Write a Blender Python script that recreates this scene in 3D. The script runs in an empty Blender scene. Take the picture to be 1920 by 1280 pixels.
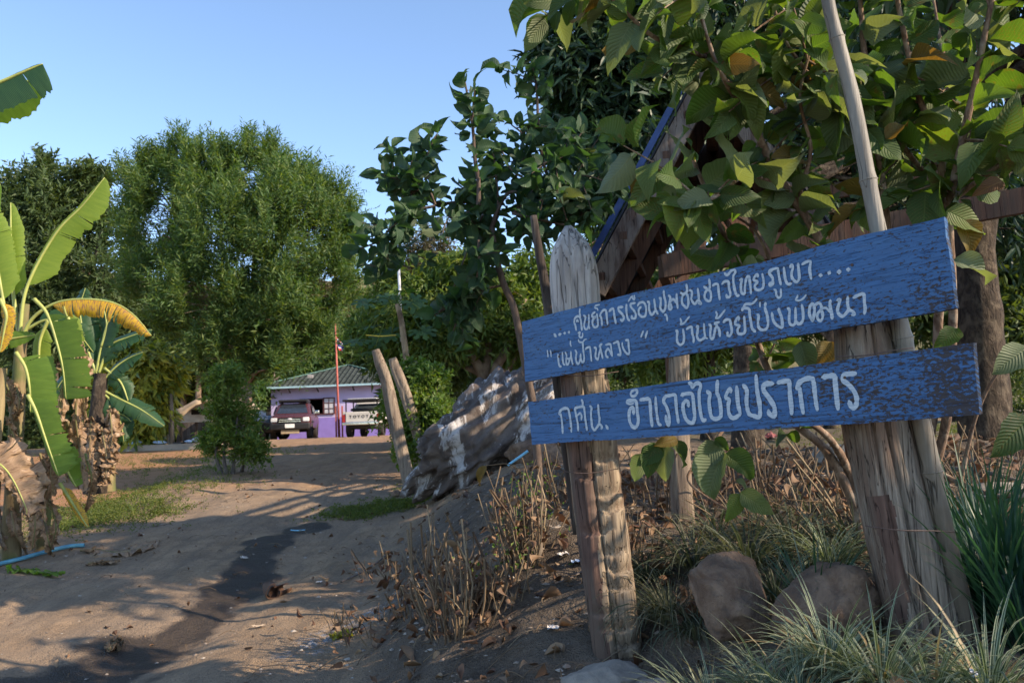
import bpy, math, random
import numpy as np
from mathutils import Vector, Matrix

scene = bpy.context.scene
COL = scene.collection
R = math.radians

# ---------------------------------------------------------------- camera, sky, sun, exposure
EYE = 1.5
PITCH, ROLL, FOC = 6.0, -2.2, 1600.0           # FOC in pixels of the 1920 px wide photograph
cam_d = bpy.data.cameras.new('camera')
cam = bpy.data.objects.new('camera', cam_d); COL.objects.link(cam)
CM = (Matrix.Rotation(R(90 + PITCH), 3, 'X') @ Matrix.Rotation(R(ROLL), 3, 'Z'))
cam.matrix_world = Matrix.Translation((0, 0, EYE)) @ CM.to_4x4()
cam_d.sensor_width = 36; cam_d.lens = FOC / 1920 * 36
cam_d.clip_start = .05; cam_d.clip_end = 3000
cam_d.dof.use_dof = True; cam_d.dof.focus_distance = 3.7; cam_d.dof.aperture_fstop = 7.1
scene.camera = cam

SUN_AZ, SUN_EL = 112.0, 31.0                    # azimuth clockwise from the viewing direction (+Y)
w = bpy.data.worlds.new('World'); scene.world = w; w.use_nodes = True
nt = w.node_tree
bg = nt.nodes['Background']; sky = nt.nodes.new('ShaderNodeTexSky')
sky.sky_type = 'NISHITA'; sky.sun_disc = False
sky.sun_elevation = R(SUN_EL); sky.sun_rotation = R(SUN_AZ)
sky.air_density = 1.0; sky.dust_density = .7; sky.ozone_density = 1.8; sky.altitude = 1200
nt.links.new(sky.outputs[0], bg.inputs[0]); bg.inputs[1].default_value = .14
sd = bpy.data.lights.new('sun', 'SUN'); sun = bpy.data.objects.new('sun', sd); COL.objects.link(sun)
sd.energy = 3.7; sd.angle = R(.6); sd.color = (1, .81, .60)
SUN = Vector((math.sin(R(SUN_AZ)) * math.cos(R(SUN_EL)), math.cos(R(SUN_AZ)) * math.cos(R(SUN_EL)), math.sin(R(SUN_EL))))
sun.rotation_euler = SUN.to_track_quat('Z', 'Y').to_euler()
scene.view_settings.view_transform = 'Standard'; scene.view_settings.look = 'None'
scene.view_settings.exposure = 1.2; scene.view_settings.gamma = 1; scene.view_settings.use_curve_mapping = False
scene.render.engine = 'CYCLES'

CMn = np.array(CM)
def P(px, py, d):
    """point at forward distance d (metres) that stands where the photograph shows pixel (px, py)"""
    v = CMn @ np.array([(px - 960) / FOC, -(py - 640) / FOC, -1.0])
    v = v * (d / v[1])
    return np.array([v[0], v[1], v[2] + EYE])
def PX(pts, d):
    """list of (px,py) or (px,py,depth)"""
    return np.array([P(p[0], p[1], p[2] if len(p) > 2 else d) for p in pts])

# ---------------------------------------------------------------- noise
_rs = np.random.RandomState(7)
_perm = _rs.randint(0, 2**31, 4096).astype(np.int64)
def _h(i, j, k, s):
    n = (i * 374761393 + j * 668265263 + k * 2147483647 + s * 1274126177) & 0x7fffffff
    n = ((n ^ (n >> 13)) * 1274126177) & 0x7fffffff
    n = ((n ^ (n >> 15)) * 2246822519) & 0x7fffffff
    return (n & 0xffff) / 65535.0
def vnoise(x, y, z=0.0, s=0):
    x, y, z = np.broadcast_arrays(np.asarray(x, float), np.asarray(y, float), np.asarray(z, float))
    i, j, k = np.floor(x).astype(np.int64), np.floor(y).astype(np.int64), np.floor(z).astype(np.int64)
    fx, fy, fz = x - i, y - j, z - k
    fx = fx*fx*(3-2*fx); fy = fy*fy*(3-2*fy); fz = fz*fz*(3-2*fz)
    r = 0
    for a in (0, 1):
        for b in (0, 1):
            for c in (0, 1):
                r = r + _h(i+a, j+b, k+c, s) * (fx if a else 1-fx) * (fy if b else 1-fy) * (fz if c else 1-fz)
    return r
def fbm(x, y, z=0.0, o=4, s=0, g=.5):
    r, a, t, f = 0, 1., 0, 1.
    for q in range(o):
        r = r + a * vnoise(np.asarray(x)*f + 17.3*q, np.asarray(y)*f + 5.1*q, np.asarray(z)*f, s + q); t += a; a *= g; f *= 2.03
    return r / t * 2 - 1
def sstep(t):
    t = np.clip(t, 0, 1); return t * t * (3 - 2 * t)
def unit(v):
    v = np.asarray(v, float); return v / np.maximum(np.linalg.norm(v, axis=-1, keepdims=True), 1e-9)

# ---------------------------------------------------------------- terrain height
def road_right(y): return np.interp(y, [0, 5, 9.6, 12, 28, 34, 36], [-1.15, -1.25, -1.6, -1.45, -3.9, -4.5, 6])
def road_left(y): return np.interp(y, [0, 7, 9, 15, 28, 33, 36], [-9, -6.4, -5.2, -5.7, -8, -9, -14])
def zbase(x, y):
    x = np.asarray(x, float); y = np.asarray(y, float)
    zr = np.interp(y, [-20, 5, 7, 9, 12, 18, 25, 31, 34, 60], [0, .03, .15, .37, .70, 1.0, 1.3, 1.5, 1.52, 1.55])
    zm = np.interp(y, [-6, 2.0, 3.2, 3.9, 4.6, 5.5, 8, 12, 20, 31, 60], [.1, .28, .40, .47, .66, .88, 1.02, 1.1, 1.3, 1.5, 1.55])
    wgt = sstep((x - road_right(y)) / 1.7)
    z = zr * (1 - wgt) + zm * wgt
    z = z - .14 * sstep((road_left(y) - x) / .9) * sstep((22 - y) / 6)
    z = z + .22 * sstep((x - 1.6) / 2.0) * sstep((y-1.5)/3) * sstep((12 - y) / 5)
    z = z + .27 * sstep((x - .45) / .7) * sstep((y - .8) / 1.6) * (1 - sstep((y - 3.6) / 1.9))
    z = z + 34 * sstep((y - 62) / 130) + 10 * sstep((np.abs(x + 10) - 40) / 80) * sstep((y - 20) / 60)
    return z
def znoise(x, y):
    x = np.asarray(x, float); y = np.asarray(y, float)
    mound = sstep((x - road_right(y)) / .8)
    z = fbm(x*.7, y*.7, o=4, s=3) * (.06 + .06*mound) + fbm(x*2.2, y*2.2, o=3, s=6) * (.012 + .03*mound) + fbm(x*6, y*6, o=4, s=5) * (.017 + .024*mound)
    rut = np.exp(-((x + 1.2 - .0*y + 1.5 + .35*np.sin(y*.6)) / .28)**2) + np.exp(-((x + 4.4 + .25*np.sin(y*.5+1)) / .3)**2)
    z = z - .035 * rut * sstep((20-y)/8)
    gx = np.interp(y, [4, 5.5, 7, 8.5, 10, 11], [-2.9, -2.75, -2.35, -2.35, -2.15, -1.9])
    z = z - .05 * np.exp(-((x - gx) / .38)**2) * sstep((11.5-y)/1.5)
    z = z + .010*np.sin((x - .15*y)*9 + 2.2*fbm(x*.8, y*.5, o=2, s=77))*(1-mound)*sstep((24-y)/6)*(fbm(x*.9, y*.4, o=2, s=78)+.5)
    return z * sstep((70 - y) / 20) + fbm(x*.05, y*.05, o=4, s=9) * 3.0 * sstep((y - 70) / 40)
def G(x, y): return float(zbase(x, y) + znoise(x, y))
def GV(x, y): return zbase(x, y) + znoise(x, y)
def PG(px, py, dmax=60):
    """where the line of sight through a pixel meets the ground"""
    v = CMn @ np.array([(px - 960) / FOC, -(py - 640) / FOC, -1.0]); v = v / v[1]
    d = np.arange(2.0, dmax, .02)
    zz = EYE + v[2] * d - GV(v[0] * d, d)
    k = np.argmax(zz < 0) if (zz < 0).any() else len(d) - 1
    return np.array([v[0] * d[k], d[k], G(v[0]*d[k], d[k])])

# ---------------------------------------------------------------- object helpers
def put(o, parent=None):
    COL.objects.link(o)
    if parent is not None: o.parent = parent
    return o
def tag(o, label=None, cat=None, group=None, kind=None):
    if label: o['label'] = label
    if cat: o['category'] = cat
    if group: o['group'] = group
    if kind: o['kind'] = kind
    return o
def thing(name, label, cat, loc=(0, 0, 0), rz=0, group=None):
    o = bpy.data.objects.new(name, None); o.empty_display_size = .1
    o.location = tuple(float(v) for v in loc); o.rotation_euler = (0, 0, rz)
    COL.objects.link(o)
    return tag(o, label, cat, group)
def root_loc(parent):
    l = np.zeros(3)
    while parent is not None:
        l += np.array(parent.location); parent = parent.parent
    return l
def mesh_data(name, V, Fs, mats, smooth=True, rnd=None, uv=None, attrs=None, midx=None):
    V = np.ascontiguousarray(V, dtype=np.float32)
    Fs = [np.asarray(f, dtype=np.int32) for f in (Fs if isinstance(Fs, list) else [Fs]) if len(f)]
    me = bpy.data.meshes.new(name)
    me.vertices.add(len(V)); me.vertices.foreach_set('co', V.ravel())
    lv = np.concatenate([f.ravel() for f in Fs])
    cnt = np.concatenate([np.full(len(f), f.shape[1], np.int32) for f in Fs])
    st = np.concatenate([[0], np.cumsum(cnt)[:-1]]).astype(np.int32)
    me.loops.add(len(lv)); me.loops.foreach_set('vertex_index', lv.astype(np.int32))
    me.polygons.add(len(cnt)); me.polygons.foreach_set('loop_start', st)
    me.polygons.foreach_set('use_smooth', np.full(len(cnt), bool(smooth)))
    for m in (mats if isinstance(mats, (list, tuple)) else [mats]): me.materials.append(m)
    if midx is not None: me.polygons.foreach_set('material_index', np.asarray(midx, np.int32))
    if uv is not None:
        ul = me.uv_layers.new(name='UVMap'); ul.data.foreach_set('uv', np.ascontiguousarray(np.asarray(uv, np.float32)[lv]).ravel())
    if rnd is not None:
        a = me.attributes.new('rnd', 'FLOAT', 'POINT'); a.data.foreach_set('value', np.asarray(rnd, np.float32))
    for k, val in (attrs or {}).items():
        a = me.attributes.new(k, 'FLOAT', 'POINT'); a.data.foreach_set('value', np.asarray(val, np.float32))
    me.update(calc_edges=True); me.validate(verbose=False)
    return me
def mobj(name, V, Fs, mats, parent=None, world=True, **kw):
    V = np.asarray(V, float)
    if world and parent is not None: V = V - root_loc(parent)
    o = bpy.data.objects.new(name, mesh_data(name, V, Fs, mats, **kw))
    return put(o, parent)
class MB:
    """collects shapes that make up ONE part"""
    def __init__(s): s.V = []; s.F = {}; s.n = 0; s.UV = []; s.R = []
    def add(s, V, F, uv=None, rnd=None):
        V = np.asarray(V, float)
        for f in (F if isinstance(F, list) else [F]):
            f = np.asarray(f)
            if len(f): s.F.setdefault(f.shape[1], []).append(f + s.n)
        s.V.append(V); s.n += len(V)
        s.UV.append(uv if uv is not None else np.zeros((len(V), 2)))
        s.R.append(rnd if rnd is not None else np.zeros(len(V)))
        return s
    def box(s, c, d, M=None, top=None):
        """box centred at c, size d; top=(sx,sy) scales the upper face"""
        x, y, z = np.array(d) / 2.
        t = top or (1, 1)
        V = np.array([[-x,-y,-z],[x,-y,-z],[x,y,-z],[-x,y,-z],[-x*t[0],-y*t[1],z],[x*t[0],-y*t[1],z],[x*t[0],y*t[1],z],[-x*t[0],y*t[1],z]])
        if M is not None: V = V @ np.array(M).T
        return s.add(V + np.array(c), np.array([[3,2,1,0],[4,5,6,7],[0,1,5,4],[1,2,6,5],[2,3,7,6],[3,0,4,7]]))
    def hexa(s, V):
        return s.add(np.array(V, float), np.array([[3,2,1,0],[4,5,6,7],[0,1,5,4],[1,2,6,5],[2,3,7,6],[3,0,4,7]]))
    def bar(s, a, b, w, h=None, up=(0, 0, 1)):
        a = np.array(a, float); b = np.array(b, float); h = h or w
        t = unit(b - a); u = np.array(up, float)
        if abs(t @ u) > .97: u = np.array([0, 1., 0])
        r = unit(np.cross(t, u)); u = np.cross(r, t)
        V = []
        for p in (a, b):
            for q, e in ((-1, -1), (1, -1), (1, 1), (-1, 1)): V.append(p + r*q*w/2 + u*e*h/2)
        return s.add(np.array(V), np.array([[3,2,1,0],[4,5,6,7],[0,1,5,4],[1,2,6,5],[2,3,7,6],[3,0,4,7]]))
    def tube(s, pts, rad, n=8, cap=True, uvs=1.):
        V, F, uv = tube(pts, rad, n)
        s.add(V, F, uv)
        if cap:
            m = len(pts)
            s.F.setdefault(n, []).append(np.array([list(range(n))[::-1]]) + s.n - len(V))
            s.F.setdefault(n, []).append(np.array([list(range(n))]) + s.n - n)
        return s
    def lathe(s, prof, c, n=16, axis='z'):
        prof = np.array(prof, float); a = np.linspace(0, 2*np.pi, n, endpoint=False)
        V = np.stack([prof[:, None, 0]*np.cos(a), prof[:, None, 0]*np.sin(a), np.repeat(prof[:, 1:2], n, 1)], -1).reshape(-1, 3)
        if axis == 'x': V = V[:, [2, 0, 1]]
        if axis == 'y': V = V[:, [1, 2, 0]]
        m = len(prof); F = [[i*n+j, i*n+(j+1) % n, (i+1)*n+(j+1) % n, (i+1)*n+j] for i in range(m-1) for j in range(n)]
        return s.add(V + np.array(c), np.array(F))
    def obj(s, name, mats, parent=None, smooth=False, **kw):
        F = [np.concatenate(v) for k, v in s.F.items()]
        return mobj(name, np.concatenate(s.V), F, mats, parent, smooth=smooth, uv=np.concatenate(s.UV), rnd=np.concatenate(s.R), **kw)
def frames(pts):
    pts = np.asarray(pts, float)
    t = unit(np.gradient(pts, axis=0))
    u = np.zeros_like(pts); r0 = np.cross(t[0], [0, 0, 1.])
    if np.linalg.norm(r0) < .2: r0 = np.cross(t[0], [0, 1., 0])
    r = unit(r0)
    for i in range(len(pts)):
        r = unit(r - t[i] * (r @ t[i])); u[i] = r
    return t, u, np.cross(t, u)
def tube(pts, rad, n=8):
    pts = np.asarray(pts, float); m = len(pts)
    rad = np.broadcast_to(np.asarray(rad, float), (m,)) if np.ndim(rad) < 2 else np.asarray(rad)
    t, u, v = frames(pts)
    a = np.linspace(0, 2*np.pi, n, endpoint=False)
    rr = rad[:, None] if rad.ndim == 1 else rad
    V = pts[:, None] + rr[..., None] * (np.cos(a)[None, :, None]*u[:, None] + np.sin(a)[None, :, None]*v[:, None])
    i, j = np.meshgrid(np.arange(m-1), np.arange(n), indexing='ij')
    F = np.stack([i*n+j, i*n+(j+1) % n, (i+1)*n+(j+1) % n, (i+1)*n+j], -1).reshape(-1, 4)
    L = np.concatenate([[0], np.cumsum(np.linalg.norm(np.diff(pts, axis=0), axis=1))])
    uv = np.stack([np.broadcast_to(a/(2*np.pi), (m, n)), np.broadcast_to(L[:, None], (m, n))], -1).reshape(-1, 2)
    return V.reshape(-1, 3), F, uv
def smooth_path(pts, k=8):
    """Catmull-Rom through the points; columns beyond xyz are carried along"""
    p = np.asarray(pts, float); p = np.vstack([2*p[0]-p[1], p, 2*p[-1]-p[-2]]); out = []
    for i in range(1, len(p)-2):
        for t in np.linspace(0, 1, k, endpoint=False):
            out.append(.5*((2*p[i]) + (-p[i-1]+p[i+1])*t + (2*p[i-1]-5*p[i]+4*p[i+1]-p[i+2])*t*t + (-p[i-1]+3*p[i]-3*p[i+1]+p[i+2])*t**3))
    out.append(p[-2]); return np.array(out)
def copy_thing(root, loc, rz=0, scale=1, label=None):
    r = root.copy(); COL.objects.link(r); r.location = tuple(float(v) for v in loc); r.rotation_euler = (0, 0, rz)
    r.scale = (scale,)*3 if np.ndim(scale) == 0 else scale
    if label: r['label'] = label
    for ch in [c for c in bpy.data.objects if c.parent == root]:
        c = ch.copy(); COL.objects.link(c); c.parent = r
    return r
# ---------------------------------------------------------------- materials
class NT:
    def __init__(s, name):
        s.m = bpy.data.materials.new(name); s.m.use_nodes = True; s.t = s.m.node_tree; s.n = s.t.nodes
        s.b = s.n['Principled BSDF']; s.out = s.n['Material Output']
    def node(s, typ, ins=None, **props):
        n = s.n.new('ShaderNode' + typ)
        for k, v in props.items(): setattr(n, k, v)
        for k, v in (ins or {}).items(): s.set(n.inputs[k], v)
        return n
    def set(s, sock, v):
        if isinstance(v, bpy.types.NodeSocket): s.t.links.new(v, sock)
        elif isinstance(v, (tuple, list)) and sock.type == 'RGBA': sock.default_value = (*v[:3], 1)
        else: sock.default_value = v
    def coord(s, kind='Object', scale=(1, 1, 1)):
        tc = s.node('TexCoord'); mp = s.node('Mapping', {0: tc.outputs[kind]}); mp.inputs['Scale'].default_value = scale
        return mp.outputs[0]
    def noise(s, vec, scale, detail=4, rough=.55, dist=0.):
        return s.node('TexNoise', {'Vector': vec, 'Scale': scale, 'Detail': detail, 'Roughness': rough, 'Distortion': dist}).outputs[0]
    def vor(s, vec, scale, feature='F1', out=0):
        return s.node('TexVoronoi', {'Vector': vec, 'Scale': scale}, feature=feature).outputs[out]
    def ramp(s, fac, stops, interp='LINEAR'):
        n = s.node('ValToRGB', {0: fac}); cr = n.color_ramp; cr.interpolation = interp
        while len(cr.elements) < len(stops): cr.elements.new(.5)
        for e, (p, c) in zip(cr.elements, stops):
            e.position = p; e.color = (*c[:3], 1) if np.ndim(c) else (c, c, c, 1)
        return n.outputs[0]
    def mix(s, fac, a, b, mode='MIX'):
        n = s.node('Mix', data_type='RGBA', blend_type=mode)
        s.set(n.inputs[0], fac); s.set(n.inputs[6], a); s.set(n.inputs[7], b)
        return n.outputs[2]
    def math(s, op, a, b=0., c=None, clamp=False):
        n = s.node('Math', operation=op, use_clamp=clamp); s.set(n.inputs[0], a); s.set(n.inputs[1], b)
        if c is not None: s.set(n.inputs[2], c)
        return n.outputs[0]
    def attr(s, name): return s.node('Attribute', attribute_name=name).outputs['Fac']
    def bump(s, h, strength=.5, dist=.01, prev=None):
        n = s.node('Bump', {'Height': h, 'Strength': strength, 'Distance': dist})
        if prev is not None: s.set(n.inputs['Normal'], prev)
        return n.outputs[0]
    def fin(s, col=None, rough=None, normal=None, spec=.3, metal=None):
        if col is not None: s.set(s.b.inputs['Base Color'], col)
        if rough is not None: s.set(s.b.inputs['Roughness'], rough)
        if normal is not None: s.set(s.b.inputs['Normal'], normal)
        s.b.inputs['Specular IOR Level'].default_value = spec
        if metal is not None: s.b.inputs['Metallic'].default_value = metal
        return s.m
def lin(r, g, b):
    return tuple((c/255/12.92 if c/255 <= .04045 else ((c/255+.055)/1.055)**2.4) for c in (r, g, b))

def m_plain(name, col, rough=.6, spec=.4, var=.18, scale=6., metal=0, bump=.0):
    n = NT(name); v = n.coord(); f = n.noise(v, scale, 5)
    c = n.mix(n.ramp(f, [(.3, 0.), (.7, 1.)]), tuple(x*(1-var) for x in col), tuple(min(1, x*(1+var)) for x in col))
    return n.fin(c, n.ramp(n.noise(v, scale*3, 3), [(.3, max(0, rough-.1)), (.7, min(1, rough+.1))]), n.bump(f, bump, .01) if bump else None, spec, metal)

def m_leaf(name, cols, rough=.5, trans=.35, tcol=None, veins=0, vein_col=None, spot=None, spec=.35):
    """cols: palette picked by a random number per leaf"""
    n = NT(name)
    r = n.math('FRACT', n.math('ADD', n.attr('rnd'), n.node('ObjectInfo').outputs['Random']))
    k = len(cols)
    base = n.ramp(r, [((i+.5)/k, c) for i, c in enumerate(cols)])
    normal = None
    if veins:
        uvc = n.node('UVMap'); sep = n.node('SeparateXYZ', {0: uvc.outputs[0]})
        ax = n.math('ABSOLUTE', n.math('SUBTRACT', sep.outputs[0], .5))
        ph = n.math('SUBTRACT', n.math('MULTIPLY', sep.outputs[1], float(veins)), n.math('MULTIPLY', ax, veins*.55))
        tri = n.math('ABSOLUTE', n.math('SUBTRACT', n.math('FRACT', ph), .5))          # 0 at vein
        side = n.ramp(tri, [(.0, 1.), (.1, 0.)])
        mid = n.ramp(ax, [(.0, 1.), (.035, 0.)])
        vv = n.math('MAXIMUM', side, mid)
        base = n.mix(n.math('MULTIPLY', vv, .45), base, vein_col or (.3, .35, .12))
        normal = n.bump(n.math('ADD', n.math('MULTIPLY', tri, 1.5), n.math('MULTIPLY', mid, -1.)), .55, .006)
    if spot:
        sp = n.noise(n.coord('Object'), 26, 3)
        rr = n.math('FRACT', n.math('MULTIPLY', r, 7.31))
        base = n.mix(n.math('MULTIPLY', n.ramp(sp, [(.56, 0.), (.66, 1.)]), n.ramp(rr, [(.45, 0.), (.6, .9)])), base, spot)
    tr = n.node('BsdfTranslucent')
    n.set(tr.inputs[0], n.mix(1., base, tcol or (2.2, 2.0, .55), 'MULTIPLY'))
    n.fin(base, rough, normal, spec)
    mx = n.node('MixShader'); mx.inputs[0].default_value = trans
    n.t.links.new(n.b.outputs[0], mx.inputs[1]); n.t.links.new(tr.outputs[0], mx.inputs[2]); n.t.links.new(mx.outputs[0], n.out.inputs[0])
    return n.m

def m_bark(name, c1, c2, scale=8, stretch=.25, bump=.8, c3=None, rough=.9, coord='Object', dist=.02):
    n = NT(name); v = n.coord(coord, (1, 1, stretch)); f = n.noise(v, scale, 6, .65, .6); g = n.noise(n.coord(coord), scale*.3, 3)
    c = n.mix(n.ramp(f, [(.35, 0.), (.65, 1.)]), c1, c2)
    if c3: c = n.mix(n.ramp(g, [(.5, 0.), (.62, 1.)]), c, c3)
    return n.fin(c, rough, n.bump(f, bump, dist), .2)

def m_grainwood(name, c1, c2, c3, dark, scale=1., rough=.85, coord='Object'):
    """weathered split timber with long grain, streaks, cracks and stains"""
    n = NT(name)
    v = n.coord(coord, (1, 1, .045)); g = n.noise(v, 60*scale, 6, .6, .25)
    v2 = n.coord(coord, (1, 1, .12)); s = n.noise(v2, 9*scale, 5, .6, .8)
    st = n.noise(n.coord(coord, (1, 1, .5)), 5*scale, 5, .65)
    c = n.mix(n.ramp(g, [(.32, 0.), (.68, 1.)]), c1, c2)
    c = n.mix(n.ramp(s, [(.45, 0.), (.6, 1.)]), c, c3)
    c = n.mix(n.ramp(st, [(.5, 0.), (.72, .55)]), c, dark)
    crack = n.ramp(n.noise(n.coord(coord, (1, 1, .03)), 24*scale, 3, .5, .6), [(.49, 0.), (.5, 1.), (.515, 0.)])
    c = n.mix(n.math('MULTIPLY', crack, .8), c, tuple(x*.35 for x in dark))
    b = n.bump(g, .8, .006); b = n.bump(n.math('SUBTRACT', s, crack), .8, .010, b)
    return n.fin(c, rough, b, .2)

MAT = {}
MAT['blue_paint_wood'] = None
def m_plank():
    n = NT('peeling blue paint on plank')
    v = n.coord('UV', (1, 1, 1))                       # metres along / up the board
    g = n.noise(n.coord('UV', (1, 14, 1)), 14, 7, .65, .5)      # grain
    chipn = n.noise(n.coord('UV', (1, 2.2, 1)), 46, 8, .70, .35)
    area = n.noise(n.coord('UV', (1, 1.6, 1)), 4.2, 4, .6)
    thr = n.math('ADD', n.math('MULTIPLY', n.attr('wear'), .13), n.math('MULTIPLY', area, .34))
    chip = n.ramp(n.math('ADD', chipn, thr), [(.768, 0.), (.78, 1.)])
    blue = n.mix(n.ramp(g, [(.3, 0.), (.7, 1.)]), (.026, .092, .245), (.058, .170, .375))
    blue = n.mix(n.ramp(n.noise(v, 4.5, 5, .6), [(.35, 0.), (.75, .6)]), blue, (.032, .095, .22))
    blue = n.mix(n.ramp(n.noise(v, 11, 4, .7), [(.64, 0.), (.76, .4)]), blue, (.16, .25, .27))
    blue = n.mix(n.ramp(n.noise(n.coord('UV', (.5, 3, 1)), 3.2, 5, .65), [(.52, 0.), (.70, .5)]), blue, (.085, .19, .34))
    blue = n.mix(n.ramp(n.noise(n.coord('UV', (1.6, 1, 1)), 5.5, 5, .7), [(.60, 0.), (.72, .55)]), blue, (.045, .075, .11))
    line = n.ramp(n.noise(n.coord('UV', (.35, 9, 1)), 7, 4, .55, .4), [(.485, 0.), (.5, 1.), (.512, 0.)])
    blue = n.mix(n.math('MULTIPLY', line, .75), blue, (.012, .022, .05))
    blue = n.mix(n.math('MULTIPLY', n.attr('crack'), .9), blue, (.012, .012, .016))  # cracks darkened in the colour, for the shade of their recesses
    c = n.mix(chip, blue, n.mix(g, (.018, .016, .022), (.06, .05, .055)))
    hh = n.math('ADD', n.math('MULTIPLY', chip, -.6), n.math('MULTIPLY', g, .5)); hh = n.math('SUBTRACT', hh, line)
    return n.fin(c, n.ramp(g, [(.3, .45), (.7, .68)]), n.bump(hh, .55, .002), .4)
def m_letter():
    n = NT('worn white letter paint')
    v = n.coord('UV', (1, 1, 1)); g = n.noise(n.coord('UV', (1, 6, 1)), 30, 7, .7, .4)
    c = n.mix(n.ramp(g, [(.3, 0.), (.62, 1.)]), (.24, .34, .46), (.56, .62, .66))
    c = n.mix(n.ramp(n.noise(v, 60, 8, .8), [(.60, 0.), (.66, .85)]), c, (.06, .11, .25))
    return n.fin(c, .6, n.bump(g, .3, .001), .3)

def m_soil():
    n = NT('dry dirt')
    v = n.coord('Object')
    big = n.noise(v, .55, 4, .6); mid = n.noise(v, 3.2, 6, .68, .3); fine = n.noise(v, 38, 6, .72); grit = n.vor(v, 85)
    road = n.mix(n.ramp(mid, [(.33, 0.), (.68, 1.)]), (.265, .178, .104), (.44, .308, .190))
    road = n.mix(n.ramp(big, [(.4, 0.), (.62, .7)]), road, (.30, .230, .165))
    tr_ = n.noise(n.coord('Object', (2.2, .35, 1)), 2.4, 5, .65, .6)
    road = n.mix(n.ramp(tr_, [(.46, 0.), (.62, .55)]), road, (.175, .135, .098))
    road = n.mix(n.ramp(grit, [(.0, .5), (.16, 0.)]), road, (.40, .34, .28))
    road = n.mix(n.ramp(fine, [(.52, 0.), (.66, .7)]), road, (.135, .105, .08))
    soil = n.mix(n.ramp(mid, [(.35, 0.), (.65, 1.)]), (.080, .063, .048), (.185, .143, .105))
    soil = n.mix(n.ramp(fine, [(.5, 0.), (.66, .6)]), soil, (.20, .165, .13))
    # 'mound' 0 road .. 1 dark humus
    mf = n.math('ADD', n.attr('mound'), n.math('MULTIPLY', n.math('SUBTRACT', mid, .5), .9), clamp=True)
    c = n.mix(n.ramp(mf, [(.3, 0.), (.7, 1.)]), road, soil)
    og = n.math('MULTIPLY', n.attr('orange'), n.ramp(mid, [(.3, .4), (.6, 1.)]))
    c = n.mix(og, c, (.44, .20, .085))
    vg = n.ramp(n.math('ADD', n.attr('veg'), n.math('MULTIPLY', n.math('SUBTRACT', mid, .5), 1.6)), [(.4, 0.), (.75, 1.)])
    c = n.mix(n.math('MULTIPLY', vg, .75), c, n.mix(fine, (.05, .065, .02), (.17, .16, .06)))
    wt = n.ramp(n.math('ADD', n.attr('wet'), n.math('MULTIPLY', n.math('SUBTRACT', n.noise(v, 2.6, 6, .65, .4), .5), .9)), [(.42, 0.), (.64, 1.)])
    c = n.mix(n.math('MULTIPLY', wt, .92), c, n.mix(mid, (.022, .018, .016), (.055, .043, .034)))
    ash = n.math('MULTIPLY', n.attr('ash'), n.ramp(n.noise(v, 14, 6, .7), [(.5, 0.), (.58, 1.)]))
    c = n.mix(ash, c, (.30, .31, .33))
    hsum = n.math('ADD', n.math('MULTIPLY', mid, 1.2), n.math('ADD', n.math('MULTIPLY', fine, .5), n.math('MULTIPLY', grit, .25)))
    b = n.bump(hsum, 1., .05)
    return n.fin(c, n.mix(wt, (.95,)*3, (.42,)*3), b, .25)
def m_rock(name, c1, c2, c3, scale=2., white=None, bump=.8):
    n = NT(name); v = n.coord()
    a = n.noise(v, scale, 7, .62, .8); b_ = n.noise(v, scale*4, 6, .7, .4)
    c = n.mix(n.ramp(a, [(.4, 0.), (.6, 1.)]), c1, c2)
    c = n.mix(n.ramp(b_, [(.5, 0.), (.68, .7)]), c, c3)
    if white:
        tc = n.node('TexCoord'); mp = n.node('Mapping', {0: tc.outputs['Object']}); mp.inputs['Rotation'].default_value = (0, .65, 0); mp.inputs['Scale'].default_value = (3.2, 2.2, .85)
        wv = n.noise(mp.outputs[0], 1.5, 7, .72, .5)
        c = n.mix(n.math('MULTIPLY', n.ramp(wv, [(.528, 0.), (.575, .9)]), n.ramp(b_, [(.36, .25), (.5, 1.)])), c, white)
    return n.fin(c, .82, n.bump(n.math('ADD', a, n.math('MULTIPLY', b_, .5)), bump, .03), .25)

M = {}
M['soil'] = m_soil()
M['plank'] = m_plank(); M['letter'] = m_letter()
M['post_pale'] = m_grainwood('weathered pale post', (.21, .160, .112), (.38, .305, .22), (.17, .12, .085), (.05, .04, .032), 1.2)
M['post_head'] = m_grainwood('bleached cut post head', (.38, .36, .35), (.55, .53, .51), (.29, .27, .26), (.11, .10, .10), .8)
M['post_red'] = m_grainwood('reddish bark edge', (.085, .052, .042), (.16, .098, .076), (.13, .095, .075), (.04, .03, .026))
M['post_grey'] = m_grainwood('grey weathered slab', (.11, .092, .075), (.30, .255, .205), (.17, .12, .09), (.04, .03, .025), 1.2)
M['fence_wood'] = m_grainwood('dry fence post wood', (.22, .175, .13), (.36, .29, .22), (.17, .13, .10), (.08, .06, .05))
M['dark_wood'] = m_grainwood('old dark stake', (.07, .058, .052), (.13, .11, .095), (.05, .04, .036), (.03, .025, .022))
M['hut_wood'] = m_grainwood('brown hut timber', (.08, .04, .028), (.15, .08, .052), (.09, .06, .045), (.05, .035, .03), .7)
M['rafter'] = m_grainwood('peeling rafter', (.06, .042, .036), (.12, .085, .07), (.17, .145, .125), (.06, .045, .04), .8)
M['bamboo'] = m_grainwood('grey dry bamboo', (.24, .225, .195), (.35, .33, .29), (.18, .165, .14), (.10, .09, .08), .7, .5)
M['blue_trim'] = m_plain('blue painted roof edge', (.02, .045, .15), .45, .5, .3, 9, bump=.2)
M['roof_sheet'] = m_plain('dull dark roof sheet', (.045, .045, .05), .8, .2, .3, 5)
M['bark_dark'] = m_bark('dark mango bark', (.025, .02, .017), (.085, .064, .047), 22, .4, 1., (.12, .095, .07), dist=.04)
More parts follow.
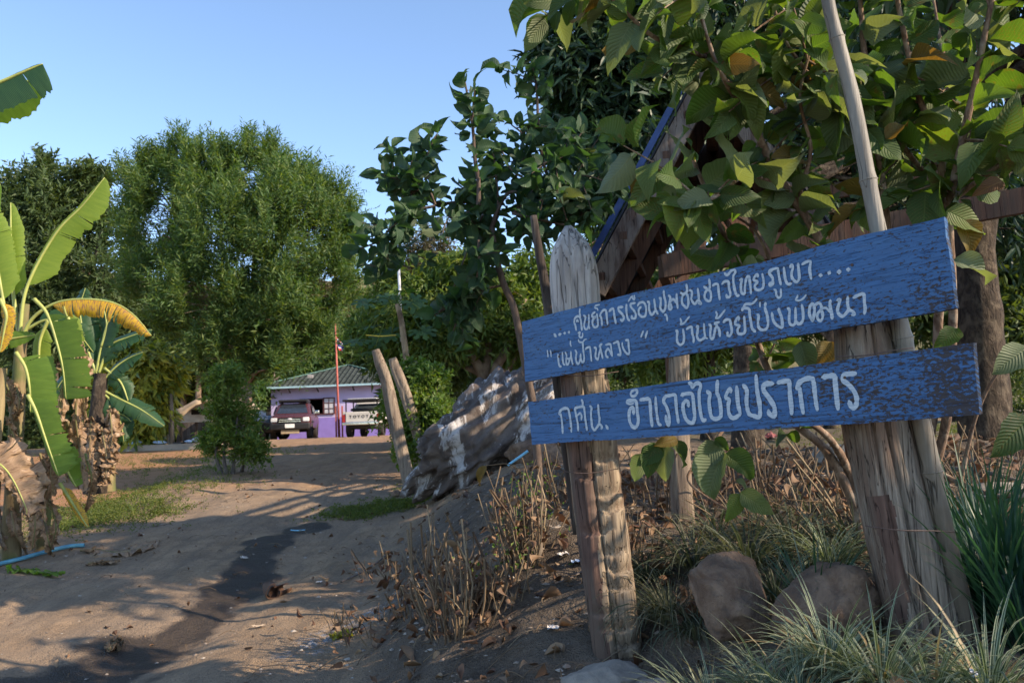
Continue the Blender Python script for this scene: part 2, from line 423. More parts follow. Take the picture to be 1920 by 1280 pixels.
M['bark_guava'] = m_bark('flaky guava bark', (.10, .062, .045), (.27, .185, .13), 40, .3, 1., (.33, .26, .20), dist=.008)
M['bark_brown'] = m_bark('brown sapling bark', (.065, .048, .04), (.14, .105, .085), 30, .3, .8, dist=.006)
M['bark_pale'] = m_bark('pale trunk bark', (.22, .16, .10), (.38, .30, .20), 9, .4, .7, (.13, .09, .06))
M['bark_mid'] = m_bark('orchard bark', (.11, .075, .052), (.24, .17, .12), 7, .5, .9, (.30, .24, .18))
M['bark_grey'] = m_bark('grey twig bark', (.10, .085, .075), (.20, .17, .15), 12, .4, .5)

M['guava'] = m_leaf('broad guava leaf', [(.050, .090, .024), (.078, .125, .030), (.062, .105, .036), (.10, .15, .034), (.045, .08, .034), (.12, .16, .04)],
                    .58, .40, (1.75, 2.05, .45), 13, (.15, .20, .07), (.14, .10, .035), .38)
M['guava_back'] = m_leaf('pale leaf underside green', [(.13, .165, .09), (.17, .205, .12), (.10, .14, .065)], .6, .34, (1.8, 1.8, .6), 13, (.22, .25, .14))
M['guava_yellow'] = m_leaf('yellowing leaf', [(.15, .11, .035), (.20, .16, .04), (.12, .065, .03)], .55, .4, (1.7, 1.3, .5), 13, (.35, .22, .06), (.16, .05, .015))
M['sapling_leaf'] = m_leaf('blue green sapling leaf', [(.030, .066, .034), (.042, .088, .044), (.054, .104, .044), (.036, .076, .042)], .5, .28, (1.8, 2.2, .7), 11, (.09, .14, .07))
M['mango_leaf'] = m_leaf('dark mango leaf', [(.022, .046, .024), (.032, .062, .030), (.042, .078, .036), (.026, .054, .030)], .42, .2, (1.8, 2., .5))
M['orchard_leaf'] = m_leaf('orchard leaf', [(.055, .10, .024), (.085, .145, .032), (.12, .18, .036), (.065, .115, .034), (.16, .19, .036)], .5, .34, (2., 1.9, .5))
M['acacia_leaf'] = m_leaf('feathery leaf', [(.036, .084, .026), (.058, .118, .034), (.088, .150, .040), (.046, .098, .034), (.13, .18, .045)], .55, .38, (2.1, 2.0, .5))
M['dusk_leaf'] = m_leaf('deep green leaf', [(.046, .078, .028), (.066, .105, .034), (.095, .138, .040), (.055, .09, .034)], .55, .28)
M['olive_leaf'] = m_leaf('olive hillside leaf', [(.075, .08, .028), (.10, .10, .035), (.055, .07, .025), (.13, .115, .045), (.10, .075, .035)], .65, .3)
M['dry_leaf_tree'] = m_leaf('sparse greyish leaf', [(.07, .065, .045), (.10, .08, .05), (.06, .07, .035)], .7, .25)
M['gold_leaf'] = m_leaf('gold variegated leaf', [(.16, .21, .035), (.30, .32, .045), (.42, .40, .06), (.10, .15, .035)], .45, .35, (1.7, 1.6, .5))
M['bright_leaf'] = m_leaf('bright creeper leaf', [(.085, .155, .03), (.13, .21, .04), (.06, .115, .03), (.17, .22, .05)], .5, .38, (1.8, 1.8, .4))
M['weed_leaf'] = m_leaf('low weed leaf', [(.07, .11, .02), (.11, .15, .03), (.15, .16, .04), (.06, .09, .03)], .6, .35)
M['papaya_leaf'] = m_leaf('papaya leaf', [(.05, .11, .035), (.08, .15, .05), (.04, .09, .03)], .5, .35)
M['litter'] = m_leaf('fallen brown leaf', [(.12, .066, .04), (.20, .115, .065), (.26, .175, .11), (.085, .05, .036), (.16, .08, .045), (.30, .21, .13)], .75, .12, (1.4, 1.1, .7))
M['straw'] = m_leaf('dead straw', [(.15, .105, .065), (.22, .16, .10), (.095, .062, .042), (.30, .235, .15)], .8, .15, (1.3, 1.1, .8))
M['grass_green'] = m_leaf('iris blade', [(.022, .062, .036), (.034, .085, .045), (.028, .07, .05)], .42, .25, (1.8, 2., .8))
M['grass_dull'] = m_leaf('dull tuft blade', [(.06, .075, .045), (.10, .115, .07), (.045, .06, .035), (.17, .165, .11)], .55, .25, (1.5, 1.6, .8))

def m_variegated():
    n = NT('white edged blade'); uvc = n.node('UVMap'); sep = n.node('SeparateXYZ', {0: uvc.outputs[0]})
    ax = n.math('ABSOLUTE', n.math('SUBTRACT', sep.outputs[0], .5))
    r = n.attr('rnd')
    g = n.ramp(r, [(.2, (.040, .068, .034)), (.5, (.07, .10, .05)), (.8, (.10, .13, .07))])
    c = n.mix(n.ramp(ax, [(.22, 0.), (.30, 1.)]), g, (.33, .37, .26))
    c = n.mix(n.ramp(r, [(.93, 0.), (.95, 1.)]), c, (.30, .22, .12))
    tr = n.node('BsdfTranslucent', {0: n.mix(1., c, (1.4, 1.5, .7), 'MULTIPLY')})
    n.fin(c, .5, None, .35); mx = n.node('MixShader'); mx.inputs[0].default_value = .25
    n.t.links.new(n.b.outputs[0], mx.inputs[1]); n.t.links.new(tr.outputs[0], mx.inputs[2]); n.t.links.new(mx.outputs[0], n.out.inputs[0])
    return n.m
M['variegated'] = m_variegated()

def m_banana(name, c1, c2, dead=None, deadf=0., trans=.42, tcol=(2.2, 2.1, .35)):
    n = NT(name); uvc = n.node('UVMap'); sep = n.node('SeparateXYZ', {0: uvc.outputs[0]})
    rib = n.node('TexWave', {'Vector': uvc.outputs[0], 'Scale': 14., 'Distortion': 1.2, 'Detail': 2.}, bands_direction='Y').outputs[1]
    big = n.noise(n.coord('UV', (1.2, 5, 1)), 2., 4)
    c = n.mix(n.ramp(big, [(.3, 0.), (.7, 1.)]), c1, c2)
    c = n.mix(n.math('MULTIPLY', rib, .22), c, tuple(x*1.5 for x in c2))
    if dead:
        e = n.math('ADD', n.noise(n.coord('UV', (2, 9, 1)), 3., 5), deadf)
        c = n.mix(n.ramp(e, [(.5, 0.), (.6, 1.)]), c, n.mix(n.noise(n.coord('UV', (1, 12, 1)), 8., 5), dead, tuple(x*1.9 for x in dead)))
    tr = n.node('BsdfTranslucent', {0: n.mix(1., c, tcol, 'MULTIPLY')})
    n.fin(c, .42, n.bump(rib, .25, .006), .4); mx = n.node('MixShader'); mx.inputs[0].default_value = trans
    n.t.links.new(n.b.outputs[0], mx.inputs[1]); n.t.links.new(tr.outputs[0], mx.inputs[2]); n.t.links.new(mx.outputs[0], n.out.inputs[0])
    return n.m
M['ban_bright'] = m_banana('sunlit banana blade', (.13, .21, .03), (.20, .27, .045))  # brighter, yellower blade copy with the sunlight put into its colour
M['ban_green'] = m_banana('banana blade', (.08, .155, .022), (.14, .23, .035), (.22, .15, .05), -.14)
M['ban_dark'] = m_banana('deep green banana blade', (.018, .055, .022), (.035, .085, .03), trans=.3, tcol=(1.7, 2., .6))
M['ban_yellow'] = m_banana('dying yellow banana blade', (.48, .29, .02), (.60, .38, .03), (.20, .105, .05), .0, .35, (1.4, 1.1, .4))
M['ban_dead'] = m_banana('dead banana leaf', (.22, .135, .075), (.36, .245, .15), (.12, .07, .04), -.05, .2, (1.2, 1.0, .7))
M['ban_rib'] = m_plain('banana midrib', (.33, .36, .10), .45, .4, .2)
M['ban_stem'] = m_bark('banana stem', (.13, .09, .05), (.30, .24, .13), 6, .15, .6, (.12, .14, .05))
M['petal'] = m_plain('white petal', (.75, .73, .8), .5)

M['rock_white'] = m_rock('white streaked dark rock', (.075, .062, .058), (.17, .145, .13), (.13, .09, .07), 2.4, (.50, .49, .49), 1.)
M['rock_brown'] = m_rock('smooth brown rock', (.13, .082, .056), (.24, .165, .115), (.085, .07, .058), 6., None, 1.)
M['rock_grey'] = m_rock('pale flat rock', (.22, .195, .165), (.32, .285, .24), (.17, .155, .14), 5., None, .6)
M['pebble'] = m_leaf('pebbles', [(.22, .17, .13), (.32, .27, .22), (.15, .12, .10), (.42, .37, .31)], .9, .0)
M['concrete'] = m_plain('weathered concrete', (.33, .28, .23), .9, .2, .2, 3, bump=.4)
M['wall_light'] = m_plain('pale lilac wall paint', (.50, .45, .70), .8, .2, .07, 1.2)
M['wall_dark'] = m_plain('violet wall paint', (.25, .19, .52), .8, .2, .10, 2.2)
M['roof_tile'] = m_plain('mossy grey green roof tile', (.042, .052, .048), .85, .2, .4, 2.5, bump=.4)
M['roof_ridge'] = m_plain('green ridge cap', (.09, .17, .15), .8, .2, .3, 4)
M['gutter'] = m_plain('pale blue gutter', (.36, .55, .62), .5, .3, .1)
M['eave'] = m_plain('dark eave soffit', (.055, .045, .045), .85)
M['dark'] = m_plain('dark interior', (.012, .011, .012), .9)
M['win_frame'] = m_plain('dark red window frame', (.09, .035, .035), .55)
M['pane'] = m_plain('milky window pane', (.55, .56, .60), .2, .5, .1, 2)
M['red_steel'] = m_plain('faded red steel', (.42, .115, .09), .6, .3, .2)
M['car_red'] = m_plain('dark red car paint', (.07, .022, .026), .3, .6, .08, 3)
M['car_white'] = m_plain('off white truck paint', (.52, .50, .46), .4, .5, .08, 3)
M['car_black'] = m_plain('black car trim', (.018, .018, .02), .5)
M['car_glass'] = m_plain('dark windscreen glass', (.025, .032, .045), .06, .8, .2)
M['tyre'] = m_plain('dusty tyre', (.035, .031, .028), .9)
M['chrome'] = m_plain('bright metal', (.62, .62, .62), .2, .5, .05, metal=1)
M['lamp_lens'] = m_plain('headlight lens', (.62, .64, .66), .12, .7, .1)
M['lamp_red'] = m_plain('tail lamp', (.33, .02, .02), .25, .6)
M['plate'] = m_plain('number plate', (.72, .72, .70), .5)
M['dust_tan'] = m_plain('dusty tan panel', (.36, .28, .18), .9)
M['canvas'] = m_plain('sun faded canvas', (.42, .33, .24), .9, .2, .1, 4)
M['white_tin'] = m_plain('white sheet wall', (.58, .60, .60), .7)
M['sack_white'] = m_plain('white woven sack', (.68, .66, .66), .8, .2, .12, 8, bump=.5)
M['sack_pink'] = m_plain('pinkish sack', (.50, .31, .25), .85, .2, .12, 8, bump=.5)
M['sack_blue'] = m_plain('blue white plastic bag', (.42, .55, .75), .6, .3, .25, 5)
M['pallet'] = m_plain('bleached pallet wood', (.46, .36, .29), .85, .2, .2, 12)
M['pipe_blue'] = m_plain('blue water pipe', (.10, .30, .42), .45, .4, .15, 9)
M['pvc'] = m_plain('white pvc pole', (.66, .66, .66), .5)
M['pvc_blue'] = m_plain('light blue pvc cap', (.22, .52, .72), .5)
M['wire'] = m_plain('rusty wire', (.09, .06, .05), .7)
M['yellow_cord'] = m_plain('yellow cord', (.55, .42, .05), .7)
M['flag_red'] = m_plain('flag red', (.5, .04, .05), .8); M['flag_white'] = m_plain('flag white', (.7, .7, .7), .8); M['flag_blue'] = m_plain('flag blue', (.05, .05, .22), .8)
M['paper'] = m_plain('litter paper', (.62, .58, .55), .8, .2, .2, 20)
M['pink_wrap'] = m_plain('red white packet', (.36, .10, .09), .6)
M['black_plastic'] = m_plain('black plastic', (.03, .03, .033), .5)

def m_bamboo():
    m = M['bamboo']; t = m.node_tree; b = t.nodes['Principled BSDF']; src = b.inputs['Base Color'].links[0].from_socket
    tc = t.nodes.new('ShaderNodeTexCoord'); sp = t.nodes.new('ShaderNodeSeparateXYZ'); t.links.new(tc.outputs['Object'], sp.inputs[0])
    no = t.nodes.new('ShaderNodeTexNoise'); no.inputs['Scale'].default_value = 5; t.links.new(tc.outputs['Object'], no.inputs['Vector'])
    ad = t.nodes.new('ShaderNodeMath'); ad.operation = 'ADD'; t.links.new(sp.outputs[2], ad.inputs[0]); t.links.new(no.outputs[0], ad.inputs[1])
    rp = t.nodes.new('ShaderNodeValToRGB'); rp.color_ramp.elements[0].position = .5; rp.color_ramp.elements[1].position = 1.; 
    ml = t.nodes.new('ShaderNodeMath'); ml.operation = 'MULTIPLY'; ml.inputs[1].default_value = .5; t.links.new(ad.outputs[0], ml.inputs[0]); t.links.new(ml.outputs[0], rp.inputs[0])
    mx = t.nodes.new('ShaderNodeMix'); mx.data_type = 'RGBA'; mx.blend_type = 'MULTIPLY'; mx.inputs[0].default_value = 1
    rp.color_ramp.elements[0].color = (.50, .44, .38, 1); rp.color_ramp.elements[1].color = (1, 1, 1, 1)
    t.links.new(src, mx.inputs[6]); t.links.new(rp.outputs[0], mx.inputs[7]); t.links.new(mx.outputs[2], b.inputs['Base Color'])
m_bamboo()
# ---------------------------------------------------------------- foliage tools
def tpl_diamond(fold=.12):
    return np.array([[0,0,0],[-.5,.42,fold],[0,1,0],[.5,.42,fold]], float), np.array([[0,3,2,1]]), np.array([[.5,0],[0,.42],[.5,1],[1,.42]])
def tpl_oval(fold=.10, curl=-.12):
    V = np.array([[0,0,0],[-.42,.28,fold],[-.44,.66,fold+curl*.4],[0,1,curl],[.44,.66,fold+curl*.4],[.42,.28,fold],[0,.3,0],[0,.66,curl*.4]], float)
    F = np.array([[0,6,1,1],[6,7,2,1],[7,3,3,2],[0,5,5,6],[5,4,7,6],[4,3,3,7]])
    F = [np.array([[6,7,2,1],[5,4,7,6]]), np.array([[0,6,1],[7,3,2],[0,5,6],[4,3,7]])]
    return V, F, np.stack([V[:,0]+.5, V[:,1]], 1)
def tpl_big(nx=6, ny=11, cup=.14, curl=-.25, corr=.014, seed=0, obov=.62, twist=.0, hole=None):
    rng = np.random.RandomState(seed)
    s = np.linspace(0, 1, ny+1); u = np.linspace(-1, 1, nx+1)
    wprof = np.clip(np.sin(np.pi * s**(.5/ (obov if obov > .5 else .5) * .62 + .18)), 0, 1)**.72 * .5
    wprof[0] = .015; wprof[-1] = .01
    U, S = np.meshgrid(u, s)
    edge = 1 + .05*np.sin(S*23 + rng.rand()*6)*np.abs(U)
    X = U * wprof[:, None] * edge
    Z = cup*np.abs(U)**1.3*np.sin(np.pi*S)*.8 + curl*S**2 + corr*np.cos(S*13*2*np.pi - np.abs(U)*6)*np.abs(U)*np.sin(np.pi*S)
    Z += twist*U*S*.5 + .05*np.sin(S*5+rng.rand()*6)*U
    Y = S - .35*curl**2*S**3
    V = np.stack([X, Y, Z], -1).reshape(-1, 3)
    i, j = np.meshgrid(np.arange(ny), np.arange(nx), indexing='ij'); w_ = nx+1
    F = np.stack([i*w_+j, i*w_+j+1, (i+1)*w_+j+1, (i+1)*w_+j], -1).reshape(-1, 4)
    return V, F, np.stack([U/2+.5, S], -1).reshape(-1, 2)
def place(tpl, pos, d, nrm, L, W, rnd=None, rng=None):
    V, F, uv = tpl; n = len(pos)
    y = unit(d); z = unit(nrm - y*np.sum(nrm*y, 1, keepdims=True)); x = np.cross(y, z)
    L = np.broadcast_to(L, (n,)); W = np.broadcast_to(W, (n,))
    W_ = V[None, :, 0:1]*W[:, None, None]*x[:, None] + V[None, :, 1:2]*L[:, None, None]*y[:, None] + V[None, :, 2:3]*L[:, None, None]*z[:, None] + pos[:, None]
    k = len(V); off = (np.arange(n)*k)
    Fs = [(f[None] + off[:, None, None]).reshape(-1, f.shape[1]) for f in (F if isinstance(F, list) else [F])]
    if rnd is None: rnd = (rng or np.random).rand(n)
    return W_.reshape(-1, 3), Fs, np.tile(uv, (n, 1)), np.repeat(rnd, k)
def rdir(rng, n):
    return unit(rng.randn(n, 3))
def clump_centres(blobs, rng, per=14, shell=.55):
    """blobs: (cx,cy,cz,rx,ry,rz[,density]); returns centres and their spread"""
    C, S, OUT = [], [], []
    for b in blobs:
        c = np.array(b[:3]); r = np.array(b[3:6]); m = max(3, int(per*(b[6] if len(b) > 6 else 1)))
        d = rdir(rng, m); rad = shell + (1-shell)*rng.rand(m, 1)**.7
        C.append(c + d*r*rad*.86); S.append(np.full(m, r.mean()*.36)*(.7+.6*rng.rand(m))); OUT.append(d)
    return np.concatenate(C), np.concatenate(S), np.concatenate(OUT)
def foliage(centres, spread, outd, rng, twigs=26, leaves=9, tl=.35, L=.1, W=.035, up=.3, droop=.0, tpl=None, jit=.5, lift=.35, ruf=.9, tight=1.):
    """twigs start round each clump centre and carry leaves; returns mesh arrays"""
    tpl = tpl or tpl_diamond()
    n = len(centres)*twigs
    ci = np.repeat(np.arange(len(centres)), twigs)
    off = rdir(rng, n) * (rng.rand(n, 1)**.5)
    base = centres[ci] + off*spread[ci][:, None]*np.array([tight, tight, 1.25 if tight < 1 else 1.])
    td = unit(outd[ci]*.8 + off*ruf + np.array([0, 0, up]) + rng.randn(n, 3)*.25)
    ln = tl*(.6+.8*rng.rand(n))
    k = np.arange(leaves)/leaves
    s = (k[None] + rng.rand(n, leaves)/leaves)
    pos = base[:, None] + td[:, None]*(s*ln[:, None])[..., None] - np.array([0, 0, 1.])*(droop*(s**2)*ln[:, None])[..., None]
    side = np.cross(td, unit(rng.randn(n, 3)))
    side = unit(side)
    sg = np.where(np.arange(leaves) % 2, 1, -1)[None, :, None]
    rr = unit(np.cross(td, side))[:, None]*rng.randn(n, leaves, 1)*jit
    ld = unit(td[:, None]*.7 + side[:, None]*sg*.8 + rr - np.array([0, 0, droop]))
    nr = unit(rng.randn(n, leaves, 3)*.55 + np.array([0, 0, lift]) + outd[ci][:, None]*.35)
    m = n*leaves
    LL = L*(.6+.7*rng.rand(m)); 
    rnd = np.clip(np.repeat(rng.rand(n), leaves)*.5 + rng.rand(m)*.5, 0, .999)
    return place(tpl, pos.reshape(-1, 3), ld.reshape(-1, 3), nr.reshape(-1, 3), LL, LL*(W/L), rnd)
def branches_to(mb, starts, ends, rng, r0, r1=.006, n=5, sag=.0, seg=5, wob=.06):
    for a, b in zip(starts, ends):
        a = np.array(a); b = np.array(b); l = np.linalg.norm(b-a)
        m = (a+b)/2 + rng.randn(3)*wob*l + np.array([0, 0, .10*l - sag*l])
        pts = smooth_path([a, m, b], seg)
        mb.tube(pts, np.linspace(r0*min(1, .35+l*.35), r1, len(pts)), n, cap=False)
def tree(name, label, cat, base, trunks, blobs, leafm, barkm, seed, group=None, per=14, shell=.5, r=(.12, .04), bn=6, draw_branches=True, twigpart=True, extra=None, **kw):
    """trunks: list of polylines (world); the first ends act as branching points"""
    rng = np.random.RandomState(seed)
    root = thing(name, label, cat, base, 0, group)
    tb = MB(); forks = []
    for q, t in enumerate(trunks):
        p = smooth_path(t, 6); rr = r[q] if isinstance(r, list) else r
        rad = np.linspace(rr[0], rr[1], len(p)); rad[0] *= 1.25; rad[1] *= 1.08
        V, F, uv = tube(p, rad, 12)
        nn = fbm(V[:, 0]*9, V[:, 1]*9, V[:, 2]*4, 3, seed)
        cc = np.repeat(p, 12, axis=0); V = cc + (V-cc)*(1+.16*nn)[:, None]
        tb.add(V, F, uv); forks += [(x, rd) for x, rd in zip(p[len(p)//3:], rad[len(p)//3:])]
    tb.obj('trunk', barkm, root, smooth=True)
    C, S, O = clump_centres(blobs, rng, per, shell)
    if draw_branches:
        br = MB(); fp = np.array([f[0] for f in forks]); fr = np.array([f[1] for f in forks])
        for c in C:
            dd = np.linalg.norm(fp - c, axis=1) + np.maximum(0, fp[:, 2] - c[2])*1.3
            k = int(np.argmin(dd + rng.rand(len(dd))*.3)); branches_to(br, [fp[k]], [c], rng, min(fr[k]*.5, .07*r[0][0]/.12 if isinstance(r, list) else .5*r[0]), n=bn)
        br.obj('branches', barkm, root, smooth=True)
    V, F, uv, rd = foliage(C, S, O, rng, **kw)
    tag(mobj('crown', V, F, leafm, root, rnd=rd, uv=uv, smooth=False), kind='stuff')
    return root
def blade_strip(base, d, side, L, W, bend, nseg=7, fold=.15, tipf=1.0, twist=0.):
    """one narrow grass blade: 3 verts across"""
    s = np.linspace(0, 1, nseg+1)
    ang = bend*s**1.3
    up = np.array([0, 0, 1.]); h = unit(np.array([d[0], d[1], 0.001])); e0 = math.asin(max(-1, min(1, d[2])))
    step = L/nseg; p = np.array(base, float); P_ = [p.copy()]
    for k in range(nseg):
        a = e0 - ang[k+1]; p = p + step*(h*math.cos(a) + up*math.sin(a)); P_.append(p.copy())
    P_ = np.array(P_); wd = W*.5*(np.minimum(1, s*6+.45))*(1-s**3*tipf)
    wd[-1] = W*.03
    sd = unit(side); t = unit(np.gradient(P_, axis=0)); nn = np.cross(t, sd)
    Lf = P_ - sd*wd[:, None] + nn*wd[:, None]*fold; Rt = P_ + sd*wd[:, None] + nn*wd[:, None]*fold
    V = np.stack([Lf, P_, Rt], 1).reshape(-1, 3)
    F = []
    for k in range(nseg):
        a = k*3; F += [[a, a+1, a+4, a+3], [a+1, a+2, a+5, a+4]]
    uv = np.stack([np.tile([0, .5, 1], nseg+1), np.repeat(s, 3)], 1)
    return V, np.array(F), uv
def grass_clump(name, label, cat, c, rng, n, L, W, matr, spread=.06, bend=(.5, 2.2), elev=(.7, 1.45), group=None, nseg=6, az=None, kindpart='blades', parent=None):
    c = np.array(c, float)
    root = parent or thing(name, label, cat, c, 0, group)
    mb = MB()
    for i in range(n):
        a = rng.rand()*2*np.pi if az is None else az[0] + (rng.rand()-.5)*az[1]
        e = elev[0] + (elev[1]-elev[0])*rng.rand()
        d = np.array([math.cos(a)*math.cos(e), math.sin(a)*math.cos(e), math.sin(e)])
        b = c + np.array([math.cos(a), math.sin(a), 0])*rng.rand()*spread
        sd = np.array([-math.sin(a), math.cos(a), 0]) + rng.randn(3)*.25
        V, F, uv = blade_strip(b, d, sd, L*(.55+.6*rng.rand()), W*(.7+.5*rng.rand()), bend[0]+(bend[1]-bend[0])*rng.rand(), nseg)
        mb.add(V, F, uv, np.full(len(V), rng.rand()))
    return tag(mb.obj(kindpart, matr, root, smooth=True), kind='stuff') and root
def rock(name, label, cat, c, r, seed, matr, amp=.35, sub=4, squash=0, parent=None, flat=.0, rot=0, shear=0, strata=0):
    import bmesh
    bm = bmesh.new(); bmesh.ops.create_icosphere(bm, subdivisions=sub, radius=1)
    V = np.array([v.co[:] for v in bm.verts]); F = np.array([[v.index for v in f.verts] for f in bm.faces]); bm.free()
    rg = np.random.RandomState(seed)
    # chop with random planes for facets, then roughen
    for k in range(15):
        n_ = unit(rg.randn(3)); d_ = .58+.26*rg.rand(); s_ = V@n_; V = V - np.maximum(0, s_-d_)[:, None]*n_*.93
    nn = fbm(V[:, 0]*1.7, V[:, 1]*1.7, V[:, 2]*1.7, 5, seed); V = V*(1+amp*nn)[:, None]
    nn = fbm(V[:, 0]*7, V[:, 1]*7, V[:, 2]*7, 3, seed+5); V = V*(1+(.02+amp*.2)*nn)[:, None]
    if strata:
        q_ = V[:, 0]*.9-V[:, 2]*.25; V = V*(1+strata*(2*np.abs(((q_*3.1+fbm(V[:, 0]*2, V[:, 1]*2, V[:, 2]*2, 3, seed)*.8) % 1)-.5)-.5)*1.6)[:, None]
    if flat: V[:, 2] = np.where(V[:, 2] > flat, flat+(V[:, 2]-flat)*.15, V[:, 2])
    V = V*np.array(r); V[:, 0] += shear*V[:, 2]; ca, sa = math.cos(rot), math.sin(rot); V = V@np.array([[ca, sa, 0], [-sa, ca, 0], [0, 0, 1]])
    o = bpy.data.objects.new(name, mesh_data(name, V, F, matr)); o.location = tuple(float(x) for x in c); COL.objects.link(o)
    if parent: o.parent = parent
    return tag(o, label, cat)
# ================================================================ GROUND
def axis_vals(lo, hi, d0, far_lo, far_hi, g=1.09):
    a = list(np.arange(lo, hi, d0)); s = d0
    while a[-1] < far_hi: s *= g; a.append(a[-1]+s)
    s = d0; b = [lo]
    while b[-1] > far_lo: s *= g; b.append(b[-1]-s)
    return np.array(b[1:][::-1] + a)
xs = axis_vals(-6.2, 5.2, .05, -420, 420, 1.075); ys = axis_vals(2.2, 13.5, .05, -40, 620, 1.045)
GX, GY = np.meshgrid(xs, ys); GZ = GV(GX, GY)
nxg = len(xs); nyg = len(ys)
def poly_dist(pts, X, Y):
    best = np.full(X.shape, 1e9)
    for a, b in zip(pts[:-1], pts[1:]):
        ax, ay, bx, by = a[0], a[1], b[0], b[1]; L2 = (bx-ax)**2+(by-ay)**2+1e-9
        t = np.clip(((X-ax)*(bx-ax)+(Y-ay)*(by-ay))/L2, 0, 1)
        wa = a[2]*(1-t)+b[2]*t
        best = np.minimum(best, np.hypot(X-ax-t*(bx-ax), Y-ay-t*(by-ay))/wa)
    return best
wetpath = [(*PG(px, py)[:2], wd) for px, py, wd in [(150,1279,.46),(250,1235,.40),(345,1180,.38),(430,1120,.33),(478,1060,.30),(500,1020,.32),(545,998,.27),(600,988,.25)]]
wetpath = [(wetpath[0][0]-.8, wetpath[0][1]-1.8, .5)] + wetpath
wetn = fbm(GX*2.2, GY*2.2, o=4, s=31)
wet = np.clip(1.22 - poly_dist(wetpath, GX, GY) + .75*wetn, 0, 1)
ashp = [(*PG(px, py)[:2], wd) for px, py, wd in [(560,1225,.16),(640,1185,.22),(700,1150,.22),(740,1130,.1)]]
ash = np.clip(1.3 - poly_dist(ashp, GX, GY), 0, 1)
mound = sstep((GX - road_right(GY) + .1) / .9) * (1 - .75*sstep((GY - 8.2)/2.)*sstep((3.2-GX)/1.)) * sstep((24-GY)/6)
orange = np.clip(sstep((road_left(GY) - GX - .1) / 1.2)*.8*sstep((GY-10)/5)*sstep((30-GY)/3), 0, 1)
orange = orange + .28*sstep((GY-12)/3)*sstep((3-GX)/2)*(1-orange)*sstep((60-GY)/20)
vegm = np.clip(.85*sstep((road_left(GY) - GX) / .6)*sstep((13-GY)/4) + .95*np.exp(-((GX-PG(700,955)[0])/.8)**2-((GY-PG(700,955)[1])/.5)**2)
               + .45*sstep((road_left(GY)-GX)/1)*sstep((GY-13)/3) + 1.0*sstep((GY-55)/10) + .5*sstep((GX-2.5)/1)*sstep((GY-9)/3), 0, 1)
F_ = (np.arange(nyg-1)[:, None]*nxg + np.arange(nxg-1)[None]); F_ = np.stack([F_, F_+1, F_+nxg+1, F_+nxg], -1)
cx = (GX[:-1, :-1]+GX[1:, 1:])/2; cy = (GY[:-1, :-1]+GY[1:, 1:])/2
en = fbm(cx*1.3, cy*1.3, o=3, s=44)*.25
isroad = (cx < road_right(cy)+.35+en) & (cx > road_left(cy)+en) & (cy < 36)
ishill = (cy > 62)
allV = np.stack([GX, GY, GZ], -1).reshape(-1, 3)
at = dict(wet=wet.ravel(), ash=ash.ravel(), mound=mound.ravel(), orange=orange.ravel(), veg=vegm.ravel())
def sub_ground(name, mask):
    f = F_[mask].reshape(-1, 4); used, inv = np.unique(f, return_inverse=True)
    o = mobj(name, allV[used], inv.reshape(-1, 4), M['soil'], None, attrs={k: v[used] for k, v in at.items()})
    return tag(o, kind='structure')
sub_ground('dirt_road', isroad); sub_ground('ground', ~isroad & ~ishill); sub_ground('hill', ishill)

rng = np.random.RandomState(11)
# pebbles, twigs and fallen leaves strewn over the ground
def scatter(n, xr, yr, keep, rg=rng):
    x = xr[0]+(xr[1]-xr[0])*rg.rand(n); y = yr[0]+(yr[1]-yr[0])*rg.rand(n)**1.2
    k = keep(x, y) > rg.rand(n); return x[k], y[k]
def on_mound(x, y): return sstep((x-road_right(y)-.0)/.7)
def pebbles(name, n, xr, yr, keep, s):
    x, y = scatter(n, xr, yr, keep); n = len(x)
    o8 = np.array([[1,0,0],[0,1,0],[-1,0,0],[0,-1,0],[0,0,.7],[0,0,-.7]]); f8 = np.array([[0,1,4],[1,2,4],[2,3,4],[3,0,4],[1,0,5],[2,1,5],[3,2,5],[0,3,5]])
    sc = s*(.3+rng.rand(n)**4*2.2)
    V = (o8[None]*(.7+.6*rng.rand(n, 6, 1)))*sc[:, None, None]*np.array([1, .8, .55]); a = rng.rand(n)*6.3
    c_, s_ = np.cos(a)[:, None], np.sin(a)[:, None]
    V = np.stack([V[..., 0]*c_-V[..., 1]*s_, V[..., 0]*s_+V[..., 1]*c_, V[..., 2]], -1) + np.stack([x, y, GV(x, y)], -1)[:, None]
    F = (f8[None]+(np.arange(n)*6)[:, None, None]).reshape(-1, 3)
    return tag(mobj(name, V.reshape(-1, 3), F, M['pebble'], None, rnd=np.repeat(rng.rand(n), 6), smooth=False), kind='stuff')
tag(pebbles('pebbles', 13000, (-7, 5), (3.2, 22), lambda x, y: .55+0*x, .0085), 'small stones strewn over the dirt road and the bank', 'pebbles')
tag(pebbles('soil_clods', 5200, (-1.6, 5), (2.6, 10), lambda x, y: .25+.7*on_mound(x, y), .014), 'crumbled soil clods on the dark bank below the sign', 'soil clods')
def edge_dens(x, y): return np.clip(np.exp(-((x-road_right(y)-.1)/.35)**2) + .8*np.exp(-((x-road_left(y))/.5)**2) + .5*np.exp(-(poly_dist(wetpath, x, y)-1.1)**2/.12), 0, 1)
tag(pebbles('edge_gravel', 6000, (-7, 0), (3.6, 26), edge_dens, .014), 'coarser gravel and clods along the road edges and the wet rut', 'gravel')
